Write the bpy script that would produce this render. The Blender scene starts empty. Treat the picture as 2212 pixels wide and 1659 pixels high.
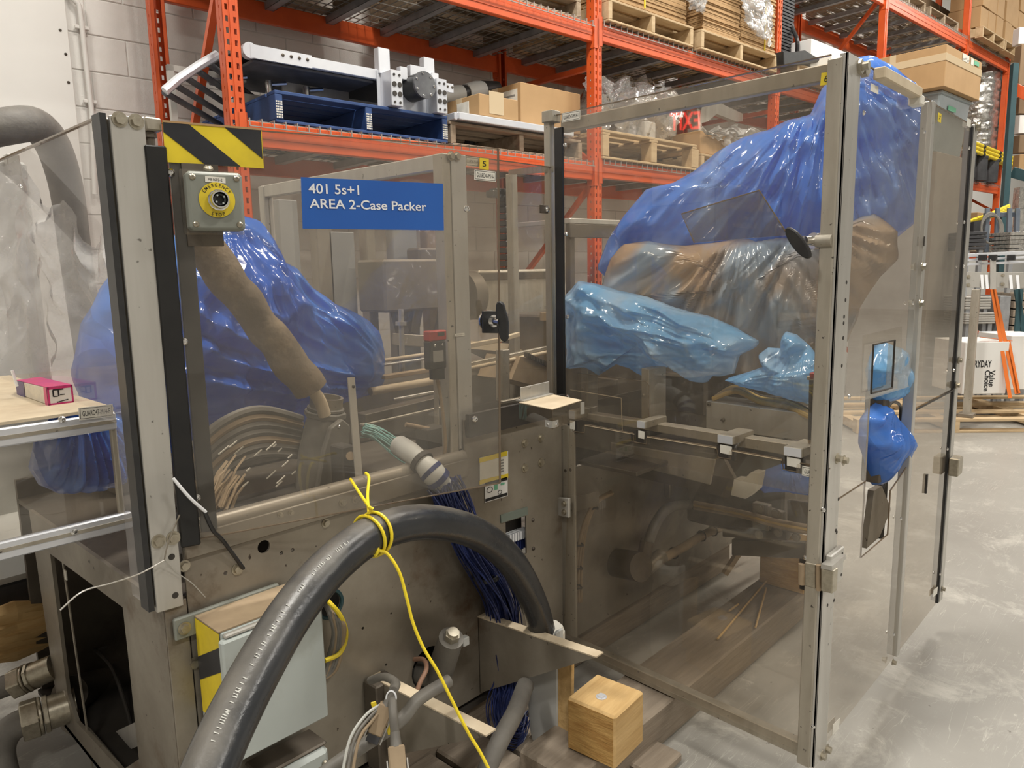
import bpy, bmesh, math, random
from mathutils import Vector, Matrix, noise
from mathutils.geometry import tessellate_polygon
random.seed(7)
PI = math.pi
SC = bpy.context.scene
COL = SC.collection
V = Vector
# ------------------------------------------------------------------ camera, world, lights, exposure
FPX = 1594.8
def cam_basis(yaw, pitch, roll):
    cy, sy, cp, sp = math.cos(yaw), math.sin(yaw), math.cos(pitch), math.sin(pitch)
    f = V((cp*cy, cp*sy, -sp)); r = V((sy, -cy, 0)); u = r.cross(f)
    cr, sr = math.cos(roll), math.sin(roll)
    return cr*r+sr*u, cr*u-sr*r, f
RT, UP, FW = cam_basis(math.radians(43.137), math.radians(8.804), math.radians(-1.0926))
CAM = V((0, 0, 1.5))
cd = bpy.data.cameras.new('camera'); cam = bpy.data.objects.new('camera', cd); COL.objects.link(cam)
cd.sensor_width = 36; cd.lens = FPX/2212*36; cd.clip_start = .02; cd.clip_end = 100
m = Matrix((RT, UP, -FW)).transposed().to_4x4(); m.translation = CAM
cam.matrix_world = m
SC.camera = cam
SC.view_settings.view_transform = 'Standard'; SC.view_settings.look = 'None'
SC.view_settings.gamma = 1; SC.view_settings.use_curve_mapping = False
SC.view_settings.exposure = 0.44
SC.cycles.use_denoising = True
SC.cycles.transparent_max_bounces = 24; SC.cycles.max_bounces = 6; SC.cycles.diffuse_bounces = 3; SC.cycles.glossy_bounces = 3; SC.cycles.use_adaptive_sampling = True; SC.cycles.adaptive_threshold = .045
SC.cycles.sample_clamp_indirect = 6
w = bpy.data.worlds.new('world'); SC.world = w; w.use_nodes = True
w.node_tree.nodes['Background'].inputs[0].default_value = (1, .98, .95, 1)
w.node_tree.nodes['Background'].inputs[1].default_value = .15
def area(name, loc, sx, sy, power, color=(1, .96, .885)):
    l = bpy.data.lights.new(name, 'AREA'); l.shape = 'RECTANGLE'; l.size = sx; l.size_y = sy
    l.energy = power*.45; l.color = color
    o = bpy.data.objects.new(name, l); COL.objects.link(o); o.location = loc
    return o
for i, (lx, ly, p) in enumerate([(-2.2, 1.8, 300), (2.3, 1.7, 380), (6.3, 1.1, 300), (10, .6, 300), (15, 0, 250),
                                 (-3, -3.2, 260), (1.8, -3.4, 300), (6.5, -3.8, 300), (11.5, -4.2, 300), (16, -5, 200)]):
    area('ceiling_lamp', (lx, ly, 6.4), 1.3, .5, p)
# ------------------------------------------------------------------ pixel rays
def ray(px, py): return (FW*FPX+RT*(px-1106)-UP*(py-829.5))/FPX
def onX(px, py, x): d = ray(px, py); return CAM+d*(x/d.x)
def onY(px, py, y): d = ray(px, py); return CAM+d*(y/d.y)
def onZ(px, py, z=0): d = ray(px, py); return CAM+d*((z-1.5)/d.z)
def onN(px, py, n, o=None):  # plane through point o with normal n
    d = ray(px, py); return CAM+d*((o-CAM).dot(n)/d.dot(n))
RA = math.radians(-5.0)
RV = V((math.cos(RA), math.sin(RA), 0)); RN = V((-math.sin(RA), math.cos(RA), 0))
RKM = Matrix.Rotation(RA, 4, 'Z')
def RK(s, n, z): return RV*s+RN*n+V((0, 0, z))
def onR(px, py, n): p = onN(px, py, RN, RN*n); return p      # on a plane parallel to the rack front
def sR(p): return V((p.dot(RV), p.dot(RN), p.z))
# ------------------------------------------------------------------ mesh building
WM = {}
class MB:
    def __init__(s, M=None): s.v = []; s.f = []; s.M = M or Matrix.Identity(4); s.uv = None
    def add(s, vs, fs):
        n = len(s.v); s.v += [s.M @ V(p) for p in vs]; s.f += [tuple(n+i for i in f) for f in fs]; return s
    def box(s, a, b, ch=0):
        x0, y0, z0 = [min(a[i], b[i]) for i in range(3)]; x1, y1, z1 = [max(a[i], b[i]) for i in range(3)]
        if ch and min(x1-x0, y1-y0, z1-z0) > 2.2*ch:
            c = ch; P = []; F = []
            # chamfered box: 24 verts
            for sx in (0, 1):
                for sy in (0, 1):
                    for sz in (0, 1):
                        X, Y, Z = (x1 if sx else x0), (y1 if sy else y0), (z1 if sz else z0)
                        dx, dy, dz = (-c if sx else c), (-c if sy else c), (-c if sz else c)
                        P += [(X, Y+dy, Z+dz), (X+dx, Y, Z+dz), (X+dx, Y+dy, Z)]
            def I(sx, sy, sz, k): return (sx*4+sy*2+sz)*3+k
            F += [(I(0,0,0,0), I(0,0,1,0), I(0,1,1,0), I(0,1,0,0)), (I(1,0,0,0), I(1,1,0,0), I(1,1,1,0), I(1,0,1,0)),
                  (I(0,0,0,1), I(1,0,0,1), I(1,0,1,1), I(0,0,1,1)), (I(0,1,0,1), I(0,1,1,1), I(1,1,1,1), I(1,1,0,1)),
                  (I(0,0,0,2), I(0,1,0,2), I(1,1,0,2), I(1,0,0,2)), (I(0,0,1,2), I(1,0,1,2), I(1,1,1,2), I(0,1,1,2))]
            for sa in (0, 1):
                for sb in (0, 1):
                    F += [(I(0,sa,sb,1), I(1,sa,sb,1), I(1,sa,sb,2), I(0,sa,sb,2)),
                          (I(sa,0,sb,0), I(sa,1,sb,0), I(sa,1,sb,2), I(sa,0,sb,2)),
                          (I(sa,sb,0,0), I(sa,sb,1,0), I(sa,sb,1,1), I(sa,sb,0,1))]
            for sx in (0, 1):
                for sy in (0, 1):
                    for sz in (0, 1): F.append((I(sx,sy,sz,0), I(sx,sy,sz,1), I(sx,sy,sz,2)))
            return s.add(P, F)
        return s.add([(x0,y0,z0),(x1,y0,z0),(x1,y1,z0),(x0,y1,z0),(x0,y0,z1),(x1,y0,z1),(x1,y1,z1),(x0,y1,z1)],
                     [(0,3,2,1),(4,5,6,7),(0,1,5,4),(1,2,6,5),(2,3,7,6),(3,0,4,7)])
    def bar(s, a, b, w, h, up=(0, 0, 1), ch=0):
        """box from a to b, w across, h along up"""
        a = V(a); b = V(b); d = b-a; L = d.length; d.normalize()
        u = V(up); x = d.cross(u); x = x.normalized() if x.length > 1e-6 else V((1, 0, 0)); u = x.cross(d)
        M = Matrix((d, x, u)).transposed().to_4x4(); M.translation = a
        t = MB(M); t.box((0, -w/2, -h/2), (L, w/2, h/2), ch)
        return s.add(t.v, t.f)
    def tube(s, pts, r, n=10, caps=True, closed=False):
        pts = [V(p) for p in pts]; N = len(pts); rs = r if isinstance(r, (list, tuple)) else [r]*N
        vs = []; fs = []; prev = None; lt = V((0, 0, 1))
        for i, p in enumerate(pts):
            t = (pts[min(i+1, N-1)]-pts[max(i-1, 0)])
            t = t.normalized() if t.length > 1e-9 else lt
            lt = t
            if prev is None:
                a = t.orthogonal().normalized()
            else:
                a = prev-t*prev.dot(t); a = a.normalized() if a.length > 1e-6 else t.orthogonal().normalized()
            prev = a; b = t.cross(a)
            for k in range(n):
                th = 2*PI*k/n; vs.append(p+(a*math.cos(th)+b*math.sin(th))*rs[i])
        for i in range(N-1):
            for k in range(n): fs.append((i*n+k, i*n+(k+1) % n, (i+1)*n+(k+1) % n, (i+1)*n+k))
        if caps: fs += [tuple(reversed(range(n))), tuple((N-1)*n+k for k in range(n))]
        return s.add(vs, fs)
    def lathe(s, o, ax, prof, n=32):
        o = V(o); ax = V(ax).normalized(); a = ax.orthogonal().normalized(); b = ax.cross(a); vs = []; fs = []
        for h, r in prof:
            for k in range(n): th = 2*PI*k/n; vs.append(o+ax*h+(a*math.cos(th)+b*math.sin(th))*r)
        for i in range(len(prof)-1):
            for k in range(n): fs.append((i*n+k, i*n+(k+1) % n, (i+1)*n+(k+1) % n, (i+1)*n+k))
        return s.add(vs, fs)
    def cyl(s, a, b, r, n=16, r2=None):
        return s.tube([a, b], [r, r if r2 is None else r2], n)
    def prism(s, poly, ext):
        """poly: list of 3d points (planar), extruded by ext"""
        n = len(poly); P = [V(p) for p in poly]; e = V(ext)
        return s.add(P+[p+e for p in P], [tuple(reversed(range(n))), tuple(range(n, 2*n))]+[(i, (i+1) % n, n+(i+1) % n, n+i) for i in range(n)])
    def holed(s, o, a, b, th, outer, holes):
        """plate in the plane o + x*a + y*b, thickness th along a×b; outer / holes lists of 2d points"""
        a = V(a).normalized(); b = V(b).normalized(); nn = a.cross(b); o = V(o)
        loops = [outer]+holes
        P3 = [[V((x, y, 0)) for x, y in lp] for lp in loops]
        tris = tessellate_polygon(P3)
        flat = [p for lp in loops for p in lp]
        W = [o+a*x+b*y for x, y in flat]; n = len(W)
        fs = []
        for t in tris:
            fs.append(tuple(t)); fs.append(tuple(n+i for i in reversed(t)))
        base = 0
        for lp in loops:
            k = len(lp)
            for i in range(k): fs.append((base+i, base+(i+1) % k, n+base+(i+1) % k, n+base+i))
            base += k
        return s.add(W+[p+nn*th for p in W], fs)
    def bolt(s, p, nrm, r=.009, h=.007):
        p = V(p); nrm = V(nrm).normalized()
        s.cyl(p, p+nrm*.002, r*1.45, 14); s.cyl(p+nrm*.002, p+nrm*(.002+h), r, 6); return s
    def button(s, p, nrm, r=.007):
        p = V(p); nrm = V(nrm).normalized()
        s.tube([p, p+nrm*r*.4, p+nrm*r*.75, p+nrm*r*.8], [r, r*.9, r*.55, r*.3], 14, caps=False)
        s.cyl(p+nrm*r*.35, p+nrm*r*.5, r*.42, 6)
        return s
MATS = {}
def build(name, mb, mat, parent=None, smooth=False, label=None, cat=None, group=None, kind=None, loc=None, bevel=0, auto=None):
    me = bpy.data.meshes.new(name); o = bpy.data.objects.new(name, me); COL.objects.link(o)
    vs = mb.v
    if parent is not None:
        M = WM[parent.name].inverted(); vs = [M @ p for p in vs]; o.parent = parent; WM[o.name] = WM[parent.name]
    else:
        if loc is None:
            xs = [p.x for p in vs]; ys = [p.y for p in vs]; zs = [p.z for p in vs]
            loc = V(((min(xs)+max(xs))/2, (min(ys)+max(ys))/2, min(zs)))
        loc = V(loc); vs = [p-loc for p in vs]; o.location = loc; WM[o.name] = Matrix.Translation(loc)
    me.from_pydata([tuple(p) for p in vs], [], mb.f)
    me.validate()
    bm = bmesh.new(); bm.from_mesh(me)
    bmesh.ops.recalc_face_normals(bm, faces=bm.faces)
    if bevel:
        es = [e for e in bm.edges if len(e.link_faces) == 2 and e.calc_face_angle(0) > .6]
        if es: bmesh.ops.bevel(bm, geom=es, offset=bevel, segments=1, affect='EDGES', clamp_overlap=True)
    bm.to_mesh(me); bm.free()
    if smooth:
        me.shade_smooth()
        if auto is None: auto = 40
        try: me.set_sharp_from_angle(angle=math.radians(auto))
        except Exception: pass
    if mat: me.materials.append(MATS[mat] if isinstance(mat, str) else mat)
    if label: o['label'] = label
    if cat: o['category'] = cat
    if group: o['group'] = group
    if kind: o['kind'] = kind
    return o
def thing(name, label, cat, loc=(0, 0, 0), rz=0, group=None, kind=None):
    o = bpy.data.objects.new(name, None); COL.objects.link(o); o.location = loc; o.rotation_euler = (0, 0, rz)
    o.empty_display_size = .1
    WM[o.name] = Matrix.Translation(V(loc)) @ Matrix.Rotation(rz, 4, 'Z')
    if kind: o['kind'] = kind
    else: o['label'] = label; o['category'] = cat
    if group: o['group'] = group
    return o
def dup(root, loc, rz, label=None, group=None, depth=0):
    r = root.copy(); COL.objects.link(r); r.location = loc; r.rotation_euler = (0, 0, rz)
    if label: r['label'] = label
    if group: r['group'] = group
    def rec(src, dst):
        for ch in list(src.children):
            c = ch.copy(); COL.objects.link(c); c.parent = dst; rec(ch, c)
    rec(root, r)
    return r
def text(s, h, o, a, b, mat, parent, width=None, name='lettering', bold=0, ex=.0004, align='LEFT', font_sx=1.0):
    """flat lettering: origin o, reading direction a, up direction b, letter height h"""
    cu = bpy.data.curves.new('t', 'FONT'); cu.body = s; cu.size = 1; cu.offset = bold; cu.extrude = 0; cu.align_x = align
    cu.resolution_u = 3
    t = bpy.data.objects.new('t', cu); COL.objects.link(t)
    dg = bpy.context.evaluated_depsgraph_get(); me = t.evaluated_get(dg).to_mesh()
    vs = [v.co.copy() for v in me.vertices]; fs = [tuple(p.vertices) for p in me.polygons]
    t.evaluated_get(dg).to_mesh_clear(); bpy.data.objects.remove(t); bpy.data.curves.remove(cu)
    if not vs: return None
    sy = h/.7; xs = [v.x for v in vs]
    sx = sy*font_sx if width is None else width/max(1e-6, (max(xs)-min(xs)))
    x0 = min(xs) if align == 'LEFT' else 0
    a = V(a).normalized(); b = V(b).normalized(); n = a.cross(b); o = V(o)
    mb = MB(); mb.add([o+a*((v.x-x0)*sx)+b*(v.y*sy)+n*ex for v in vs], fs)
    return build(name, mb, mat, parent)
def arc_pts(c, r, a0, a1, n, A, B):
    c = V(c); return [c+A*(r*math.cos(a0+(a1-a0)*i/n))+B*(r*math.sin(a0+(a1-a0)*i/n)) for i in range(n+1)]
def smooth_path(pts, k=6):
    pts = [V(p) for p in pts]; out = []
    for i in range(len(pts)-1):
        p0 = pts[max(i-1, 0)]; p1 = pts[i]; p2 = pts[i+1]; p3 = pts[min(i+2, len(pts)-1)]
        for j in range(k):
            t = j/k; out.append(.5*((2*p1)+(-p0+p2)*t+(2*p0-5*p1+4*p2-p3)*t*t+(-p0+3*p1-3*p2+p3)*t*t*t))
    out.append(pts[-1]); return out
# ------------------------------------------------------------------ materials
def mat(name, c1, c2=None, rough=.5, metal=0, scale=6, detail=4, bump=0, bscale=None, stretch=None, rvar=0, spec=.5,
        alpha=None, coat=0, trans=0, fac=(.35, .65), speck=None, transl=0, c3=None, s3=1.2, f3=(.45, .6)):
    m = bpy.data.materials.new(name); m.use_nodes = True; nt = m.node_tree; N = nt.nodes; L = nt.links
    b = N['Principled BSDF']; b.inputs['Roughness'].default_value = rough; b.inputs['Metallic'].default_value = metal
    b.inputs['Base Color'].default_value = (*c1, 1); b.inputs['Specular IOR Level'].default_value = spec
    if coat: b.inputs['Coat Weight'].default_value = coat; b.inputs['Coat Roughness'].default_value = .12
    tc = N.new('ShaderNodeTexCoord'); mp = N.new('ShaderNodeMapping'); L.new(tc.outputs['Object'], mp.inputs[0])
    if stretch: mp.inputs['Scale'].default_value = stretch
    col = None
    if c2 is not None:
        n = N.new('ShaderNodeTexNoise'); n.inputs['Scale'].default_value = scale; n.inputs['Detail'].default_value = detail
        n.inputs['Roughness'].default_value = .62
        L.new(mp.outputs[0], n.inputs['Vector'])
        r = N.new('ShaderNodeValToRGB'); r.color_ramp.elements[0].position = fac[0]; r.color_ramp.elements[1].position = fac[1]
        r.color_ramp.elements[0].color = (*c1, 1); r.color_ramp.elements[1].color = (*c2, 1)
        L.new(n.outputs[0], r.inputs[0]); col = r.outputs[0]
        if rvar:
            mr = N.new('ShaderNodeMapRange'); mr.inputs[3].default_value = max(.03, rough-rvar); mr.inputs[4].default_value = rough+rvar
            L.new(n.outputs[0], mr.inputs[0]); L.new(mr.outputs[0], b.inputs['Roughness'])
    if c3 is not None:
        n3 = N.new('ShaderNodeTexNoise'); n3.inputs['Scale'].default_value = s3; n3.inputs['Detail'].default_value = 6
        n3.inputs['Roughness'].default_value = .7
        L.new(tc.outputs['Object'], n3.inputs['Vector'])
        r3 = N.new('ShaderNodeMapRange'); r3.inputs[1].default_value = f3[0]; r3.inputs[2].default_value = f3[1]
        L.new(n3.outputs[0], r3.inputs[0])
        mx = N.new('ShaderNodeMix'); mx.data_type = 'RGBA'; L.new(r3.outputs[0], mx.inputs[0])
        if col is not None: L.new(col, mx.inputs[6])
        else: mx.inputs[6].default_value = (*c1, 1)
        mx.inputs[7].default_value = (*c3, 1); col = mx.outputs[2]
        if metal:
            inv = N.new('ShaderNodeMapRange'); inv.inputs[3].default_value = metal; inv.inputs[4].default_value = metal*.25
            L.new(r3.outputs[0], inv.inputs[0]); L.new(inv.outputs[0], b.inputs['Metallic'])
    if speck is not None:
        n4 = N.new('ShaderNodeTexNoise'); n4.inputs['Scale'].default_value = speck[1]; n4.inputs['Detail'].default_value = 2
        L.new(tc.outputs['Object'], n4.inputs['Vector'])
        r4 = N.new('ShaderNodeMapRange'); r4.inputs[1].default_value = speck[2]; r4.inputs[2].default_value = speck[2]+.05
        L.new(n4.outputs[0], r4.inputs[0])
        mx = N.new('ShaderNodeMix'); mx.data_type = 'RGBA'; L.new(r4.outputs[0], mx.inputs[0])
        if col is not None: L.new(col, mx.inputs[6])
        else: mx.inputs[6].default_value = (*c1, 1)
        mx.inputs[7].default_value = (*speck[0], 1); col = mx.outputs[2]
    if col is not None: L.new(col, b.inputs['Base Color'])
    if bump:
        n2 = N.new('ShaderNodeTexNoise'); n2.inputs['Scale'].default_value = bscale or scale*3; n2.inputs['Detail'].default_value = 5
        L.new(mp.outputs[0], n2.inputs['Vector'])
        bp = N.new('ShaderNodeBump'); bp.inputs['Strength'].default_value = bump; bp.inputs['Distance'].default_value = .01
        L.new(n2.outputs[0], bp.inputs['Height']); L.new(bp.outputs[0], b.inputs['Normal'])
    MATS[name] = m
    return m
def clear(name, tint, film=(.75, .7, .62), fw=.06, rough=.02, dust=.05, gloss=1.0, scale=3, creased=0):
    """thin clear sheet: tinted transparency, fresnel reflection and a little dust"""
    m = bpy.data.materials.new(name); m.use_nodes = True; nt = m.node_tree; N = nt.nodes; L = nt.links
    N.remove(N['Principled BSDF']); out = N['Material Output']
    t = N.new('ShaderNodeBsdfTransparent'); t.inputs[0].default_value = (*tint, 1)
    g = N.new('ShaderNodeBsdfGlossy'); g.inputs['Roughness'].default_value = rough; g.inputs[0].default_value = (1, 1, 1, 1)
    d = N.new('ShaderNodeBsdfDiffuse'); d.inputs[0].default_value = (*film, 1)
    fr = N.new('ShaderNodeFresnel'); fr.inputs[0].default_value = 1.5
    mg = N.new('ShaderNodeMath'); mg.operation = 'MULTIPLY'; mg.inputs[1].default_value = gloss
    ge = N.new('ShaderNodeNewGeometry'); ib = N.new('ShaderNodeMath'); ib.operation = 'SUBTRACT'; ib.inputs[0].default_value = 1; L.new(ge.outputs['Backfacing'], ib.inputs[1])
    fb = N.new('ShaderNodeMath'); fb.operation = 'MULTIPLY'; L.new(fr.outputs[0], fb.inputs[0]); L.new(ib.outputs[0], fb.inputs[1]); L.new(fb.outputs[0], mg.inputs[0])
    m1 = N.new('ShaderNodeMixShader'); m2 = N.new('ShaderNodeMixShader')
    tc = N.new('ShaderNodeTexCoord'); n = N.new('ShaderNodeTexNoise'); n.inputs['Scale'].default_value = scale; n.inputs['Detail'].default_value = 4
    n.inputs['Roughness'].default_value = .7
    L.new(tc.outputs['Object'], n.inputs['Vector'])
    mr = N.new('ShaderNodeMapRange'); mr.inputs[1].default_value = .35; mr.inputs[2].default_value = .8
    mr.inputs[3].default_value = fw; mr.inputs[4].default_value = fw+dust
    L.new(n.outputs[0], mr.inputs[0]); L.new(mr.outputs[0], m1.inputs[0])
    L.new(t.outputs[0], m1.inputs[1]); L.new(d.outputs[0], m1.inputs[2])
    L.new(mg.outputs[0], m2.inputs[0]); L.new(m1.outputs[0], m2.inputs[1]); L.new(g.outputs[0], m2.inputs[2])
    L.new(m2.outputs[0], out.inputs[0])
    if creased:
        b2 = N.new('ShaderNodeTexNoise'); b2.inputs['Scale'].default_value = creased; b2.inputs['Detail'].default_value = 3
        L.new(tc.outputs['Object'], b2.inputs['Vector'])
        bp = N.new('ShaderNodeBump'); bp.inputs['Strength'].default_value = 1; bp.inputs['Distance'].default_value = .03
        L.new(b2.outputs[0], bp.inputs['Height']); L.new(bp.outputs[0], g.inputs['Normal']); L.new(bp.outputs[0], fr.inputs['Normal'])
    MATS[name] = m
def plastic(name, c1, c2, see=.1, rough=.2, cs=2.5, transl=.35, fac=(.42, .6), crease=9):
    """crumpled polythene sheet"""
    m = bpy.data.materials.new(name); m.use_nodes = True; nt = m.node_tree; N = nt.nodes; L = nt.links
    b = N['Principled BSDF']; out = N['Material Output']; b.inputs['Roughness'].default_value = rough; b.inputs['Specular IOR Level'].default_value = .8
    tc = N.new('ShaderNodeTexCoord'); n = N.new('ShaderNodeTexNoise'); n.inputs['Scale'].default_value = cs; n.inputs['Detail'].default_value = 3
    n.inputs['Distortion'].default_value = .6
    L.new(tc.outputs['Object'], n.inputs['Vector'])
    r = N.new('ShaderNodeValToRGB'); r.color_ramp.elements[0].position = fac[0]; r.color_ramp.elements[1].position = fac[1]
    r.color_ramp.elements[0].color = (*c1, 1); r.color_ramp.elements[1].color = (*c2, 1)
    L.new(n.outputs[0], r.inputs[0]); L.new(r.outputs[0], b.inputs['Base Color'])
    wn = N.new('ShaderNodeTexNoise'); wn.inputs['Scale'].default_value = crease*.5; L.new(tc.outputs['Object'], wn.inputs['Vector'])
    ad = N.new('ShaderNodeMix'); ad.data_type = 'RGBA'; ad.blend_type = 'ADD'; ad.inputs[0].default_value = .25
    L.new(tc.outputs['Object'], ad.inputs[6]); L.new(wn.outputs[1], ad.inputs[7])
    hs = []
    for sc_, w_ in ((crease*.55, 1.0), (crease*1.5, .35)):
        vo = N.new('ShaderNodeTexVoronoi'); vo.inputs['Scale'].default_value = sc_; vo.feature = 'DISTANCE_TO_EDGE'
        L.new(ad.outputs[2], vo.inputs['Vector'])
        mm = N.new('ShaderNodeMath'); mm.operation = 'MULTIPLY'; mm.inputs[1].default_value = -w_/sc_*6; L.new(vo.outputs[0], mm.inputs[0]); hs.append(mm)
    ad2 = N.new('ShaderNodeMath'); ad2.operation = 'ADD'; L.new(hs[0].outputs[0], ad2.inputs[0]); L.new(hs[1].outputs[0], ad2.inputs[1])
    bp = N.new('ShaderNodeBump'); bp.inputs['Strength'].default_value = .5; bp.inputs['Distance'].default_value = .05
    L.new(ad2.outputs[0], bp.inputs['Height']); L.new(bp.outputs[0], b.inputs['Normal'])
    tr = N.new('ShaderNodeBsdfTranslucent'); L.new(r.outputs[0], tr.inputs[0])
    ms = N.new('ShaderNodeMixShader'); ms.inputs[0].default_value = transl
    L.new(b.outputs[0], ms.inputs[1]); L.new(tr.outputs[0], ms.inputs[2]); last = ms
    if see:
        tp = N.new('ShaderNodeBsdfTransparent'); tp.inputs[0].default_value = (*[.4+.6*x for x in c1], 1)
        m2 = N.new('ShaderNodeMixShader'); m2.inputs[0].default_value = see
        L.new(ms.outputs[0], m2.inputs[1]); L.new(tp.outputs[0], m2.inputs[2]); last = m2
    L.new(last.outputs[0], out.inputs[0])
    MATS[name] = m
def emit(name, c, s):
    m = bpy.data.materials.new(name); m.use_nodes = True; b = m.node_tree.nodes['Principled BSDF']
    b.inputs['Base Color'].default_value = (*c, 1); b.inputs['Emission Color'].default_value = (*c, 1); b.inputs['Emission Strength'].default_value = s
    MATS[name] = m
def concrete():
    m = bpy.data.materials.new('concrete'); m.use_nodes = True; nt = m.node_tree; N = nt.nodes; L = nt.links; b = N['Principled BSDF']
    tc = N.new('ShaderNodeTexCoord')
    def nz(sc, det, rg, dist=0, st=None, rot=0):
        mp = N.new('ShaderNodeMapping'); L.new(tc.outputs['Object'], mp.inputs[0])
        if st: mp.inputs['Scale'].default_value = st
        mp.inputs['Rotation'].default_value = (0, 0, rot)
        n = N.new('ShaderNodeTexNoise'); n.inputs['Scale'].default_value = sc; n.inputs['Detail'].default_value = det; n.inputs['Roughness'].default_value = rg; n.inputs['Distortion'].default_value = dist
        L.new(mp.outputs[0], n.inputs['Vector']); return n.outputs[0]
    def rng(o, a_, b_): r = N.new('ShaderNodeMapRange'); r.inputs[1].default_value = a_; r.inputs[2].default_value = b_; L.new(o, r.inputs[0]); return r.outputs[0]
    def mixc(f, c1, c2):
        x = N.new('ShaderNodeMix'); x.data_type = 'RGBA'; L.new(f, x.inputs[0])
        for c, i in ((c1, 6), (c2, 7)):
            if isinstance(c, tuple): x.inputs[i].default_value = (*c, 1)
            else: L.new(c, x.inputs[i])
        return x.outputs[2]
    c = mixc(rng(nz(.7, 8, .65), .3, .7), (.255, .24, .215), (.35, .335, .30))
    c = mixc(rng(nz(2.6, 12, .78, .4), .52, .64), c, (.44, .42, .375))
    c = mixc(rng(nz(9, 10, .8, 1.2), .60, .68), c, (.52, .50, .45))
    for st, rot, w in (((1, 14, 1), .5, .010), ((1, 20, 1), -.3, .008), ((1, 11, 1), 1.4, .010), ((1, 16, 1), 2.2, .008)):
        n = nz(1.3, 3, .5, .3, st, rot)
        sb = N.new('ShaderNodeMath'); sb.operation = 'SUBTRACT'; sb.inputs[1].default_value = .5; L.new(n, sb.inputs[0])
        ab = N.new('ShaderNodeMath'); ab.operation = 'ABSOLUTE'; L.new(sb.outputs[0], ab.inputs[0])
        r = N.new('ShaderNodeMapRange'); r.inputs[1].default_value = 0; r.inputs[2].default_value = w*.5; r.inputs[3].default_value = .55; r.inputs[4].default_value = 0; L.new(ab.outputs[0], r.inputs[0])
        br = N.new('ShaderNodeMath'); br.operation = 'MULTIPLY'; L.new(r.outputs[0], br.inputs[0]); L.new(rng(nz(2.2+rot, 4, .6), .5, .62), br.inputs[1])
        c = mixc(br.outputs[0], c, (.58, .56, .50))
    c = mixc(rng(nz(22, 4, .6), .70, .74), c, (.14, .125, .105))
    L.new(c, b.inputs['Base Color'])
    r = N.new('ShaderNodeMapRange'); r.inputs[3].default_value = .28; r.inputs[4].default_value = .55; L.new(nz(3, 6, .7), r.inputs[0]); L.new(r.outputs[0], b.inputs['Roughness'])
    MATS['concrete'] = m
concrete()
mat('block_paint', (.80, .775, .73), (.85, .825, .785), rough=.55, scale=8, bump=.18, bscale=120)
mat('mortar', (.76, .74, .70), None, rough=.8)
mat('smooth_wall', (.85, .83, .79), (.88, .86, .82), rough=.6, scale=2)
mat('far_wall', (.55, .54, .52), (.62, .61, .58), rough=.7, scale=1)
mat('ceiling', (.5, .5, .5), None, rough=.8)
mat('orange_paint', (.72, .115, .025), (.62, .09, .02), rough=.38, scale=5, c3=(.40, .10, .04), s3=14, f3=(.66, .74), spec=.5)
mat('teal_paint', (.018, .055, .065), (.026, .07, .08), rough=.4, scale=5)
mat('galv', (.33, .34, .36), (.45, .46, .48), rough=.42, metal=.6, scale=12)
mat('wire', (.36, .34, .31), None, rough=.45, metal=.5)
mat('alu', (.56, .54, .50), (.48, .46, .42), rough=.34, metal=.45, scale=3, detail=4, stretch=(6, 6, .6), rvar=.08, speck=((.2, .19, .17), 60, .72))
mat('alu_dirty', (.46, .42, .35), (.33, .295, .235), rough=.4, metal=.3, scale=4, detail=4, stretch=(3, 3, .7), rvar=.1, speck=((.08, .07, .06), 70, .70))
mat('alu_bright', (.80, .81, .84), (.66, .68, .73), rough=.30, metal=.4, scale=3, detail=5, rvar=.08)
mat('steel', (.33, .295, .24), (.20, .172, .135), rough=.40, metal=.32, scale=3.2, detail=6, rvar=.12, fac=(.32, .66), c3=(.11, .07, .04), s3=3.4, f3=(.58, .72), speck=((.05, .035, .025), 45, .73))
mat('steel_dark', (.12, .10, .08), (.17, .145, .115), rough=.5, metal=.5, scale=5, detail=4, rvar=.1, c3=(.06, .045, .035), s3=4, f3=(.5, .7))
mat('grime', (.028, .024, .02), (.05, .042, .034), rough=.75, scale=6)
mat('rust_tan', (.40, .30, .19), (.30, .22, .14), rough=.7, scale=7, detail=4)
mat('sleeve_brown', (.20, .15, .10), (.13, .10, .07), rough=.8, scale=5, detail=5, c3=(.34, .26, .17), s3=7, f3=(.5, .7), bump=.3, bscale=60)
mat('dust_tan', (.64, .54, .39), (.52, .42, .29), rough=.8, scale=9, detail=6)
mat('bolt_zinc', (.50, .46, .37), (.38, .34, .27), rough=.34, metal=.8, scale=60)
mat('chrome', (.78, .77, .75), None, rough=.16, metal=1)
mat('black_metal', (.02, .02, .021), (.03, .029, .028), rough=.38, scale=8, metal=.3)
mat('black_plastic', (.018, .018, .02), (.03, .03, .03), rough=.4, scale=20)
mat('hose_rubber', (.020, .022, .025), (.034, .035, .037), rough=.24, scale=5, detail=4, rvar=.08, bump=.07, bscale=120)
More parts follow.
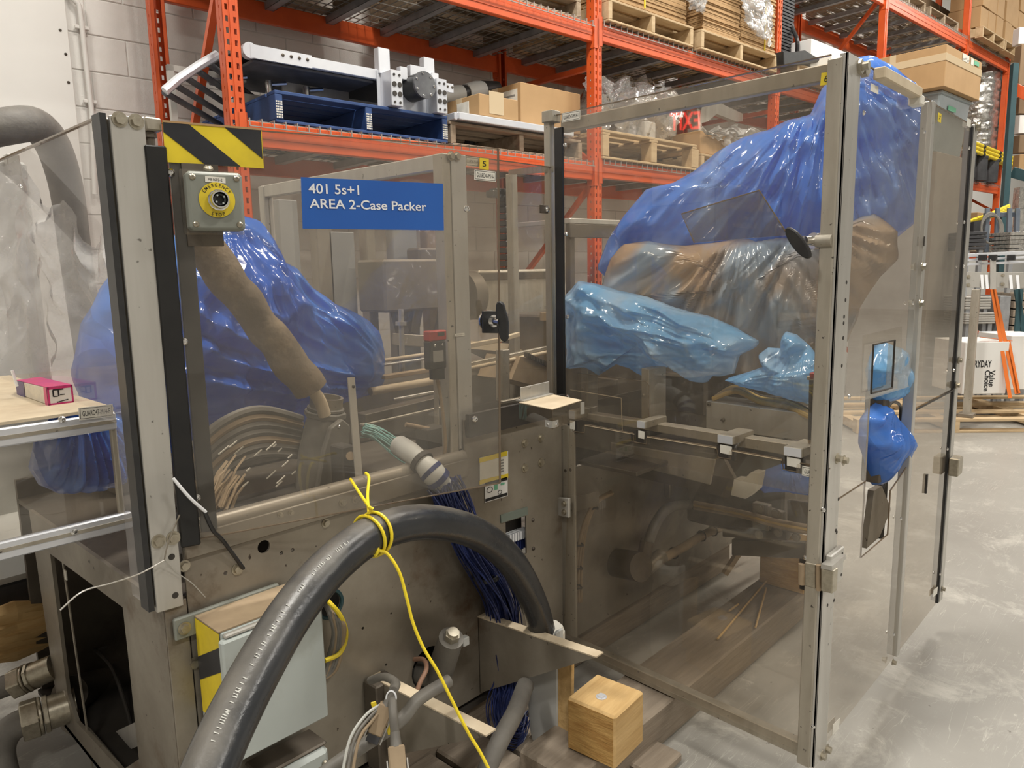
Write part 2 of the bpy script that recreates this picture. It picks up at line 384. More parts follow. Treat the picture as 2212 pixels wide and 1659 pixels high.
def dusty_top(name, dust, n0=.15, n1=.95, ns=9):
    """settled dust: lies on the faces that look upwards, broken up by noise"""
    nt = MATS[name].node_tree; N = nt.nodes; L = nt.links; b = N['Principled BSDF']; src = b.inputs['Base Color'].links[0].from_socket
    g = N.new('ShaderNodeNewGeometry'); sx = N.new('ShaderNodeSeparateXYZ'); L.new(g.outputs['Normal'], sx.inputs[0])
    n = N.new('ShaderNodeTexNoise'); n.inputs['Scale'].default_value = ns; n.inputs['Detail'].default_value = 4
    tc = N.new('ShaderNodeTexCoord'); L.new(tc.outputs['Object'], n.inputs['Vector'])
    ad = N.new('ShaderNodeMath'); ad.operation = 'MULTIPLY_ADD'; ad.inputs[1].default_value = 1.1; L.new(n.outputs[0], ad.inputs[0]); ad.inputs[2].default_value = -.55
    a2 = N.new('ShaderNodeMath'); a2.operation = 'ADD'; L.new(ad.outputs[0], a2.inputs[0]); L.new(sx.outputs[2], a2.inputs[1])
    r = N.new('ShaderNodeMapRange'); r.inputs[1].default_value = n0; r.inputs[2].default_value = n1; r.inputs[4].default_value = .6; L.new(a2.outputs[0], r.inputs[0])
    x = N.new('ShaderNodeMix'); x.data_type = 'RGBA'; L.new(r.outputs[0], x.inputs[0]); L.new(src, x.inputs[6]); x.inputs[7].default_value = (*dust, 1); L.new(x.outputs[2], b.inputs['Base Color'])
    r2 = N.new('ShaderNodeMapRange'); r2.inputs[3].default_value = b.inputs['Roughness'].default_value; r2.inputs[4].default_value = .7; L.new(r.outputs[0], r2.inputs[0]); L.new(r2.outputs[0], b.inputs['Roughness'])
dusty_top('hose_rubber', (.25, .225, .185), .55, 1.2, 8)
mat('hose_dusty', (.20, .185, .16), (.12, .11, .10), rough=.6, scale=5, detail=6, bump=.2, bscale=60)
mat('cable_grey', (.20, .185, .16), (.14, .13, .115), rough=.5, scale=12)
mat('cable_tan', (.36, .27, .17), (.26, .19, .12), rough=.6, scale=12)
mat('cable_gold', (.62, .42, .12), (.40, .27, .10), rough=.4, scale=10)
mat('cable_copper', (.42, .24, .16), None, rough=.4)
mat('cable_navy', (.012, .018, .07), (.03, .045, .16), rough=.35, scale=30)
mat('cable_teal', (.16, .42, .40), (.30, .52, .50), rough=.35, scale=30)
mat('cable_pale', (.50, .50, .46), None, rough=.4)
mat('yellow_cord', (.86, .68, .03), (.80, .60, .02), rough=.42, scale=30)
mat('yellow', (.86, .66, .03), (.70, .53, .03), rough=.42, scale=9, detail=4)
mat('hazard_black', (.016, .017, .022), (.03, .03, .034), rough=.42, scale=9)
mat('ink', (.012, .012, .014), None, rough=.5)
mat('ink_faint', (.25, .24, .22), None, rough=.5)
mat('label_white', (.80, .77, .69), (.72, .69, .61), rough=.45, scale=20)
mat('paper_white', (.82, .81, .78), None, rough=.6)
mat('sign_blue', (.018, .105, .43), (.02, .12, .47), rough=.28, scale=3)
mat('white', (.85, .86, .88), None, rough=.35)
mat('slate', (.09, .11, .14), (.13, .15, .18), rough=.45, scale=6)
mat('box_grey', (.26, .27, .235), (.22, .23, .20), rough=.4, scale=6)
mat('cabinet_grey', (.50, .54, .52), (.45, .49, .47), rough=.36, scale=4, c3=(.36, .36, .31), s3=3, f3=(.55, .8))
mat('cover_grey', (.30, .31, .32), (.24, .25, .26), rough=.5, scale=3)
mat('white_grey', (.55, .55, .53), (.48, .48, .45), rough=.5, scale=4)
mat('red', (.42, .03, .025), (.30, .03, .03), rough=.4, scale=20)
mat('red_bright', (.7, .02, .02), None, rough=.4)
mat('timber', (.70, .48, .22), (.50, .31, .12), rough=.7, scale=3.2, detail=5, stretch=(1.2, 9, 9), bump=.3, bscale=8, fac=(.3, .7))
mat('timber_end', (.62, .38, .13), (.42, .22, .06), rough=.75, scale=3, detail=5, stretch=(5, 3, 16), bump=.5, bscale=9)
mat('timber_grey', (.34, .28, .215), (.23, .185, .14), rough=.85, scale=3, detail=5, stretch=(1.2, 10, 10), bump=.35, bscale=8, fac=(.3, .7))
mat('pallet_wood', (.60, .45, .27), (.48, .34, .19), rough=.75, scale=3, detail=4, stretch=(1.5, 6, 6), bump=.15, bscale=8)
mat('pallet_old', (.42, .33, .23), (.27, .20, .135), rough=.8, scale=4, detail=5, stretch=(1.5, 6, 6), bump=.2, bscale=8)
mat('pallet_blue', (.018, .05, .16), (.03, .075, .22), rough=.55, scale=6, detail=4, c3=(.10, .12, .16), s3=20, f3=(.66, .76))
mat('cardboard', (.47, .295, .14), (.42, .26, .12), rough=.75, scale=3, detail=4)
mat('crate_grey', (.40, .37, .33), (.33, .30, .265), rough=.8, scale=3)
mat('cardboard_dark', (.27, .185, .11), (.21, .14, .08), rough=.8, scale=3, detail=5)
mat('cardboard_light', (.60, .48, .33), (.52, .41, .28), rough=.75, scale=4)
mat('tape', (.60, .47, .30), None, rough=.3)
mat('green_tape', (.18, .50, .32), None, rough=.4)
mat('grey_tub', (.36, .41, .43), (.42, .47, .49), rough=.45, scale=2)
mat('foil', (.62, .60, .56), (.34, .33, .31), rough=.22, metal=.75, scale=25, detail=5, bump=1.0, bscale=28)
mat('orange_strap', (.85, .20, .03), None, rough=.5)
mat('dark_stuff', (.03, .03, .033), (.055, .055, .06), rough=.6, scale=8)
mat('ribbed', (.16, .165, .17), (.10, .10, .11), rough=.5, scale=8, metal=.3)
mat('juice_white', (.78, .76, .76), None, rough=.35)
mat('juice_pink', (.52, .02, .19), (.60, .04, .16), rough=.35, scale=20)
mat('juice_navy', (.03, .02, .13), (.06, .03, .18), rough=.35, scale=20)
mat('juice_cream', (.68, .62, .50), (.55, .5, .42), rough=.35, scale=60)
mat('sage', (.17, .20, .17), None, rough=.5)
clear('smoked', (.895, .87, .83), fw=.03, dust=.07, gloss=1.3)
clear('smoked_light', (.93, .915, .89), fw=.03, dust=.06, gloss=1.3)
clear('smoked_dark', (.80, .76, .70), film=(.5, .44, .36), fw=.05, dust=.10, gloss=1.3)
clear('edge_brown', (.40, .32, .24), film=(.35, .27, .19), fw=.35, dust=.1)
clear('wrap', (.93, .93, .93), film=(.85, .85, .84), fw=.16, dust=.30, rough=.10, gloss=3.2, creased=16, scale=6)
clear('guard_haze', (.92, .91, .90), film=(.72, .70, .70), fw=.07, dust=.12, gloss=.45, scale=2)
plastic('poly_blue', (.09, .27, .82), (.28, .48, .90), see=.06, transl=.35, rough=.14, crease=5)
plastic('poly_deep', (.035, .15, .66), (.10, .30, .84), see=.05, transl=.3, rough=.14, crease=5)
plastic('poly_light', (.25, .56, .90), (.58, .76, .92), see=.12, transl=.4, crease=10, rough=.12)
plastic('poly_dusty', (.42, .54, .68), (.62, .44, .28), see=.10, transl=.35, cs=2.4, fac=(.38, .52), crease=4.5, rough=.14)
emit('exit_red', (1, .03, .02), 9)
# ================================================================== SETTING
mb = MB(); mb.add([(-9, -9, 0), (26, -9, 0), (26, 9, 0), (-9, 9, 0)], [(0, 1, 2, 3)])
build('floor', mb, 'concrete', kind='structure')
mb = MB(); mb.add([(-9, -9, 7), (26, -9, 7), (26, 9, 7), (-9, 9, 7)], [(3, 2, 1, 0)])
build('ceiling', mb, 'ceiling', kind='structure')
mb = MB(); mb.box((-9, -9.2, 0), (26, -9, 7)); build('wall_front', mb, 'far_wall', kind='structure')
mb = MB(); mb.box((-9.2, -9, 0), (-9, 9, 7)); build('wall_left', mb, 'far_wall', kind='structure')
mb = MB(); mb.box((26, -9, 0), (26.2, 9, 7)); build('wall_right', mb, 'far_wall', kind='structure')
WN = 4.88
wall = thing('wall_back', None, None, (0, 0, 0), RA, kind='structure')
mb = MB(RKM); mb.box((-8, WN+.006, 0), (27, WN+.25, 7)); build('mortar', mb, 'mortar', wall)
BW, BH = .40, .20
bl = MB(RKM); bl.box((.003, WN, .003), (BW-.003, WN+.03, BH-.003), .0035)
blk0 = build('block', bl, 'block_paint', wall)
first = True; rest = MB(RKM)
for row in range(0, 24):
    for k in range(-10, 40):
        s = k*BW+(row % 2)*.2; z = row*BH+.06
        if s < -.75 and z > 0 and s > -3: pass
        if 6 <= row <= 19 and -.8 < s < 7.4:
            if first: o = blk0; first = False
            else: o = blk0.copy(); COL.objects.link(o)
            o.location = (s, 0, z)
        elif -4 < s < 15:
            rest.box((s+.005, WN, z+.005), (s+BW-.005, WN+.03, z+BH-.005))
build('block_courses', rest, 'block_paint', wall, kind='stuff')
# smooth board on the wall, left
p = sR(onR(150, 120, WN))
mb = MB(RKM); mb.box((p.x-2.2, WN-.03, 0), (p.x, WN+.002, 4.6), .004)
build('wall_board', mb, 'smooth_wall', wall, label='smooth white board covering the blocks')
for q in ((130, 65), (142, 117), (148, 178)):
    pt = onR(q[0], q[1], WN-.03); build('screw', MB().button(pt, -RN, .008), 'steel_dark', wall)
pts = [onR(150, -20, WN-.03), onR(160, 0, WN-.03), onR(170, 12, WN-.03), onR(175, 40, WN-.03), onR(184, 120, WN-.03), onR(193, 200, WN-.03), onR(199, 260, WN-.03), onR(205, 420, WN-.03)]
cb = thing('electrical_conduit', 'white painted conduit running down the block wall at far left', 'conduit', pts[-1])
build('pipe', MB().tube(smooth_path(pts, 5), .014, 10), 'block_paint', cb, smooth=True)
for q in ((177, 60), (195, 220)):
    pt = onR(q[0], q[1], WN-.02); t = MB(); t.bar(pt-RV*.035, pt+RV*.035, .02, .02, ch=.003); build('clip', t, 'block_paint', cb)

# ================================================================== PALLET RACK
FN, BN = 3.62, 4.69          # front and back column planes
cols_px = [(515, 271), (1292, 345), (1676, 300), (1912, 100), (2091, 100), (2180, 150)]
CS = [sR(onR(px, py, FN)).x for px, py in cols_px]
rack = thing('pallet_rack', 'tall orange pallet rack of five bays along the block wall', 'rack', RK(CS[0], FN, 0), RA)
CW = .080
def col_mesh(H, s0, n0, sgn, detailed=True):
    """perforated C post; open towards the back of its frame; sgn=+1 depth goes to +n"""
    t = MB(RKM)
    if detailed:
        x0 = s0-CW/2; e1 = .014; hw = .013
        for xa, xb in ((0, e1), (e1+hw, CW-e1-hw), (CW-e1, CW)): t.box((x0+xa, n0, 0), (x0+xb, n0+.003, H))
        z = 0
        while z < H:
            for xa in (e1, CW-e1-hw): t.box((x0+xa, n0+.0005, z), (x0+xa+hw, n0+.0025, min(H, z+.026)))
            z += .052
    else:
        t.box((s0-CW/2, n0, 0), (s0+CW/2, n0+.003, H))
    # stiffening ridge, side flanges, lips
    t.box((s0-.006, n0-.004*sgn, 0), (s0+.006, n0, H))
    for k in (-1, 1):
        x = s0+k*CW/2
        if detailed:
            for ya, yb in ((0, .03), (.039, .07)): t.box((x, n0+ya*sgn, 0), (x-k*.003, n0+yb*sgn, H))
            z = 0
            while z < H: t.box((x-k*.0005, n0+.03*sgn, z), (x-k*.0025, n0+.039*sgn, min(H, z+.038))); z += .052
        else: t.box((x, n0, 0), (x-k*.003, n0+.07*sgn, H))
        t.box((x, n0+.067*sgn, 0), (x-k*.02, n0+.07*sgn, H))
    return t
HT = 5.6
for i, s in enumerate(CS):
    H = HT
    det = i < 3
    build('column', col_mesh(3.9 if det else H, s, FN, 1, det), 'orange_paint', rack)
    if det:
        build('column', col_mesh(H-3.9, s, FN, 1, False), 'orange_paint', rack).location.z = 3.9
    build('column', col_mesh(3.9 if i < 2 else H, s, BN, -1, i < 2), 'orange_paint', rack)
    t = MB(RKM); t.box((s-.06, FN-.03, 0), (s+.06, FN+.1, .008)); t.box((s-.06, BN-.1, 0), (s+.06, BN+.03, .008))
    build('foot_plate', t, 'orange_paint', rack)
    # frame bracing
    z = .25; k = 0
    zs = [.25, 1.25, 2.0, 3.05, 4.1, 5.2]
    if i == 0: segs = [((.25), (1.1)), ((1.1), (1.95)), (1.75, 2.95, 1), (3.1, 4.2)]
    else: segs = [(.3, 1.2), (1.25, 2.1, 1), (2.25, 2.85), (2.9, 2.9), (3.4, 4.4, 1), (4.5, 5.3)]
    for sg in segs:
        a, b = sg[0], sg[1]
        t = MB(RKM)
        if len(sg) > 2: t.bar((s, FN+.06, b), (s, BN-.06, a), .035, .035, (1, 0, 0))
        else: t.bar((s, FN+.06, a), (s, BN-.06, b), .035, .035, (1, 0, 0))
        build('brace', t, 'orange_paint', rack)
def beam(i, n, ztop, h=.12, y0=0, y1=0, name='beam'):
    a, b = CS[i]+CW/2, CS[i+1]-CW/2; sg = 1 if n < 4.2 else -1
    t = MB(RKM); n0 = n+.01*sg
    z0, z1 = ztop+y0, ztop+y1
    t.bar((a, n0+.02*sg, z0-h/2), (b, n0+.02*sg, z1-h/2), .04, h, ch=.004)
    t.bar((a, n0-.001*sg, z0-h/2), (b, n0-.001*sg, z1-h/2), .006, h*.32, ch=.001)
    o = build(name, t, 'orange_paint', rack)
    for e, x, z in ((a, 1, z0), (b, -1, z1)):
        t = MB(RKM); t.box((e-x*.055, n0-.014*sg, z-h-.04), (e+x*.006, n0-.008*sg, z+.035)); t.box((e-x*0, n0-.014*sg, z-h-.04), (e+x*.006, n0+.04*sg, z+.035))
        build('beam_bracket', t, 'orange_paint', o)
    return o
def deck(i, z, step=.062):
    a, b = CS[i]+CW/2+.01, CS[i+1]-CW/2-.01; t = MB(RKM)
    x = a
    while x < b:
        t.box((x, FN-.012, z+.006), (x+.005, BN, z+.011)); t.box((x, FN-.014, z-.03), (x+.005, FN-.009, z+.011)); x += step
    y = FN+.02
    while y < BN: t.box((a, y, z+.001), (b, y+.005, z+.006)); y += .115
    for zz in (-.03,): t.box((a, FN-.018, z+zz), (b, FN-.013, z+zz+.005))
    build('wire_deck', t, 'wire', rack, kind='stuff')
    k = 6
    for j in range(k):
        x = a+(b-a)*(j+.5)/k; t = MB(RKM)
        t.box((x-.028, FN+.05, z-.045), (x+.028, BN-.05, z-.042)); t.box((x-.028, FN+.05, z-.045), (x-.025, BN-.05, z)); t.box((x+.025, FN+.05, z-.045), (x+.028, BN-.05, z))
        build('deck_support', t, 'galv', rack)
LOW = [2.24, 2.26, 2.26, 2.3]
z_c2u = sR(onR(1289, 38, FN)).z; z_c3u = sR(onR(1665, 146, FN)).z; z_c3l = sR(onR(1650, 342, FN)).z
TOPZ = [3.17, 3.19, 3.19]
for i in range(4):
    for n in (FN, BN):
        beam(i, n, LOW[i])
    deck(i, LOW[i])
    if i < 3:
        for n in (FN, BN): beam(i, n, TOPZ[i])
        deck(i, TOPZ[i])
for i in (2, 3, 4):
    for n in (FN, BN): beam(i, n, 4.42, .14)
    deck(i, 4.42)
for n in (FN, BN): beam(4, n, 2.62); beam(4, n, 1.62)
deck(4, 2.62); deck(4, 1.62)
def orack(s, n, z): return RK(s, n, z)
# ------------------------------------------------------------------ pallets, cartons
def pallet(label, s, n, z, W=1.2, D=1.0, m='pallet_wood', rz=RA, group=None, H=.13, blocks=False, front='ends', world=None, nd=7, jitter=.0, plates=None, name='wooden_pallet'):
    loc = RK(s, n, z) if world is None else V(world)
    t = thing(name, label, 'pallet', loc, rz, group)
    M = WM[t.name]; rnd = random.Random(label)
    def P(nm, a, b, mt=m, par=t):
        q = MB(M); q.box(a, b, .003); return build(nm, q, mt, par)
    for x in (0, W/2-.02, W-.04):
        if blocks:
            for y in (0, D/2-.05, D-.1): P('block_spacer', (x-(.03 if x > W/2 else 0), y, .018), (x+.07, y+.1, H-.036))
            P('stringer_board', (x-.02 if x else 0, 0, H-.036), (x+.08 if x < W*.6 else W, D, H-.018))
        else:
            st = P('stringer', (x, 0, .016), (x+.04, D, H-.018))
            if plates:
                q = MB(M)
                for r in range(7):
                    for c in range(4): q.box((x+.003+c*.009, -.0035, .022+r*.0125), (x+.009+c*.009, -.001, .030+r*.0125))
                build('nail_plate', q, plates, st)
    for k in range(nd):
        y = (D-.10)*k/(nd-1); j = rnd.uniform(-jitter, jitter)
        P('deck_board', (j, y, H-.018), (W+j, y+.095, H))
    for y in (0, D/2-.05, D-.1): P('bottom_board', (0, y, 0), (W, y+.095, .016))
    return t
def carton(label, loc, rz, W, D, H, m='cardboard', tape='tape', name='cardboard_box', group=None, cat='box', vtape=True):
    t = thing(name, label, cat, loc, rz, group); M = WM[t.name]
    q = MB(M); q.box((0, 0, 0), (W, D, H), .004); build('carton', q, m, t)
    q = MB(M); q.box((0, D/2-.03, H), (W, D/2+.03, H+.001)); q.box((-.001, D/2-.03, H*.75), (0, D/2+.03, H+.001)); q.box((W, D/2-.03, H*.75), (W+.001, D/2+.03, H+.001))
    if vtape: build('packing_tape', q, tape, t)
    return t
def zdeck(i, top=False): return (TOPZ if top else LOW)[i]+.012
# bay 1 low: blue pallet
pa = sR(onR(597, 262, FN+.02)); pb = sR(onR(968, 306, FN+.02)); Wb = pb.x-pa.x
bp = pallet('dark blue wooden pallet on the rack under the aluminium conveyor', pa.x, FN+.02, zdeck(0), W=Wb, D=1.0, m='pallet_blue', plates='label_white', H=.155, nd=9)
pc = sR(onR(975, 320, FN+.06))
op = pallet('old brown wooden pallet under the silver frame next to the blue pallet', pc.x, FN+.06, zdeck(0), W=CS[1]-.10-pc.x, D=1.0, m='pallet_old', H=.14, jitter=.01)
# silver frame tray on old pallet
zt = zdeck(0)+.145
fr = thing('aluminium_frame', 'flat silver aluminium frame lying on the old pallet', 'frame', RK(pc.x+.02, FN+.02, zt), RA)
for a, b in (((0, 0), (1.0, 0)), ((0, .8), (1.0, .8)), ((0, 0), (0, .8)), ((1.0, 0), (1.0, .8))):
    q = MB(WM[fr.name]); q.bar((a[0], a[1], .02), (b[0], b[1], .02), .04, .04, ch=.004); build('rail', q, 'alu_bright', fr)
q = MB(WM[fr.name]); q.box((0, 0, .035), (1.0, .8, .045)); build('top_sheet', q, 'alu_bright', fr)
def box_px(label, x0, x1, ybot, ytop, n, D, m='cardboard', z=None, xtop=None, **k):
    a = sR(onR(x0, ybot, n)); b = sR(onR(x1, ybot, n)); top = sR(onR((x0+x1)/2, ytop, n)).z
    z = a.z if z is None else z
    return carton(label, RK(a.x, n, z), RA, b.x-a.x, D, top-z, m, **k)
b1 = box_px('largest tan cardboard box behind the smaller one on the silver frame', 1125, 1254, 250, 190, FN+.13, .52, z=zt+.05)
b1M = WM[b1.name]
q = MB(b1M); q.box((-.002, .03, .06), (0, .24, .24)); lb = build('shipping_label', q, 'label_white', b1)
q = MB(b1M)
for k in range(4): q.box((-.003, .05, .09+k*.035), (-.002, .05+.12+.02*(k % 2), .102+k*.035))
build('print', q, 'ink_faint', lb)
b2 = box_px('small low cardboard box with beige tape in front of the largest box', 1036, 1120, 258, 209, FN+.03, .40, z=zt+.048)
q = MB(WM[b2.name]); q.box((.08, -.002, .02), (.20, 0, .155)); build('wide_tape', q, 'tape', b2)
q = MB(WM[b2.name]); q.box((-.002, .10, .02), (0, .22, .1)); build('shipping_label', q, 'label_white', b2)
# grey and black gripper arm left of the boxes
ga = onR(948, 210, FN+.5); gb = onR(1062, 192, FN+.5)
g = thing('gripper_arm', 'grey and black machine arm lying beside the cardboard boxes', 'machine part', V((ga.x, ga.y, zdeck(0)+.16)), 0)
q = MB(); q.tube([ga, ga.lerp(gb, .1), ga.lerp(gb, .3), ga.lerp(gb, .42)], [.035, .05, .06, .055], 14); build('shell', q, 'white_grey', g, smooth=True)
q = MB(); q.tube([ga.lerp(gb, .40), ga.lerp(gb, .52)], [.052, .052], 14); build('joint', q, 'black_plastic', g, smooth=True)
q = MB(); q.tube([ga.lerp(gb, .5), ga.lerp(gb, .7), ga.lerp(gb, .86), gb], [.06, .068, .06, .04], 14); build('shell', q, 'white_grey', g, smooth=True)
q = MB(); q.tube([ga.lerp(gb, .82), gb+(gb-ga)*.12], [.064, .045], 14); build('cap', q, 'black_plastic', g, smooth=True)
q = MB(); q.tube([ga-(gb-ga)*.25, ga.lerp(gb, .05)], .02, 8); build('rod', q, 'alu', g, smooth=True)
q = MB(); c0 = ga.lerp(gb, .55); q.cyl(V((c0.x, c0.y, zdeck(0)+.002)), c0, .04, 10); build('stand', q, 'black_plastic', g)
# ---- aluminium belt conveyor on the blue pallet
nf = FN+.10
cA = sR(onR(540, 108, nf)); cB = sR(onR(812, 163, nf)); cC = sR(onR(972, 186, nf))
zr = (cA.z+cB.z+cC.z)/3
cv = thing('belt_conveyor', 'silver aluminium belt conveyor with motor lying on the blue pallet', 'conveyor', RK(cB.x, nf, zdeck(0)+.156), RA)
def cb_(nm, a, b, m='alu_bright', ch=.003, par=None): q = MB(RKM); q.box(a, b, ch); return build(nm, q, m, par or cv)
zpt = zdeck(0)+.158
cb_('side_rail', (cA.x, nf, zr-.03), (cB.x+.02, nf+.03, zr+.025)); cb_('side_rail', (cA.x, nf+.62, zr-.03), (cC.x, nf+.65, zr+.025))
q = MB(RKM); q.cyl((cA.x, nf-.004, zr), (cA.x, nf+.034, zr), .038, 20); build('end_plate', q, 'alu_bright', cv)
cb_('end_cover', (cA.x, nf-.005, zr-.034), (cA.x+.33, nf, zr+.03))
for k in range(4): q = MB(RKM); q.button((cA.x+.17+k*.045, nf-.004, zr+.005), (0, -1, 0), .009); build('screw', q, 'steel_dark', cv)
cb_('belt_tray', (cA.x+.02, nf+.03, zr-.045), (cB.x, nf+.62, zr-.03), 'ribbed')
cb_('belt', (cA.x-.05, nf+.03, zr+.0), (cC.x, nf+.62, zr+.008), 'dark_stuff')
cb_('side_plate', (cB.x, nf-.01, zpt), (cC.x-.14, nf+.0, zr+.02)); cb_('side_plate', (cB.x, nf+.64, zpt), (cC.x-.14, nf+.65, zr+.02))
cb_('chute_plate', (cB.x-.42, nf+.3, zpt), (cB.x, nf+.31, zr-.03), 'alu')
cb_('rail_extension', (cC.x-.16, nf-.012, zr-.03), (cC.x+.02, nf+.0, zr+.02))
for k in range(4): q = MB(RKM); q.button((cC.x-.10+k*.036, nf-.012, zr), (0, -1, 0), .008); build('screw', q, 'steel_dark', cv)
for x in (cB.x+.01, cC.x-.20):
    cb_('upper_bracket', (x, nf-.02, zr+.0), (x+.075, nf+.03, zr+.14))
    fb = cb_('foot_block', (x+.01, nf-.12, zpt), (x+.085, nf-.01, zpt+.19))
    q = MB(RKM)
    for zz, r in ((.02, .007), (.065, .014), (.115, .014), (.165, .007)):
        for xx in (.03, .065): q.cyl((x+xx, nf-.124, zpt+zz), (x+xx, nf-.118, zpt+zz), r, 10)
    build('bolt_holes', q, 'grime', fb)
cm = sR(onR(893, 193, nf)); c0 = (cm.x, nf-.02, cm.z)
q = MB(RKM); q.cyl((cm.x-.02, nf-.01, cm.z-.005), (cm.x-.02, nf-.13, cm.z-.005), .072, 24); mo = build('motor', q, 'black_metal', cv, smooth=True)
q = MB(RKM); q.cyl((cm.x-.02, nf-.13, cm.z-.005), (cm.x-.02, nf-.145, cm.z-.005), .074, 24); build('motor_cover', q, 'ribbed', mo)
q = MB(RKM)
for k in range(7): a = 2*PI*k/7; q.button((cm.x-.02+.062*math.cos(a), nf-.145, cm.z-.005+.062*math.sin(a)), (0, -1, 0), .008)
build('motor_screws', q, 'chrome', mo)
cb_('motor_bracket', (cm.x-.05, nf-.05, cm.z+.05), (cm.x+.06, nf-.01, cm.z+.12)); cb_('slot', (cB.x+.02, nf-.014, cm.z+.03), (cB.x+.16, nf-.009, cm.z+.05), 'grime')
for x in (cm.x-.12, cm.x+.10): cb_('clamp', (x, nf-.05, cm.z+.03), (x+.05, nf-.01, cm.z+.10))
# curved roller end at left
rl = [onR(460, 128, nf+.35), onR(400, 160, nf+.35), onR(360, 197, nf+.35)]
for k in range(5):
    a = onR(452-24*k, 138+15.5*k, nf+.1); b = a+RV*.45+RN*.5-V((0, 0, .02)); build('roller', MB().cyl(a, b, .016, 10), 'ribbed', cv, smooth=True)
build('curved_rail', MB().tube([onR(470, 118, nf+.08), onR(430, 142, nf+.08), onR(385, 172, nf+.08), onR(356, 197, nf+.08)], .022, 8), 'alu_bright', cv, smooth=True)
q = MB(RKM); q.box((cA.x+.05, nf+.35, zpt), (cA.x+.5, nf+.37, zpt+.06)); build('cross_plate', q, 'alu', cv)
for k in range(3):
    x = cA.x-.02+k*.22; q = MB(RKM); q.cyl((x, nf+.25, zpt), (x, nf+.25, zpt+.12), .02, 10); q.cyl((x, nf+.25, zpt+.1), (x+.1, nf+.25, zpt+.12), .012, 8); build('adjuster', q, 'chrome', cv, smooth=True)
q = MB(RKM); q.box((cA.x-.3, nf+.3, zpt-.16), (cA.x-.27, nf+.33, zr-.05)); q.box((cA.x-.3, nf+.3, zr-.08), (cA.x+.1, nf+.33, zr-.05)); build('leg_frame', q, 'alu', cv)

# ---- upper level loads
def carton_stack(label, s, n, z, W, D, H, m='cardboard', step=.016, group=None, M=None, loc=None):
    rnd = random.Random(label); q = MB(RKM if M is None else M); k = 0; zz = z
    while zz < z+H:
        j = rnd.uniform(-.008, .008); j2 = rnd.uniform(-.008, .008); h = step*rnd.uniform(.8, 1.1)
        q.box((s+j, n+j2, zz), (s+W+j, n+D+j2, zz+h*.86)); zz += h
    return build('carton_stack', q, m, label=label, cat='cartons', group=group)
zu = zdeck(0, True)
U = []
for k, (s, lab, m) in enumerate([(CS[0]+.12, 'pale pallet on the top deck above the blue pallet, leftmost', 'pallet_old'), (CS[0]+1.42, 'old pallet on the top deck above the cardboard boxes', 'pallet_old')]):
    pallet(lab, s, FN+.04, zu, W=1.05, D=1.0, m=m, H=.13)
    carton_stack(['stack of flattened brown cartons on the top deck, leftmost', 'stack of flattened brown cartons above the tan boxes'][k], s+.03, FN+.06, zu+.131, 1.0, .95, 1.0)
zu = zdeck(1, True)
s1 = sR(onR(1312, 80, FN)).x; s2 = sR(onR(1503, 130, FN)).x; s3 = sR(onR(1670, 160, FN)).x
pallet('pale pallet on the top deck just right of the near column', s1-.02, FN-.03, zu, W=s2-s1-.06, D=1.0, H=.15)
carton_stack('tied stack of flat cartons just right of the near column', s1, FN, zu+.151, s2-s1-.14, .95, .8)
pallet('pale pallet on the top deck under the tall wrapped carton stack', s2, FN-.05, zu, W=s3-s2-.02, D=1.0, H=.15)
st = carton_stack('tall stack of flat brown cartons wrapped in film near the third column', s2+.04, FN-.03, zu+.151, (s3-s2)*.45, .95, .95, step=.011)
st = carton_stack('second tall stack of flat cartons, beside the third rack column', s2+.06+(s3-s2)*.45, FN-.03, zu+.151, (s3-s2)*.46, .95, .95, step=.011)
for s, nm in ((s1+.35, 'yellow strap round the tied carton stack'), (s3-.25, 'yellow strap round the stack beside the third column')):
    q = MB(RKM); q.box((s, FN-.052, zu+.15), (s+.012, FN-.045, zu+1.0)); build('strap', q, 'yellow', label=nm, cat='strap')
# crumpled film sheets hanging on the wrapped stack
def film(name, label, pts4, n=26, amp=.02, seed=0, m='wrap', cat='plastic film', fold=9, drape=0):
    a, b, c, d = [V(p) for p in pts4]; q = MB(); nn = (b-a).cross(d-a).normalized(); vs = []; fs = []
    for j in range(n+1):
        for i in range(n+1):
            u, v = i/n, j/n; p = a.lerp(b, u).lerp(d.lerp(c, u), v)
            f = noise.noise(V((u*fold+seed, v*fold*.35, seed)))*1.0+noise.noise(V((u*fold*2.3, v*fold*1.7+seed, 3)))*.5
            e = 1
            p = p+nn*amp*f*e+(b-a).normalized()*amp*.7*noise.noise(V((u*3, v*7, seed+9)))+V((0, 0, -1))*amp*1.2*noise.noise(V((u*6, v*2, seed+19)))
            vs.append(p)
    for j in range(n):
        for i in range(n): k = j*(n+1)+i; fs.append((k, k+1, k+n+2, k+n+1))
    q.add(vs, fs)
    # underside so the sheet has a thickness
    q.add([p-nn*.0015 for p in vs], [tuple(reversed(f)) for f in fs])
    return build(name, q, m, smooth=True, auto=60, label=label, cat=cat)
film('stretch_film', 'crumpled clear film over the tall carton stack near the third column', [onR(1590, -30, FN-.09), onR(1668, -30, FN-.09), onR(1668, 95, FN-.09), onR(1618, 60, FN-.09)], amp=.05, seed=3)
film('stretch_film', 'small crumple of clear film on the tied carton stack', [onR(1480, -20, FN-.07), onR(1530, -20, FN-.07), onR(1520, 30, FN-.07), onR(1490, 15, FN-.07)], amp=.04, seed=5, n=14)
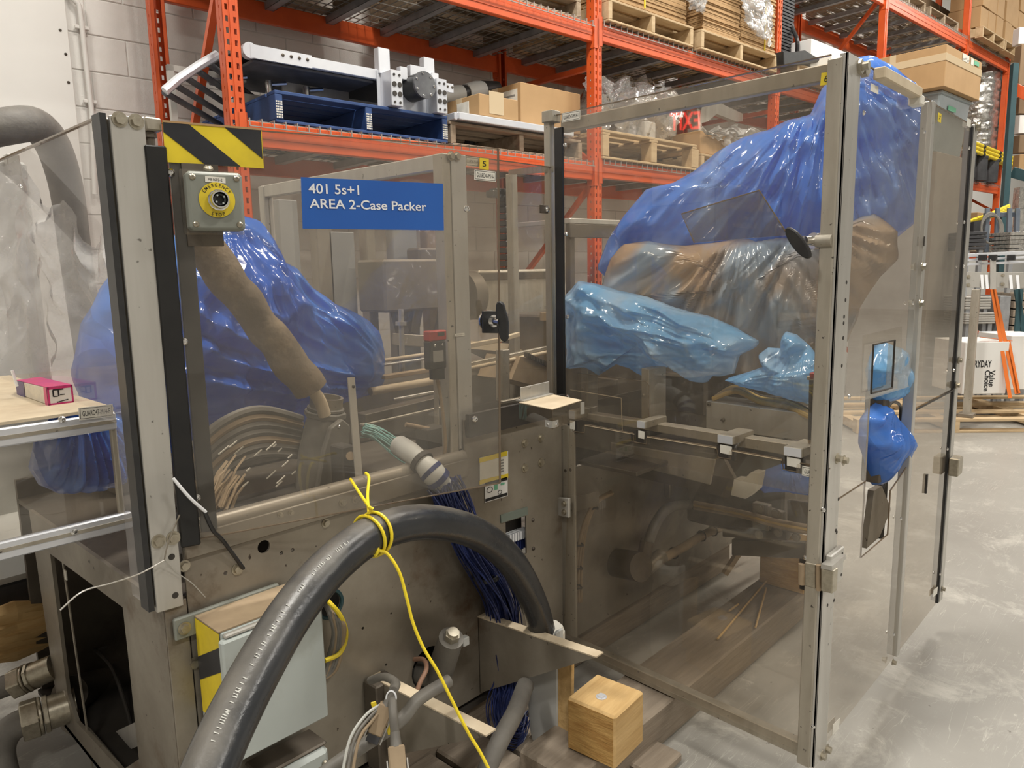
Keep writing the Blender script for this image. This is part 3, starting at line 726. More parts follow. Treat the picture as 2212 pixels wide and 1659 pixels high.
# ---- bay 2 low: film-wrapped machine, pallet, carton, steel bracket
zl = zdeck(1)
s4 = sR(onR(1308, 350, FN)).x; s5 = sR(onR(1508, 362, FN)).x
pallet('pale block pallet behind the tall glass door carrying the film bundle', s4-.05, FN-.02, zl, W=s5-s4, D=1.0, H=.20, blocks=True)
ps = sR(onR(1240, 300, FN)).x
s6 = sR(onR(1580, 345, FN)).x
pallet('pale pallet under the brown carton beneath the steel bracket', s5+.02, FN-.02, zl, W=1.0, D=1.0, H=.14)
bx = box_px('brown carton under crumpled film seen through the glass door', 1512, 1585, 345, 288, FN+.0, .6, z=zl+.145)
def blob(name, label, c, rx, ry, rz_, m, amp=.25, seed=0, n=28, cat='bundle', fr=2.4, cutz=None, M=None):
    vs = []; fs = []; c = V(c)
    for j in range(n+1):
        ph = PI*j/n
        for i in range(n*2):
            th = PI*i/n; d = V((math.cos(th)*math.sin(ph), math.sin(th)*math.sin(ph), math.cos(ph)))
            f = 1+amp*(1-2*abs(noise.noise(d*fr+V((seed, seed*2, 0)))))-amp*.5+amp*.35*noise.noise(d*fr*3+V((seed, 0, 0)))
            p = V((d.x*rx, d.y*ry, d.z*rz_))*f
            if cutz is not None: p.z = max(p.z, -cutz)
            vs.append(c+p)
    for j in range(n):
        for i in range(n*2): k = j*n*2; fs.append((k+i, k+(i+1) % (n*2), k+n*2+(i+1) % (n*2), k+n*2+i))
    q = MB(); q.add(vs, fs); return build(name, q, m, smooth=True, auto=50, label=label, cat=cat)
c = onR(1350, 245, FN+.5); blob('wrapped_machine', 'machine bundled in clear film on the pallet behind the near rack column', V((c.x, c.y, zl+.46)), .42, .42, .28, 'wrap', .3, 4, cutz=.24)
c = onR(1338, 280, FN+.45); mc = thing('wrapped_casting', 'silvery casting inside the film on the pale block pallet', 'machine part', V((c.x, c.y, zl+.21)), RA)
M = WM[mc.name]
for a, b, m in (((-.2, -.15, 0), (.2, .2, .12), 'alu_bright'), ((-.05, -.1, .12), (.1, .1, .26), 'alu'), ((.02, -.25, 0), (.16, -.16, .17), 'paper_white')): q = MB(M); q.box(a, b, .01); build('block', q, m, mc)
film('stretch_film', 'dull grey film hanging at the back of the second bay', [onR(1265, 165, FN+.25), onR(1405, 185, FN+.25), onR(1400, 262, FN+.25), onR(1268, 285, FN+.25)], amp=.06, seed=8)
film('stretch_film', 'crumpled clear film lying on the brown carton', [onR(1510, 270, FN-.03), onR(1690, 285, FN-.03), onR(1600, 322, FN-.03), onR(1540, 300, FN-.03)], amp=.06, seed=11)
a = onR(1512, 236, FN+.2)
br = thing('steel_bracket', 'perforated pale steel bracket arm above the brown carton', 'bracket', V((a.x, a.y, zl+.6)), 0)
q = MB(); pl = [onR(x, y, FN+.2) for x, y in ((1520, 216), (1538, 214), (1605, 246), (1604, 262), (1590, 262), (1548, 246), (1530, 262), (1508, 268))]
q.prism(pl, RN*.05); build('arm', q, 'alu', br)
q = MB(); q.cyl(onR(1500, 222, FN+.2), onR(1522, 218, FN+.2), .02, 10); build('pin', q, 'alu', br)
q = MB(); q.bar(V((a.x, a.y, zl+.15)), a+RN*.04, .06, .06, (1, 0, 0)); build('post', q, 'alu', br)
# ---- bay 3 goods
zl = zdeck(2)
s7 = sR(onR(1700, 170, FN)).x
pallet('low pallet under the long white carton in the third bay', s7, FN-.1, zdeck(1, True), W=1.5, D=1.0, H=.12)
wz = zdeck(1, True)+.125
a = sR(onR(1752, 118, FN-.1)); b = sR(onR(1892, 120, FN-.1))
wb = carton('long low white carton on the top deck above the glass guard', RK(a.x+.0, FN-.1, wz), RA, b.x-a.x, .9, .25, 'paper_white', 'paper_white')
a = onR(1700, 130, FN-.12); q = MB(); q.prism([onR(x, y, FN-.12) for x, y in ((1693, 110), (1715, 112), (1740, 108), (1772, 128), (1768, 134), (1742, 139), (1694, 143))], RN*.3)
q.tube(smooth_path([onR(1700, 0, FN+.2), onR(1712, 60, FN+.1), onR(1722, 85, FN+.0), onR(1722, 112, FN)], 5), .02, 8)
build('black_machine_cover', q, 'black_plastic', label='black folded machine cover on the top deck beside the third column', cat='cover', bevel=.006)
q = MB(RKM); s = sR(onR(1680, 60, FN+.1)).x
for k in range(26): q.box((s, FN+.1, wz+.12+k*.03), (s+.3, FN+.3, wz+.14+k*.03))
q.box((s+.02, FN+.12, wz+.1), (s+.28, FN+.28, wz+.95)); build('vent_stack', q, 'dark_stuff', label='black finned stack behind the third rack column', cat='machine part')
for k in range(2):
    s = CS[2]+.2+k*1.1
    pallet(['old pallet on the high deck above the third bay', 'second old pallet on the high deck of the third bay'][k], s, FN+.04, 4.44, W=1.0, D=1.0, m='pallet_old', H=.13)
    carton_stack(['carton stack on the high deck of the third bay, left', 'carton stack on the high deck of the third bay, right'][k], s, FN+.06, 4.572, .95, .9, .5)
for k in range(2):
    s = CS[3]+.2+k*1.15
    pallet(['old pallet on the high deck of the fourth bay, left', 'old pallet on the high deck of the fourth bay, right'][k], s, FN+.04, 4.44, W=1.0, D=1.0, m='pallet_old', H=.13)
for k in range(2):
    s = CS[4]+.15+k*1.0
    pallet(['small pallet leaning over the top right beam, left', 'small pallet over the top right beam, right'][k], s, FN-.12, 4.44, W=.95, D=1.0, m='pallet_wood', H=.14)
    rnd = random.Random(k)
    for j in range(3):
        for i in range(3):
            carton('tan carton in the top right corner, %s pallet, %s row, %s' % (['left', 'right'][k], ['bottom', 'middle', 'top'][j], ['left', 'centre', 'right'][i]), RK(s+.02+i*.31, FN-.1+rnd.uniform(0, .03), 4.585+j*.262), RA, .30, .4, .26, 'cardboard', group='cartons at the top right corner', vtape=False)
for k, (w_, zb_, h_) in enumerate(((2.2, 2.634, .8), (2.2, 1.634, .7), (2.2, 4.44, .7))):
    for j in range(3):
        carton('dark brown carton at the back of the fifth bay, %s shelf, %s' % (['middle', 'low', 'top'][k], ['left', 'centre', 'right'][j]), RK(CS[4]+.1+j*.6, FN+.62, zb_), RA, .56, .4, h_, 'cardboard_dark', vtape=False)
# big crates seen through the third and fourth bays
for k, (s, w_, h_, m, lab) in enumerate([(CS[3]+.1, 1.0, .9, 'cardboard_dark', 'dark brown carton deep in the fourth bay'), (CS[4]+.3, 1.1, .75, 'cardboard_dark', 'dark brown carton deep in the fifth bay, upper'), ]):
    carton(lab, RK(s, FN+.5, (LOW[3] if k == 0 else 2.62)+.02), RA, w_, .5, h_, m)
# ---- carton on grey tub and foil pillow column
tn = FN-.75
a = sR(onR(2030, 240, tn)); b = sR(onR(2096, 240, tn)); zt0 = sR(onR(2020, 246, tn)).z; zt1 = sR(onR(1972+40, 186, tn)).z
tw = b.x-a.x
base = carton('tall brown carton hidden mostly behind the glass guard under the grey tub', RK(a.x, tn, 0), RA, tw, .8, zt0-.35, 'crate_grey', vtape=False)
tb = thing('grey_tub', 'pale grey plastic tub under the wide flat carton at right', 'tub', RK(a.x, tn, zt0-.35), RA); M = WM[tb.name]
H = zt1-zt0+.35
q = MB(M); q.add([(.05, .05, 0), (tw-.05, .05, 0), (tw-.05, .75, 0), (.05, .75, 0), (0, 0, H), (tw, 0, H), (tw, .8, H), (0, .8, H)], [(0, 3, 2, 1), (4, 5, 6, 7), (0, 1, 5, 4), (1, 2, 6, 5), (2, 3, 7, 6), (3, 0, 4, 7)])
build('body', q, 'grey_tub', tb, bevel=.02)
q = MB(M); q.box((-.02, -.02, H-.03), (tw+.02, .82, H), .008); build('rim', q, 'grey_tub', tb)
q = MB(M); q.box((tw*.25, -.004, H*.72), (tw*.5, -.001, H*.8)); build('tape_mark', q, 'green_tape', tb)
a2 = sR(onR(2040, 180, tn-.08)); b2_ = sR(onR(2118, 180, tn-.08)); zc1 = sR(onR(2060, 108, tn-.05)).z; zc = zt1+.002
a3 = sR(onR(1932, 150, tn-.05))
wc = carton('wide flat tan carton strapped with pink film on the grey tub', RK(a2.x, tn-.08, zc), RA+.0, b2_.x-a2.x, 1.0, zc1-zc, 'cardboard', 'tape')
M = WM[wc.name]; Wc = b2_.x-a2.x; Hc = zc1-zc
q = MB(M); q.box((-.004, -.004, Hc*.62), (Wc+.004, 1.004, Hc*.80), .001); build('film_band', q, 'tape', wc, label='pinkish stretch film band')
q = MB(M); q.box((Wc*.42, -.006, Hc*.8), (Wc*.6, -.004, Hc*.98)); q.box((Wc*.66, -.006, Hc*.8), (Wc*.74, -.004, Hc*.97)); lb = build('shipping_label', q, 'label_white', wc)
q = MB(M)
for k in range(5): q.box((Wc*.44+.04*k, -.008, Hc*(.83+.02*(k % 3))), (Wc*.44+.04*k+.025, -.006, Hc*(.86+.02*(k % 3))))
build('print', q, 'ink_faint', lb)
q = MB(M); q.box((Wc*.76, -.006, Hc*.84), (Wc*.9, -.004, Hc*.95)); build('green_tape', q, 'green_tape', wc)
q = MB(); rnd = random.Random(3)
fs_, fe = sR(onR(2086, 262, tn+1.1)), sR(onR(2136, 262, tn+1.1)); ztop = sR(onR(2105, 74, tn+1.1)).z
vs = []; fs = []; n = 90; mth = 40
for j in range(n+1):
    z = 2.636+(ztop-2.636)*j/n
    for i in range(mth):
        th = 2*PI*i/mth; cx = math.cos(th); cy = math.sin(th)
        k = (abs(cx)**4+abs(cy)**4)**-.25
        sq = 1 if j < n*.93 else math.sqrt(max(.02, 1-((j/n-.93)/.07)**2))
        f = 1+.10*(1-2*abs(noise.noise(V((cx*3, cy*3, z*14)))))+.05*noise.noise(V((cx*9, cy*9, z*22)))
        vs.append(RK((fs_.x+fe.x)/2+cx*k*(fe.x-fs_.x)*.42*f*(.5+.5*sq), tn+1.1+cy*k*.25*f*sq, z))
for j in range(n):
    for i in range(mth): fs.append((j*mth+i, j*mth+(i+1) % mth, (j+1)*mth+(i+1) % mth, (j+1)*mth+i))
q.add(vs, fs+[tuple(range(n*mth, n*mth+mth))]); build('foil_wrapped_roll', q, 'foil', smooth=True, auto=50, label='tall shiny crinkled foil roll standing behind the flat carton', cat='roll')
# ---- fifth bay goods
zz = 2.62+.012
for k in range(9):
    a = RK(CS[4]+.1, FN-.08+.06*(k % 3), zz+.36+.055*(k//3)+.02*(k % 3)); b = RK(CS[4]+2.1, FN-.1+.07*(k % 3), zz+.30+.05*(k//3))
    t = thing('yellow_pole', 'yellow pole with black bands in the bundle on the right rack', 'pole', a, 0, group='bundle of yellow poles on the rack')
    build('shaft', MB().cyl(a, b, .026, 10), 'yellow', t, smooth=True)
    for f in (.25, .6): build('band', MB().cyl(a.lerp(b, f), a.lerp(b, f+.04), .028, 10), 'black_plastic', t)
for k in range(3):
    p = RK(CS[4]+.25+k*.5, FN+.0, zz); q = MB(); q.cyl(p, p+V((0, 0, .30)), .12, 12); q.cyl(p+V((0, 0, .3)), p+V((0, 0, .33)), .125, 12)
    build('black_crate', q, 'dark_stuff', label=['black drum under the yellow poles, left', 'black drum under the yellow poles, middle', 'black drum under the yellow poles, right'][k], cat='drum')
zz = 1.62+.012
pallet('small dark pallet under the black machine on the right rack', CS[4]+.1, FN-.02, zz, W=1.5, D=.9, m='pallet_old', H=.12)
t = thing('black_machine', 'black bolted machine block with brown card on top on the right rack', 'machine', RK(CS[4]+.8, FN, zz+.122), RA); M = WM[t.name]
for a, b, m, nm in (((0, 0, 0), (.5, .3, .35), 'dark_stuff', 'housing'), ((-.7, .05, .2), (0, .3, .32), 'dark_stuff', 'arm'), ((.05, -.02, .35), (.5, .3, .44), 'cardboard', 'card_flap'), ((.08, -.03, .1), (.12, 0, .16), 'chrome', 'fitting'), ((.35, -.03, .2), (.4, 0, .25), 'chrome', 'fitting')):
    q = MB(M); q.box(a, b, .008); build(nm, q, m, t)
# ================================================================== MACHINE
YF = 1.58; XC = .575
def FY(px, py, dy=0): return onY(px, py, YF+dy)
def LX(px, py, dx=0): return onX(px, py, XC+dx)
HA = V((1.95, 1.61, 0)); HB = V((1.903, .665, 0)); HD = (HB-HA).normalized(); HN = V((HD.y, -HD.x, 0))   # door plane: runs from hinge towards the aisle
if HN.x > 0: HN = -HN                                       # faces the camera
def GX(px, py, off=0): return onN(px, py, HN, HA+HN*off)    # off>0 nearer the camera
YG = .67
def GY(px, py, off=0): return onY(px, py, YG-off)
def AT(px, py, d): return CAM+ray(px, py)*d
d0 = V((.655, 1.565, 0)); d1 = (onZ(1076, 325, 1.811)+onZ(1079, 1050, .943))/2; d1.z = 0
DD = (d1-d0).normalized(); DN = V((DD.y, -DD.x, 0))
if DN.y > 0: DN = -DN
def D5(px, py, off=0): return onN(px, py, DN, d0+DN*off)
Z3 = V((0, 0, 1))
def slab(name, pts, th, nrm, m, parent=None, bevel=0, **k):
    q = MB(); q.prism(pts, V(nrm).normalized()*-th); return build(name, q, m, parent, bevel=bevel, **k)
def tag_label(parent, F, px0, py0, px1, py1, off, s, fs=.5, name='label', m='label_white', frame=True, nrm=None, ink='ink', pad=.12):
    """small printed label: left-middle and right-middle pixel, its height in pixels given by py-pairs"""
    pass
def printed(parent, F, quad, off, s, m='label_white', ink='ink', hfrac=.42, wfrac=.8, name='label', border=True, yoff=0, label=None):
    """label on surface F; quad = four pixels tl,tr,br,bl"""
    P = [F(x, y, off) for x, y in quad]
    a = (P[1]-P[0]+P[2]-P[3])/2; b = (P[0]-P[3]+P[1]-P[2])/2; W = a.length; H = b.length; a.normalize(); b = (b-a*b.dot(a)).normalized()
    n = a.cross(b); c = (P[0]+P[1]+P[2]+P[3])/4
    q = MB(); q.prism([c-a*W/2-b*H/2, c+a*W/2-b*H/2, c+a*W/2+b*H/2, c-a*W/2+b*H/2], n*.0012)
    o = build(name, q, m, parent, label=label)
    third = parent.parent is not None
    par = parent if third else o
    if border:
        q = MB(); e = .0009
        for u0, v0, u1, v1 in ((-.46, -.40, .46, -.40), (-.46, .40, .46, .40), (-.46, -.40, -.46, .40), (.46, -.40, .46, .40)):
            p0 = c+a*W*u0+b*H*v0+n*.0015; p1 = c+a*W*u1+b*H*v1+n*.0015; q.bar(p0, p1, e, .0003, n)
        build('border', q, ink, par)
    if s: text(s, H*hfrac, c-a*W*wfrac/2-b*H*(hfrac/2-yoff)+n*.0014, a, b, ink, par, width=W*wfrac)
    return o
# ---------------------------------------------------------------- base machine
cp = thing('case_packer', 'dusty stainless steel case packing machine filling the foreground', 'machine', (1.9, 2.1, .16))
XE = 3.5
ZT = .94
hole = lambda F, px, py, r, n=20: [((F(px, py).x)+r*math.cos(2*PI*k/n), F(px, py).z+r*math.sin(2*PI*k/n)) for k in range(n)]
xl = FY(397, 1340).x+.012
outer = [(xl, .16), (1.93, .16), (1.93, 1.06), (1.475, 1.06), (1.475, ZT), (xl, ZT)]
holes = [hole(FY, 570, 1181, .016), hole(FY, 713, 1305, .032), hole(FY, 926, 1442, .064), hole(FY, 487, 1238, .005, 10), hole(FY, 608, 1195, .005, 10), hole(FY, 632, 1188, .005, 10),
         hole(FY, 784, 1357, .004, 10), hole(FY, 845, 1325, .003, 10), hole(FY, 834, 1436, .004, 10)]
w0, w1 = FY(1092, 1128), FY(1138, 1195)
holes.append([(w0.x, w1.z-.01), (w1.x, w1.z-.0), (w1.x, w0.z-.005), (w0.x, w0.z+.0)])
q = MB(); q.holed((0, YF, 0), (1, 0, 0), (0, 0, 1), -.006, outer, holes); build('side_plate', q, 'steel', cp)
q = MB(); q.holed((0, YF, 0), (1, 0, 0), (0, 0, 1), -.006, [(1.99, .16), (XE, .16), (XE, .80), (1.99, .80)], []); build('side_plate', q, 'steel', cp)
q = MB(); q.tube([(xl, YF+.012, ZT+.006), (1.475, YF+.012, ZT+.006)], .022, 14); q.box((xl, YF-.012, ZT-.052), (1.475, YF+.005, ZT+.004), .003); build('top_lip', q, 'steel', cp, smooth=True)
q = MB(); q.box((XC+.0005, YF-.004, .12), (xl-.004, YF+.0015, .80), .001); build('corner_column', q, 'steel', cp)
# left end plate with its opening (plane X = XC, seen from the left)
def yz(px, py): p = LX(px, py); return (p.y, p.z)
ob = yz(132, 1575); ob2 = yz(190, 1662)
outer = [(YF+.004, .02), (YF+.03, .80), (2.62, .80), (2.62, .28), (2.2, .02)]
outer = [(YF+.002, .12), (YF+.002, .80), (yz(72, 1180)[0], .80), (ob[0], ob[1]), (ob[0]-.12, .12)]
ope = [yz(108, 1196), yz(265, 1312), yz(275, 1400), yz(300, 1640), yz(262, 1665), yz(165, 1560), yz(146, 1500)]
q = MB(); q.holed((XC, 0, 0), (0, 1, 0), (0, 0, 1), .01, outer, [ope]); build('end_plate', q, 'steel', cp)
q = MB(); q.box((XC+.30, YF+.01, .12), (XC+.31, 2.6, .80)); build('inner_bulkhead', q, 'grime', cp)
q = MB(); q.box((XC+.01, YF+.01, .785), (1.93, 2.75, .80)); build('bed_plate', q, 'steel_dark', cp)
q = MB(); q.box((XC+.01, 2.74, .12), (XE, 2.76, .86)); build('rear_plate', q, 'steel_dark', cp)
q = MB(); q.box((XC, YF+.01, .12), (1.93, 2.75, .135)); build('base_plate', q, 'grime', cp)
q = MB(); q.box((XC+.012, 2.0, .135), (XC+.022, 2.30, .15)); q.bar((XC+.012, 1.63, .16), (XC+.012, 2.3, .16), .02, .06, ch=.003); build('base_rail', q, 'steel', cp)
# things in the opening
a = LX(225, 1390, .22); q = MB(); q.cyl(a, a+V((-.03, 0, 0)), .03, 18); build('shaft_collar', q, 'chrome', cp, smooth=True)
q = MB(); q.cyl(a+V((-.03, 0, 0)), a+V((-.045, 0, 0)), .018, 14); q.tube(smooth_path([a+V((-.04, 0, 0)), LX(240, 1440, .16), LX(270, 1520, .14), LX(290, 1600, .13)]), .006, 8); build('cable_stub', q, 'grime', cp, smooth=True)
q = MB(); q.cyl(LX(150, 1500, .03), LX(250, 1470, .25), .055, 20); q.cyl(LX(235, 1474, .22), LX(262, 1468, .27), .042, 8); build('motor', q, 'steel_dark', cp, smooth=True)
q = MB(); q.bar(LX(128, 1160, .006), LX(200, 1659, .008), .012, .003, (1, 0, 0)); build('hanging_strap', q, 'steel', cp)
q = MB(); q.bar(LX(141, 1232, .0), LX(143, 1252, .0), .014, .003, (1, 0, 0)); build('strap_label', q, 'label_white', cp)
q = MB(); q.prism([LX(x, y, .06) for x, y in ((250, 1580), (292, 1560), (298, 1612), (283, 1618))], V((.006, 0, 0))); build('bracket_plate', q, 'alu', cp)
# bolts on side plate
for px, py, r in ((508, 1160, .009), (513, 1229, .010), (703, 1130, .008), (740, 1085, .008), (768, 1078, .008), (398, 1222, .009), (418, 1433, .010), (1133, 957, .010), (1168, 946, .010), (1133, 1011, .010), (1168, 999, .010), (605, 1112, .005), (628, 1107, .005)):
    y = -.012 if py < 1120 and px < 900 else 0
    build('hex_bolt', MB().bolt(FY(px, py, y), (0, -1, 0), r), 'bolt_zinc', cp)
for px, py in ((742, 1392), (1151, 1123), (1152, 1185)): build('screw', MB().button(FY(px, py), (0, -1, 0), .007), 'steel_dark', cp)
# stickers and terminal window
st = printed(cp, FY, ((1036, 990), (1096, 974), (1098, 1032), (1036, 1047)), -.002, '', name='warning_sticker', border=False)
q = MB(); P = [FY(x, y, -.0045) for x, y in ((1036, 990), (1096, 974), (1096, 984), (1036, 1000))]; q.prism(P, V((0, .001, 0))); P = [FY(x, y, -.0045) for x, y in ((1036, 1038), (1098, 1023), (1098, 1032), (1036, 1047))]; q.prism(P, V((0, .001, 0)))
build('yellow_band', q, 'yellow', st)
q = MB()
for k in range(5): P = [FY(1080+dx, 994+k*6+dy, -.0045) for dx, dy in ((0, 0), (8, -2), (8, 1), (0, 3))]; q.prism(P, V((0, .001, 0)))
build('print', q, 'ink_faint', st)
st = printed(cp, FY, ((1047, 1042), (1096, 1029), (1096, 1071), (1048, 1086)), -.002, '', name='maker_sticker', border=False, m='paper_white')
q = MB()
for Q in (((1048, 1043), (1096, 1030), (1096, 1037), (1048, 1050)), ((1049, 1078), (1096, 1064), (1096, 1070), (1049, 1084))): q.prism([FY(x, y, -.0045) for x, y in Q], V((0, .001, 0)))
for cx, cy, rr in ((1058, 1058, .009), (1080, 1063, .006)):
    c = FY(cx, cy, -.0045); q.tube([c+V((rr*1.4*math.cos(t*PI/8), 0, rr*math.sin(t*PI/8))) for t in range(17)], .0009, 4)
build('print', q, 'ink', st)
q = MB(); q.prism([FY(x, y, -.0045) for x, y in ((1068, 1048), (1075, 1046), (1075, 1057), (1068, 1059))], V((0, .001, 0))); q.bar(FY(1082, 1046, -.005), FY(1090, 1044, -.005), .006, .001, (0, 1, 0)); build('green_patch', q, 'green_tape', st)
q = MB(); q.prism([FY(x, y, -.004) for x, y in ((1082, 1113), (1140, 1095), (1140, 1112), (1083, 1130))], V((0, .004, 0))); build('rating_plate', q, 'sage', cp)
q = MB(); q.box((w0.x-.03, YF+.05, w1.z-.03), (w1.x+.03, YF+.055, w0.z+.03)); tw_ = build('terminal_block', q, 'grime', cp)
q = MB(); q2 = MB()
for k in range(8):
    p = FY(1102+5.6*k, 1165-1.9*k, .02); q.box((p.x, p.y, p.z-.014), (p.x+.007, p.y+.03, p.z+.014)); q2.box((p.x, p.y+.004, p.z-.05), (p.x+.006, p.y+.03, p.z-.016))
build('terminals', q, 'white', tw_); build('lower_terminals', q2, 'cable_navy', tw_)
# ---- triangular gussets
def gusset(p0, pb, tip, depth_px=None):
    """perpendicular to the side plate at X of p0"""
    a = FY(*p0); X = a.x; t = onX(tip[0], tip[1], X); b = V((X, YF, FY(*pb).z))
    g = MB(); a.y = YF
    g.prism([a, t, b], V((.004, 0, 0))); o = build('gusset', g, 'steel', cp)
    f = MB(); f.bar(a+V((.016, 0, 0)), t+V((.016, 0, .0)), .034, .004, (0, 0, 1)); build('gusset_flange', f, 'dust_tan', o)
    f = MB(); f.box((X, YF-.004, b.z), (X+.03, YF, a.z)); build('gusset_foot', f, 'steel', o)
    for z in (a.z-.03, b.z+.02): build('screw', MB().button(V((X+.016, YF-.004, z)), (0, -1, 0), .006), 'bolt_zinc', o)
    return o, a, t
gusset((1032, 1332), (1036, 1497), (1288, 1420))
_, g2a, g2t = gusset((800, 1462), (812, 1640), (1050, 1590))
q = MB(); p = FY(786, 1470); q.box((p.x-.004, YF-.06, FY(800, 1650).z), (p.x+.07, YF-.002, p.z+.004), .004); build('channel_bracket', q, 'steel_dark', cp)
# dark grommet, cable tails
q = MB(); c = FY(713, 1305, -.001); q.tube([c+V((.036*math.cos(t*PI/12), 0, .036*math.sin(t*PI/12))) for t in range(25)], .005, 8); build('grommet', q, 'teal_paint', cp, smooth=True)
def cables(name, label, paths, m, r, parent=None, cat='cable', group=None, n=8):
    out = []
    for k, pth in enumerate(paths):
        mm = m if isinstance(m, str) else m[k % len(m)]
        q = MB(); q.tube(smooth_path(pth, 6), r if not isinstance(r, (list, tuple)) else r[k % len(r)], n)
        if parent is not None: out.append(build(name, q, mm, parent, smooth=True))
        else: out.append(build(name, q, mm, smooth=True, label=label if isinstance(label, str) else label[k], cat=cat, group=group))
    return out
cables('cable', '', [[FY(700+3*k, 1300+2*k, .02), FY(712+6*k, 1325+3*k, -.03-.004*k), FY(722+5*k, 1370, -.035-.004*k), FY(708+4*k, 1430+4*k, -.03), FY(700-4*k, 1470, -.02)] for k in range(5)], ['cable_grey', 'cable_tan', 'cable_grey'], .007, cp)
cables('yellow_lead', ['short yellow lead looping from the grommet behind the cabinet'], [[FY(702, 1291, .02), FY(712, 1302, -.03), FY(735, 1330, -.05), FY(748, 1370, -.05), FY(735, 1410, -.05), FY(702, 1427, -.05)]], 'yellow', .006)
# plug and pipe in the big hole
q = MB(); a = FY(948, 1458, -.03); b = FY(975, 1378, -.12); q.tube([a, b], [.040, .036], 16); q.tube([FY(905, 1452, .03), a], [.035, .038], 14); plug = build('motor_plug', q, 'cable_grey', cp, smooth=True)
q = MB(); q.cyl(b, b+(b-a).normalized()*.02, .022, 6); q.cyl(b+(b-a).normalized()*.02, b+(b-a).normalized()*.03, .016, 12); build('gland_nut', q, 'bolt_zinc', plug)
q = MB(); p = FY(1003, 1385, -.10); q.box(p-V((.012, .01, .012)), p+V((.012, .01, .014)), .002); build('clear_cap', q, 'white_grey', plug)
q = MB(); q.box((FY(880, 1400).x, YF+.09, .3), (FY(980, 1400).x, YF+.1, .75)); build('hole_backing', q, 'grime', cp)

# ---- vertical strap and black block behind the left door
q = MB(); a = onY(758, 815, 1.66); b = onY(776, 1040, 1.62); q.bar(b, a, .022, .004, (0, 1, 0)); o = build('flat_bar', q, 'alu', cp)
build('hole_mark', MB().button(onY(763, 835, 1.655), (0, -1, 0), .005), 'grime', o)
q = MB(); p = onY(745, 1000, 1.68); q.box((p.x-.02, 1.66, ZT-.05), (p.x+.02, 1.72, p.z+.05), .004); o = build('clamp_block', q, 'grime', cp)
build('clamp_screw', MB().cyl(onY(757, 985, 1.64), onY(757, 985, 1.67), .012, 14), 'rust_tan', o, smooth=True)
# ---- conduit elbow with big nut (Y ~1.85) and the tan tube
ye = 1.86
eb = thing('conduit_elbow', 'grey cast conduit elbow below the dusty tan tube', 'fitting', onY(695, 1060, ye))
pb_, pt_ = onY(688, 1075, ye), onY(702, 900, ye)
q = MB(); q.tube([pb_-V((0, 0, .1)), pb_, pb_.lerp(pt_, .55), pt_.lerp(pb_, .08), pt_], [.072, .070, .068, .055, .050], 20); q.box((pb_.x-.02, ye-.06, ZT-.1), (pb_.x+.11, ye+.05, pb_.z+.09), .012); build('body', q, 'cabinet_grey' if False else 'cable_grey', eb, smooth=True)
n1 = pt_; q = MB(); ax = V((.10, -.12, 1)).normalized(); q.cyl(n1, n1+ax*.018, .062, 8); q.cyl(n1+ax*.018, n1+ax*.03, .054, 20); build('lock_nut', q, 'cable_grey', eb, bevel=.003)
q = MB(); vs = []; fs = []; c = n1+ax*.03; A = ax.orthogonal().normalized(); B = ax.cross(A)
for k in range(20):
    th = k*PI/10; dd = A*math.cos(th)+B*math.sin(th); vs += [c+dd*.048, c+dd*.048+ax*.03, c+dd*.041+ax*.03, c+dd*.041-ax*.02]
for k in range(20):
    j = (k+1) % 20
    for e in range(3): fs.append((k*4+e, j*4+e, j*4+e+1, k*4+e+1))
q.add(vs, fs); build('collar', q, 'steel', eb, smooth=True)
q = MB(); p = [onY(x, y, ye-.085) for x, y in ((740, 905), (758, 920), (752, 1000), (742, 1060), (685, 1068), (700, 975), (715, 925))]; q.prism(p, V((0, .02, 0))); build('cover_plate', q, 'cable_grey', eb, bevel=.004)
build('cover_screw', MB().button(onY(732, 922, ye-.086), (0, -1, 0), .006), 'chrome', eb)
tt = thing('fabric_tube', 'dusty tan fabric tube slanting down in front of the blue tarp', 'tube', onY(690, 860, 1.80))
a = onY(440, 535, 1.84); b = onY(672, 842, 1.80); N_ = 24
pts = [a.lerp(b, i/N_)+V((0, 0, .006*math.sin(i*.9))) for i in range(-2, N_+1)]
q = MB(); q.tube(pts, [.047+.0015*math.sin(i*1.3)+.002*math.sin(i*.37) for i in range(len(pts))], 24); build('sleeve', q, 'sleeve_brown', tt, smooth=True)
q = MB(); e = onY(700, 875, 1.81); q.tube(smooth_path([b-(b-a)*.05, b.lerp(e, .6), e-V((0, 0, .03))], 5), .018, 10); build('cable_core', q, 'dust_tan', tt, smooth=True)
cables('bundled_cable', ['dusty cable curving left of the conduit elbow, %s' % w_ for w_ in ('topmost', 'second from the top', 'third from the top', 'middle one', 'third from the bottom', 'second from the bottom', 'lowest')],
       [[onY(650, 905+13*k, 1.92), onY(560, 885+16*k, 1.90), onY(480, 912+18*k, 1.88), onY(395, 985+22*k, 1.86)] for k in range(7)], ['cable_grey', 'cable_tan', 'cable_grey'], .013, group='cables left of the elbow')
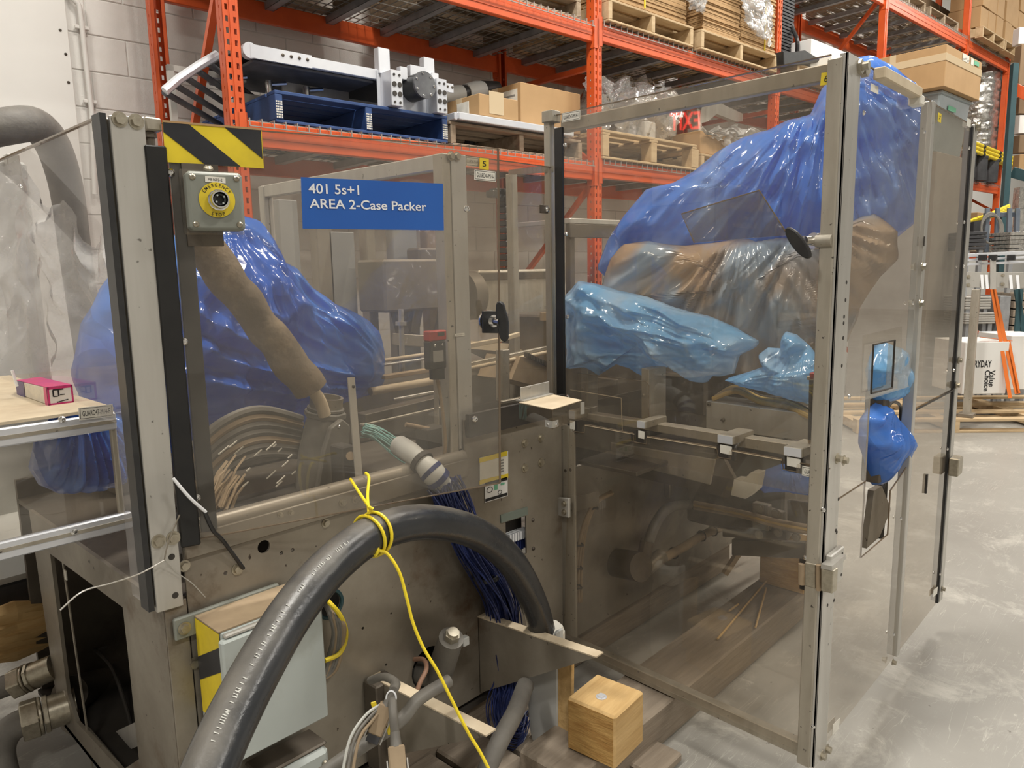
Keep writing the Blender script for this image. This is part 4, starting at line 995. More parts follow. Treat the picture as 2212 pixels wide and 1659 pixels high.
# loose striped wires in the bottom corner
rnd = random.Random(5)
q = MB()
for k in range(18):
    a = onY(rnd.uniform(470, 640), rnd.uniform(960, 1060), rnd.uniform(1.70, 1.85)); a.z = max(a.z, ZT-.10)
    dx = rnd.uniform(.01, .03); q.tube([a, a+V((dx*.6, 0, dx*.35)), a+V((dx, 0, dx*.6))], .002, 4)
build('wire_ends', q, 'label_white', kind='stuff', label='pile of bright wire ends beneath the cables behind the left door', cat='wires')
q = MB()
for k in range(26):
    x = rnd.uniform(445, 500); a = onY(x, rnd.uniform(1050, 1110), rnd.uniform(1.64, 1.75)); b = a+V((.07, .05, .05))*rnd.uniform(.6, 1.2); q.tube([a, a.lerp(b, .5)+V((0, 0, .01)), b], .003, 5)
build('loose_wires', q, 'cable_tan', kind='stuff', label='spray of loose tan wires in the lower corner behind the left door', cat='wires')
q = MB(); q.box((.66, 1.66, .80), (1.18, 1.95, .885), .02); build('cable_tray', q, 'grime', cp)
# ---- rails and mechanism behind the left door (planes of constant Y)
def rodY(name, p0, p1, y, r, m='dust_tan', flat=None, y1=None):
    a = onY(p0[0], p0[1], y); b = onY(p1[0], p1[1], y if y1 is None else y1); q = MB()
    if flat: q.bar(a, b, flat, r*2, ch=.002)
    else: q.tube([a, b], r, 12)
    return build(name, q, m, cp, smooth=not flat)
rodY('guide_rail', (826, 779), (935, 763), 2.15, .007); rodY('guide_rail', (826, 789), (935, 773), 2.12, .005, 'alu')
rodY('guide_rail', (1005, 748), (1080, 734), 2.12, .009, 'dust_tan', .02); rodY('guide_rail', (1080, 734), (1120, 722), 2.12, .009, 'dust_tan', .02)
rodY('guide_rail', (1000, 790), (1200, 747), 2.1, .008, 'alu_dirty', .02); rodY('guide_rail', (1000, 799), (1200, 757), 2.08, .008, 'dust_tan')
rodY('support_bar', (826, 815), (940, 797), 2.05, .007, 'rust_tan', .03); rodY('guide_tube', (800, 846), (940, 822), 2.02, .014, 'dust_tan')
rodY('guide_tube', (850, 863), (940, 846), 2.0, .005, 'alu'); rodY('lower_rail', (780, 903), (950, 862), 1.92, .014, 'steel_dark', .05)
rodY('lower_rail', (780, 918), (950, 880), 1.90, .004, 'alu_dirty', .02); rodY('lower_rail', (1080, 870), (1200, 846), 1.95, .006, 'alu_dirty', .02)
rodY('cross_bar', (856, 733), (965, 740), 2.2, .022, 'alu_dirty', .05)
rodY('vertical_rod', (866, 668), (869, 802), 2.16, .010, 'alu'); rodY('collar', (866, 695), (866, 703), 2.16, .020, 'alu')
rodY('vertical_rod', (1186, 640), (1186, 748), 2.1, .010, 'alu_dirty'); rodY('collar', (1186, 660), (1186, 667), 2.1, .020, 'alu'); rodY('knob', (1180, 675), (1180, 692), 2.1, .028, 'rust_tan')
rodY('vertical_rod', (941, 815), (944, 930), 1.86, .008, 'alu_dirty')
rodY('support_column', (1086, 755), (1086, 865), 2.0, .02, 'alu_dirty', .04)
q = MB(); q.prism([onY(x, y, 2.3) for x, y in ((1100, 742), (1195, 790), (1195, 812), (1095, 760))], V((0, .3, 0))); build('chute_plate', q, 'dust_tan', cp)
q = MB(); q.prism([onY(x, y, 2.05) for x, y in ((1125, 770), (1200, 790), (1200, 845), (1105, 820))], V((0, .2, 0))); build('gear_cover', q, 'rust_tan', cp)
q = MB()
for k in range(16): p = onY(1140+3.5*k, 772+1.6*k, 2.03); q.box(p, p+V((.004, .02, .02)))
build('chain_teeth', q, 'steel_dark', cp, kind='stuff')
q = MB(); p = onY(935, 940, 1.78); q.box(p-V((.05, .03, .035)), p+V((.03, .03, .03)), .004); o = build('pivot_block', q, 'grime', cp)
build('pivot_pin', MB().cyl(onY(876, 917, 1.80), onY(958, 934, 1.76), .008, 12), 'rust_tan', o, smooth=True)
q = MB(); p = onY(930, 862, 1.98); q.box(p-V((.10, .05, .03)), p+V((.02, .05, .0)), .003); build('hopper', q, 'alu_dirty', cp)
# far machine body pieces inside the frame
yb = 2.72
a = onY(1035, 584, yb); b = onY(1305, 668, yb); q = MB(); q.box((a.x, yb, b.z), (3.3, yb+.12, a.z), .01); o = build('cross_beam', q, 'alu_dirty', cp)
q = MB(); q.box((a.x, yb-.005, a.z-.05), (3.3, yb, a.z-.015)); build('slot', q, 'steel_dark', o)
q = MB(); q.cyl((a.x, yb+.06, (a.z+b.z)/2), (a.x-.08, yb+.06, (a.z+b.z)/2), (a.z-b.z)/2, 20); build('beam_cap', q, 'steel_dark', o, smooth=True)
q = MB(); a = onY(828, 560, yb-.1); b = onY(990, 665, yb-.1); q.box((a.x, yb-.1, b.z), (b.x, yb+.1, a.z), .01); build('gear_housing', q, 'steel', cp)
q = MB(); a = onY(905, 535, yb); b = onY(1010, 590, yb); q.box((a.x, yb, b.z), (b.x, yb+.1, a.z), .01); build('gear_housing', q, 'steel_dark', cp)
for px in (848, 905, 965):
    q = MB(); a = onY(px, 640, yb-.05); b = onY(px+(22 if px < 900 else -15), 720, yb-.05); q.bar(a, b, .05, .04, (0, 1, 0), ch=.003); build('strut', q, 'steel_dark', cp)
q = MB(); a = onY(1090, 640, 2.7); q.box((.8, 2.5, .80), (3.3, 2.7, 1.02), .01); build('bed_frame', q, 'steel_dark', cp)
for k, (px, w_, y0, y1, m) in enumerate(((625, 50, 430, 560, 'cover_grey'), (700, 40, 440, 570, 'steel'), (740, 60, 500, 600, 'cover_grey'), (875, 55, 470, 560, 'cover_grey'), (800, 26, 430, 560, 'steel'), (935, 26, 480, 560, 'cardboard_dark'))):
    yy = 2.86; a = onY(px-w_/2, y0, yy); b = onY(px+w_/2, y1, yy)
    q = MB(); q.box((a.x, yy, .9), (b.x, yy+.06, a.z), .004); build('rear_post' if w_ < 45 else 'rear_cover', q, m, cp)
# vertical drag chain seen between the doors
q = MB()
dc = thing('drag_chain', 'black vertical cable carrier chain between the two glass doors', 'cable carrier', onY(1097, 760, 2.8))
xs = onY(1098, 500, 2.8).x; z0 = onY(1098, 760, 2.8).z; z1 = onY(1090, 440, 2.8).z; z = z0; k = 0
while z < z1:
    q = MB(); q.box((xs-.035, 2.78, z), (xs+.035, 2.84, z+.03), .004); build('chain_link', q, 'black_plastic', dc); z += .036
for k in range(6):
    th = k*PI/7; q = MB(); c = V((xs-.06+.06*math.cos(th), 2.81, z1+.06*math.sin(th))); q.box(c-V((.03, .03, .018)), c+V((.03, .03, .018)), .004); build('chain_link', q, 'black_plastic', dc)
# worktable seen through the tall door
tb2 = thing('worktable', 'grey worktable with dark legs seen behind the tall glass door', 'table', RK(4.3, 3.0, 0), RA)
a = onR(1240, 470, 2.95); b = onR(1365, 470, 2.95); M = WM[tb2.name]; zt2 = a.z; Wt = sR(b).x-sR(a).x+.35; xo = sR(a).x-4.3
q = MB(M); q.box((xo, -.02, zt2-.03), (xo+Wt, .55, zt2), .004); build('top', q, 'alu', tb2)
q = MB(M); q.box((xo, -.02, zt2-.11), (xo+Wt, .0, zt2-.03), .004); build('apron', q, 'steel_dark', tb2)
for x in (xo+.02, xo+Wt*.5, xo+Wt-.06):
    q = MB(M); q.box((x, .0, 0), (x+.04, .04, zt2-.03), .003); build('leg', q, 'steel_dark', tb2)

# ---------------------------------------------------------------- left corner post
gp = thing('guard_post', 'silver bolted guard post with black seal at the left corner', 'post', (XC, YF, .78))
P = [FY(x, y, -.012) for x, y in ((236, 248), (312, 252), (397, 1308), (340, 1325))]
slab('post_plate', P, .01, (0, -1, 0), 'alu', gp, bevel=.0015)
for px, py in ((258, 258), (294, 263), (342, 1169), (374, 1162)): build('hex_bolt', MB().bolt(FY(px, py, -.012), (0, -1, 0), .0105), 'bolt_zinc', gp)
for px, py in ((371, 1203), (379, 1286)): build('bolt_hole', MB().cyl(FY(px, py, -.0125), FY(px, py, -.0125)+V((0, .002, 0)), .007, 16), 'grime', gp)
zt_, zb_ = FY(236, 248).z, .80
q = MB(); x0 = FY(230, 300, 0).x; q.box((x0-.013, YF-.012, zb_), (x0-.001, YF+.03, zt_)); build('black_seal', q, 'black_plastic', gp)
q = MB(); q.box((x0+.002, YF+.0, zb_), (x0+.05, YF+.045, zt_-.005), .003); build('post_tube', q, 'alu_dirty', gp)
q = MB(); a = FY(332, 262, 0); q.box((a.x-.02, YF-.01, a.z-.02), (a.x+.012, YF+.03, a.z+.006), .003); build('corner_block', q, 'alu_dirty', gp)
q = MB(); p = FY(324, 298, .01); q.cyl(p-V((0, 0, .02)), p+V((0, 0, .03)), .009, 12); q.cyl(p+V((0, 0, .0)), p+V((0, 0, .01)), .013, 6); build('pivot_bolt', q, 'steel_dark', gp)
for px, py in ((225, 293), (267, 737), (303, 1144)):
    p = LX(px, py, -.012); q = MB(); q.button(p, (-1, 0, 0), .009); q.cyl(p, p+V((.02, 0, 0)), .005, 8); build('button_screw', q, 'chrome', gp)
# clear side panel of the corner (plane X = XC-.01)
cg = thing('corner_panel', 'hazy scratched clear guard panel left of the silver corner post', 'guard panel', (XC-.012, 1.6, .8))
tl = LX(-30, 336, -.012); tr = LX(238, 249, -.012)
q = MB(); xx = XC-.02
q.prism([(xx, 1.605, .795), (xx, 1.605, tr.z), (xx, tl.y+.2, tr.z), (xx, tl.y+.2, 1.19), (xx, 1.70, 1.19), (xx, 1.70, .795)], V((.006, 0, 0))); build('clear_sheet', q, 'guard_haze', cg)
q = MB()
for a, b in ((V((xx-.001, 1.605, tr.z)), V((xx-.001, tl.y+.2, tr.z))),): q.bar(a, b, .008, .004)
build('top_edge', q, 'edge_brown', cg)
printed(cg, LX, ((199, 263), (222, 253), (222, 277), (201, 287)), -.024, 'GUARD48-M14-F', name='label', ink='ink_faint', hfrac=.35)
# ---------------------------------------------------------------- infeed tunnel guard (left)
ig = thing('infeed_guard', 'low tunnel guard with dusty tan roof at the left edge', 'guard', (.2, 1.9, .95))
rz = 1.205; fr_ = onZ(245, 878, rz); fy = fr_.y; by = onZ(125, 800, rz).y
q = MB(); q.box((-.6, fy, rz-.008), (fr_.x, by, rz), .001); build('roof_sheet', q, 'dust_tan', ig)
q = MB(); q.box((-.6, fy-.012, rz-.052), (fr_.x, fy, rz-.012), .003); o = build('front_rail', q, 'alu_bright', ig)
q = MB(); q.box((-.6, fy-.014, rz-.036), (fr_.x-.001, fy-.011, rz-.028)); build('rail_slot', q, 'alu_dirty', o)
zlow = onY(272, 1108, fy).z
q = MB(); q.box((-.6, fy-.003, zlow), (fr_.x-.004, fy+.003, rz-.05)); build('front_sheet', q, 'smoked', ig)
q = MB(); q.box((-.6, fy-.014, zlow-.036), (fr_.x+.012, fy+.004, zlow+.004), .003); o = build('bottom_rail', q, 'alu_bright', ig)
q = MB(); q.box((-.6, fy-.016, zlow-.018), (fr_.x+.011, fy-.013, zlow-.010)); build('rail_slot', q, 'alu_dirty', o)
q = MB(); q.box((fr_.x-.012, fy-.006, zlow-.03), (fr_.x, fy+.01, rz-.01), .002); build('end_upright', q, 'alu_dirty', ig)
for px, py in ((134, 906), (160, 1149)): build('button_screw', MB().button(onY(px, py, fy-.015), (0, -1, 0), .008), 'chrome', ig)
printed(ig, lambda x, y, o: onY(x, y, fy-o), ((169, 881), (243, 873), (245, 899), (171, 908)), .0165, 'GUARD47-M14-F', hfrac=.42)
# juice carton lying on the roof
jb = thing('drink_carton', 'crushed pink and white drink carton lying on the tan roof', 'carton', onZ(60, 870, rz))
def RZ(x, y, h=0): return onZ(x, y, rz+h)
f0, f1 = RZ(105, 876), RZ(160, 869)           # end face bottom corners
hh = .043; back = (RZ(38, 852)-f0)
e0, e1 = f0, f1
q = MB()
q.prism([e0, e1, e1+V((0, 0, hh)), e0+V((0, 0, hh))], (f1-f0).cross(Z3).normalized()*.001)
build('end_panel', q, 'juice_white', jb)
bk0 = f0+back; bk1 = f1+back
q = MB(); c0 = [e0, e1, e1+Z3*hh, e0+Z3*hh]; c1 = [bk0, bk1, bk1+Z3*hh*.9, bk0+Z3*hh*.85]
q.add(c0+c1, [(0, 4, 5, 1), (1, 5, 6, 2), (3, 2, 6, 7), (0, 3, 7, 4), (4, 7, 6, 5), (0, 1, 2, 3)]); build('carton_body', q, 'juice_cream', jb, bevel=.002)
q = MB(); q.add([e0+V((0, 0, hh+.0005)), e1+V((0, 0, hh+.0005)), bk1+Z3*(hh*.9+.0008), bk0+Z3*(hh*.85+.0008)], [(0, 1, 2, 3)]); build('top_print', q, 'juice_pink', jb)
u = (f1-f0).normalized(); L1 = (f1-f0).length; nE = u.cross(Z3).normalized(); nE = nE if nE.dot(CAM-f0) > 0 else -nE
q = MB(); q.bar(e0+Z3*(hh-.003)+nE*.001, e1+Z3*(hh-.003)+nE*.001, .001, .006); q.bar(e0+u*.002+nE*.001, e0+u*.002+nE*.001+Z3*hh, .004, .001, nE); q.bar(e1-u*.002+nE*.001, e1-u*.002+nE*.001+Z3*hh, .004, .001, nE); q.bar(e0+Z3*.002+nE*.001, e1+Z3*.002+nE*.001, .001, .004); build('pink_border', q, 'juice_pink', jb)
sd = (back).normalized(); nS = sd.cross(Z3).normalized(); nS = nS if nS.dot(CAM-f0) > 0 else -nS
q = MB(); q.prism([e0+nS*.0008, e0+sd*.022+nS*.0008, e0+sd*.022+nS*.0008+Z3*hh*.97, e0+nS*.0008+Z3*hh], nS*.0004); build('side_print', q, 'juice_pink', jb)
LB = back.length*.72
q = MB(); t = [e0+sd*LB+nS*.001, bk0+nS*.001, bk0+nS*.001+Z3*hh*.84, e0+sd*LB+nS*.001+Z3*hh*.9]; q.prism(t, nS*.0004); build('side_print', q, 'juice_navy', jb)
q = MB(); tip = bk0.lerp(bk1, .3)+back.normalized()*.055+Z3*.012; q.add([bk0, bk1, bk1+Z3*hh*.8, bk0+Z3*hh*.85, tip, tip+(bk1-bk0)*.5+Z3*.004], [(0, 1, 5, 4), (1, 2, 5), (2, 3, 4, 5), (3, 0, 4)]); build('crushed_end', q, 'juice_navy', jb)
q = MB(); p = e0.lerp(e1, .22)+Z3*hh*.45+nE*.0016
q.bar(p, p+Z3*.016, .003, .001, nE); q.bar(p+Z3*.016, p+Z3*.016+u*.022, .001, .003); q.bar(p+u*.011, p+u*.011+Z3*.014, .003, .001, nE); q.bar(p, p+u*.009, .001, .002); q.bar(p+u*.014+Z3*.003, p+u*.024+Z3*.003, .001, .002)
q.bar(p+u*.006-Z3*.014, p+u*.03-Z3*.010, .001, .002); build('print', q, 'ink', jb)
q = MB(); s0 = RZ(40, 860)+Z3*.03; s1 = onN(26, 800, DN, s0); q.cyl(s0, s1, .0035, 10); build('straw', q, 'white', jb, smooth=True)

# ---------------------------------------------------------------- left glass door (door 5)
gd = thing('guard_door', 'clear swinging guard door with hazard tape and a blue sign', 'guard door', D5(400, 1100))
P = [D5(x, y) for x, y in ((348, 262), (1076, 325), (1080, 1047), (413, 1163))]
zt5 = (P[0].z+P[1].z)/2; zb5 = (P[2].z+P[3].z)/2
P[0].z = P[1].z = zt5; P[2].z = P[3].z = zb5
slab('clear_sheet', P, .005, DN, 'smoked', gd)
q = MB()
for a, b in ((P[0], P[1]), (P[1], P[2]), (P[3], P[2])): q.bar(a, b, .0056, .0022, DN if abs((b-a).z) > .5 else (0, 0, 1))
build('sheet_edge', q, 'edge_brown', gd)
a = D5(318, 308, -.01); b = D5(385, 1160, -.01); xs0 = a
p0 = D5(350, 300, -.012); p1 = D5(385, 500, -.012)
q = MB(); c = d0+DD*.02-DN*.012; wdt = .033
q.bar(V((d0.x, d0.y, zb5+.01))-DN*.014+DD*.026, V((d0.x, d0.y, zt5-.06))-DN*.014+DD*.026, .034, .016, DN, ch=.002); build('black_stile', q, 'black_metal', gd)
q = MB(); q.bar(V((d0.x, d0.y, zb5-.01))+DN*.002-DD*.016, V((d0.x, d0.y, zt5-.045))+DN*.002-DD*.016, .040, .02, DN, ch=.003); build('hinge_bar', q, 'black_metal', gd)
for px, py in ((368, 373), (397, 738), (425, 1075)): build('button_screw', MB().button(D5(px, py, .0), DN, .009), 'chrome', gd)
# hazard tape
HZ = [D5(x, y, .004) for x, y in ((351, 263), (565, 281), (570, 364), (358, 350))]
zz0 = (HZ[0].z+HZ[1].z)/2; zz1 = (HZ[2].z+HZ[3].z)/2
hz = slab('hazard_board', HZ, .003, DN, 'yellow', gd, label='yellow and black striped board on the door')
for Q in (((352, 264), (407, 268), (520, 360), (445, 357), (353, 285)), ((484, 274), (563, 281), (567, 343))):
    q = MB(); q.prism([D5(x, y, .0045) for x, y in Q], DN*.0008); build('black_stripe', q, 'hazard_black', hz)
q = MB(); q.bar(D5(351, 262, .003), D5(565, 280, .003), .006, .004); build('board_edge', q, 'cardboard', hz)
# blue sign
SG = [D5(x, y, .002) for x, y in ((650, 379), (957, 400), (959, 500), (654, 491))]
zs0 = (SG[0].z+SG[1].z)/2; zs1 = (SG[2].z+SG[3].z)/2; SG[0].z = SG[1].z = zs0; SG[2].z = SG[3].z = zs1
sg = slab('sign', SG, .002, DN, 'sign_blue', gd, label='blue rectangular sign with white lettering')
a0 = D5(667, 417, .0035); text('401 5s+1', .0001+(D5(667, 396).z-D5(667, 417).z), a0, DD, Z3, 'white', sg, width=(D5(776, 423)-D5(667, 417)).length, bold=.012)
a0 = D5(669, 449, .0035); text('AREA 2-Case Packer', (D5(668, 429).z-D5(668, 449).z), a0, DD, Z3, 'white', sg, width=(D5(921, 460)-D5(669, 449)).length, bold=.012)
# emergency stop box
es_o = .055
E4 = [D5(x, y, es_o) for x, y in ((401, 366), (524, 375), (531, 497), (410, 499))]
ec = (E4[0]+E4[1]+E4[2]+E4[3])/4; ew = ((E4[1]-E4[0]).length+(E4[2]-E4[3]).length)/4; eh = ((E4[0]-E4[3]).length+(E4[1]-E4[2]).length)/4
EM = Matrix((DD, -DN if False else DN, Z3)).transposed().to_4x4(); EM.translation = ec
q = MB(EM); q.box((-ew, -.045, -eh), (ew, 0, eh), .006); eb_ = build('stop_box', q, 'box_grey', gd, label='grey box with yellow emergency stop ring', bevel=.0015)
q = MB(EM); q.box((-ew-.006, -.051, -eh-.006), (ew+.006, -.044, eh+.008), .003); build('back_plate', q, 'smoked_light', eb_)
q = MB(EM); q.box((-ew-.0, -.053, -eh-.03), (ew*.3, -.047, eh+.02), .004); build('mount_plate', q, 'steel_dark', eb_)
for sx in (-1, 1):
    for sz in (-1, 1):
        q = MB(EM); q.button((sx*(ew-.012), .0, sz*(eh-.012)), (0, 1, 0), .0065); build('screw', q, 'bolt_zinc', eb_)
cR = D5(469, 432, es_o+.001); rR = .0375*D5(469, 432, es_o).dot(FW)/1.0*37/59.8
rR = 37/FPX*((cR-CAM).dot(FW))
q = MB(); q.cyl(cR, cR+DN*.0015, rR, 48); build('yellow_ring', q, 'yellow', eb_)
for k, ch in enumerate('EMERGENCY'):
    th = math.radians(90+56-14*k); r_ = rR*.74; p = cR+DN*.002+DD*(r_*math.cos(th))+Z3*(r_*math.sin(th))
    up = DD*math.cos(th)+Z3*math.sin(th); ri = up.cross(DN).normalized()*-1
    text(ch, rR*.20, p, ri if ri.dot(DD*math.sin(th)-Z3*math.cos(th)) > 0 else -ri, up, 'ink', eb_, align='CENTER', font_sx=.8, bold=.01)
for k, ch in enumerate('STOP'):
    th = math.radians(270-24+14.5*k+2); r_ = rR*.94; p = cR+DN*.002+DD*(r_*math.cos(th))+Z3*(r_*math.sin(th))
    up = -(DD*math.cos(th)+Z3*math.sin(th)); ri = V(DD*-math.sin(th)+Z3*math.cos(th))
    text(ch, rR*.20, p, ri, up, 'ink', eb_, align='CENTER', font_sx=.8, bold=.01)
bc = D5(471, 433, es_o+.002); br_ = rR*.62
q = MB(); q.lathe(bc, DN, [(0, br_), (.011, br_*.98), (.012, br_*.9), (.012, br_*.7)], 12); build('lock_ring', q, 'chrome', eb_, smooth=True, auto=25)
q = MB(); q.lathe(bc, DN, [(.012, br_*.84), (.027, br_*.82), (.030, br_*.78), (.030, br_*.66), (.016, br_*.60)]); build('collar', q, 'chrome', eb_, smooth=True, auto=30)
q = MB(); q.lathe(bc, DN, [(.012, br_*.61), (.014, br_*.58), (.024, br_*.54), (.024, br_*.36), (.016, br_*.33), (.016, .0001)]); build('socket', q, 'black_plastic', eb_, smooth=True, auto=30)
q = MB()
for k in range(4): th = k*PI/2+.6; p = bc+DN*.026+(DD*math.cos(th)+Z3*math.sin(th))*br_*.42; q.cyl(p, p+DN*.002, br_*.09, 8)
build('contacts', q, 'cabinet_grey', eb_)
printed(eb_, lambda x, y, o: D5(x, y, es_o+o), ((443, 380), (487, 384), (487, 396), (443, 393)), .0008, 'PB1602-2', hfrac=.45, wfrac=.68, border=False, name='label')
q = MB(); p = D5(450, 366, es_o-.02); q.button(p, Z3+DN*.5, .01); build('screw', q, 'bolt_zinc', eb_)
# labels at the free corner
printed(gd, D5, ((1005, 338), (1034, 341), (1034, 361), (1006, 358)), -.007, 'GUARD45-M14-F', ink='ink_faint', hfrac=.4)
yl = printed(gd, D5, ((1036, 341), (1055, 343), (1056, 367), (1036, 365)), .001, '5', m='yellow', hfrac=.5, wfrac=.38, border=False, name='number_label', label='yellow label with the number five')
printed(gd, D5, ((1024, 366), (1071, 371), (1071, 393), (1025, 388)), .001, 'GUARD46-M14-I', hfrac=.45)
for px, py in ((1008, 451), (1026, 905)): build('button_screw', MB().button(D5(px, py, .001), DN, .0085), 'chrome', gd)
# T handle on the left door
q = MB(); P = [D5(x, y, .004) for x, y in ((1040, 672), (1088, 672), (1088, 720), (1041, 719))]; q.prism(P, DN*.006); hp = build('door_handle', q, 'black_plastic', gd, bevel=.001, label='black T handle latch')
hc = D5(1062, 693, .01); q = MB(); q.lathe(hc, DN, [(0, .016), (.012, .016), (.012, .011), (.05, .011)], 20); build('spindle', q, 'chrome', hp, smooth=True, auto=30)
tcn = hc+DN*.052
q = MB(); wv = (DD*.25+Z3).normalized()
pl = [(-.052, .003), (-.045, .009), (0, .014), (.045, .009), (.052, .003), (.052, -.003), (.045, -.009), (0, -.014), (-.045, -.009), (-.052, -.003)]
ax1 = (Z3*1+DD*(-.12)).normalized(); ax2 = (DN*.55+DD*.5).normalized()
q.prism([tcn+ax1*a+ax2*b*1.15 for a, b in pl], ax1.cross(ax2).normalized()*.012); build('grip', q, 'black_plastic', hp, bevel=.003)
q = MB(); q.cyl(hc-DN*.02, hc-DN*.012, .028, 24); build('rear_washer', q, 'chrome', hp, smooth=True, auto=30)

# ---------------------------------------------------------------- inner guard frame (with the post behind door 5)
yi = 1.60
gi = thing('inner_guard_frame', 'aluminium guard frame standing behind the swinging door', 'guard frame', onY(990, 1075, yi))
a = onY(975, 333, yi); b = onY(1008, 333, yi); zb6 = onY(990, 1080, yi).z; xa, xb = onY(972, 600, yi).x, onY(1003, 600, yi).x
q = MB(); q.box((xa-.018, yi-.004, zb6), (xa+.012, yi+.04, a.z), .003); build('post_tube', q, 'alu_dirty', gi)
q = MB(); q.box((xa+.012, yi-.008, zb6-.02), (xb+.012, yi, a.z), .001); build('post_plate', q, 'alu', gi)
far = V((xa-.0, yi+1.02, a.z-.0))
q = MB(); q.bar((xa, yi+.02, a.z-.022), far-V((0, 0, .022)), .03, .044, ch=.003); build('top_rail', q, 'alu', gi)
q = MB(); q.box((xa-.018, far.y-.03, .95), (xa+.02, far.y+.01, a.z-.002), .003); build('rear_post', q, 'alu', gi)
q = MB(); q.box((xa-.002, yi+.04, .98), (xa+.003, far.y-.03, a.z-.03)); build('clear_sheet', q, 'smoked_light', gi)
for px, py in ((974, 337), (987, 338)): build('hex_bolt', MB().bolt(onY(px, py, yi-.009), (0, -1, 0), .0095), 'bolt_zinc', gi)
for px, py in ((996, 973), (1012, 970), (1004, 1003)): build('bolt_hole', MB().cyl(onY(px, py, yi-.0095), onY(px, py, yi-.0095)+V((0, .002, 0)), .006, 14), 'grime', gi)
build('hex_bolt', MB().bolt(onY(1006, 1060, yi-.009), (0, -1, 0), .009), 'steel_dark', gi)
printed(gi, lambda x, y, o: onY(x, y, yi-o), ((983, 721), (1003, 719), (1003, 725), (983, 727)), .010, 'DL31603-1', border=False, hfrac=.5, ink='ink_faint')
# safety interlock switch
sw = thing('interlock_switch', 'black interlock switch with red head beside the inner post', 'switch', onY(948, 815, yi-.0))
def SWI(sw, F, x0, x1, ytop, ymid, ybot, dpt):
    A = F(x0, ytop); B = F(x1, ytop); C = F(x0, ymid); Dm = F(x0, ybot)
    ww = (B-A).length; u_ = (B-A).normalized(); u_.z = 0; u_.normalize(); n_ = u_.cross(Z3)
    M = Matrix((u_, -n_, Z3)).transposed().to_4x4(); M.translation = V((A.x, A.y, 0))
    if (M.to_3x3() @ V((0, 1, 0))).dot(CAM-A) > 0: sgn = -1
    else: sgn = 1
    q = MB(M); q.box((0, 0, C.z), (ww, dpt*sgn, A.z), .003); build('red_head', q, 'red', sw)
    q = MB(M); q.box((ww*.45, -.001*sgn, A.z-(A.z-C.z)*.55), (ww*.85, .004*sgn, A.z-(A.z-C.z)*.2)); build('key_slot', q, 'grime', sw)
    q = MB(M); q.box((0, 0, Dm.z), (ww*.95, dpt*sgn, C.z), .003); build('body', q, 'black_plastic', sw)
    for zz in (.12, .12): pass
    for xx in (.25, .7): q = MB(M); q.button((ww*xx, -.0005*sgn, C.z-.012), (0, -sgn, 0), .004); build('screw', q, 'chrome', sw)
    q = MB(M); q.box((ww*.15, -.0008*sgn, Dm.z+.02), (ww*.75, 0, C.z-.028)); build('rating_label', q, 'ink_faint', sw)
    q = MB(M); q.cyl((ww*.55, dpt*sgn*.5, Dm.z), (ww*.55, dpt*sgn*.5, Dm.z-.03), ww*.35, 12); build('cable_gland', q, 'black_plastic', sw, smooth=True)
    return M @ V((ww*.55, dpt*sgn*.5, Dm.z-.03))
g_ = SWI(sw, lambda x, y: onY(x, y, yi-.03), 928, 965, 716, 738, 800, .03)
cables('switch_cable', ['thin brown cable dropping from the interlock switch with red head'], [[g_, onY(955, 880, yi), onY(962, 960, yi+.01), onY(955, 1040, yi+.03)]], 'cable_tan', .005)
# second clear panel between post and hinge post
gs = thing('fixed_guard_panel', 'fixed clear guard panel between the swinging and the tall door', 'guard panel', (1.7, yi+.02, 1.06))
zt7 = onY(1188, 362, yi+.02).z
q = MB(); q.box((xb+.014, yi+.012, 1.0), (1.93, yi+.017, zt7)); build('clear_sheet', q, 'smoked', gs)
q = MB(); q.bar((xb+.014, yi+.0145, zt7), (1.93, yi+.0145, zt7), .006, .003); build('top_edge', q, 'edge_brown', gs)
q = MB(); a = onY(1105, 362, yi+.5); q.bar(onY(1106, 372, yi+.6), onY(1186, 365, yi+.02), .03, .02); build('top_rail', q, 'alu_dirty', gs)
p = onY(1177, 452, yi+.01); q = MB(); q.box(p-V((.024, .003, .013)), p+V((.014, .003, .013)), .001); build('clip_plate', q, 'steel_dark', gs); build('button_screw', MB().button(p+V((.006, -.003, 0)), (0, -1, 0), .010), 'chrome', gs)
q = MB(); q.box((onY(1108, 500, 2.25).x, 2.25, .9), (onY(1120, 500, 2.25).x, 2.29, onY(1108, 375, 2.25).z), .003); build('rear_post', q, 'alu_dirty', gs)
# tan shelf bracket at the hinge post
sb = thing('shelf_box', 'dusty shelf box with angle bracket at the hinge post', 'bracket box', onY(1180, 900, 1.5))
zs = 1.128; c1_ = onZ(1121, 871, zs); c2_ = onZ(1193, 886, zs); c3_ = onZ(1257, 866, zs); c4_ = c1_+(c3_-c2_)
c4_ = onZ(1190, 853, zs)
q = MB(); q.prism([c1_, c2_, c3_, c4_], V((0, 0, .003))); build('top_plate', q, 'dust_tan', sb, bevel=.0008)
hb = .052
q = MB(); q.prism([c1_-Z3*.001, c2_-Z3*.001, c2_-Z3*hb, c1_-Z3*hb*.85], (c3_-c2_).normalized()*.003); build('tinted_side', q, 'smoked_dark', sb)
q = MB(); q.prism([c2_-Z3*.001, c3_-Z3*.001, c3_-Z3*hb, c2_-Z3*hb], (c1_-c2_).normalized()*.003); build('tinted_side', q, 'smoked_dark', sb)
a = onZ(1124, 866, zs+.004); b = onZ(1186, 851, zs+.004); q = MB(); q.bar(a+Z3*.018, b+Z3*.018, .003, .04, ch=.001); q.bar(a.lerp(c1_, .3)+Z3*.002, b.lerp(c4_, .3)+Z3*.002, .03, .003); build('angle_bracket', q, 'alu', sb)
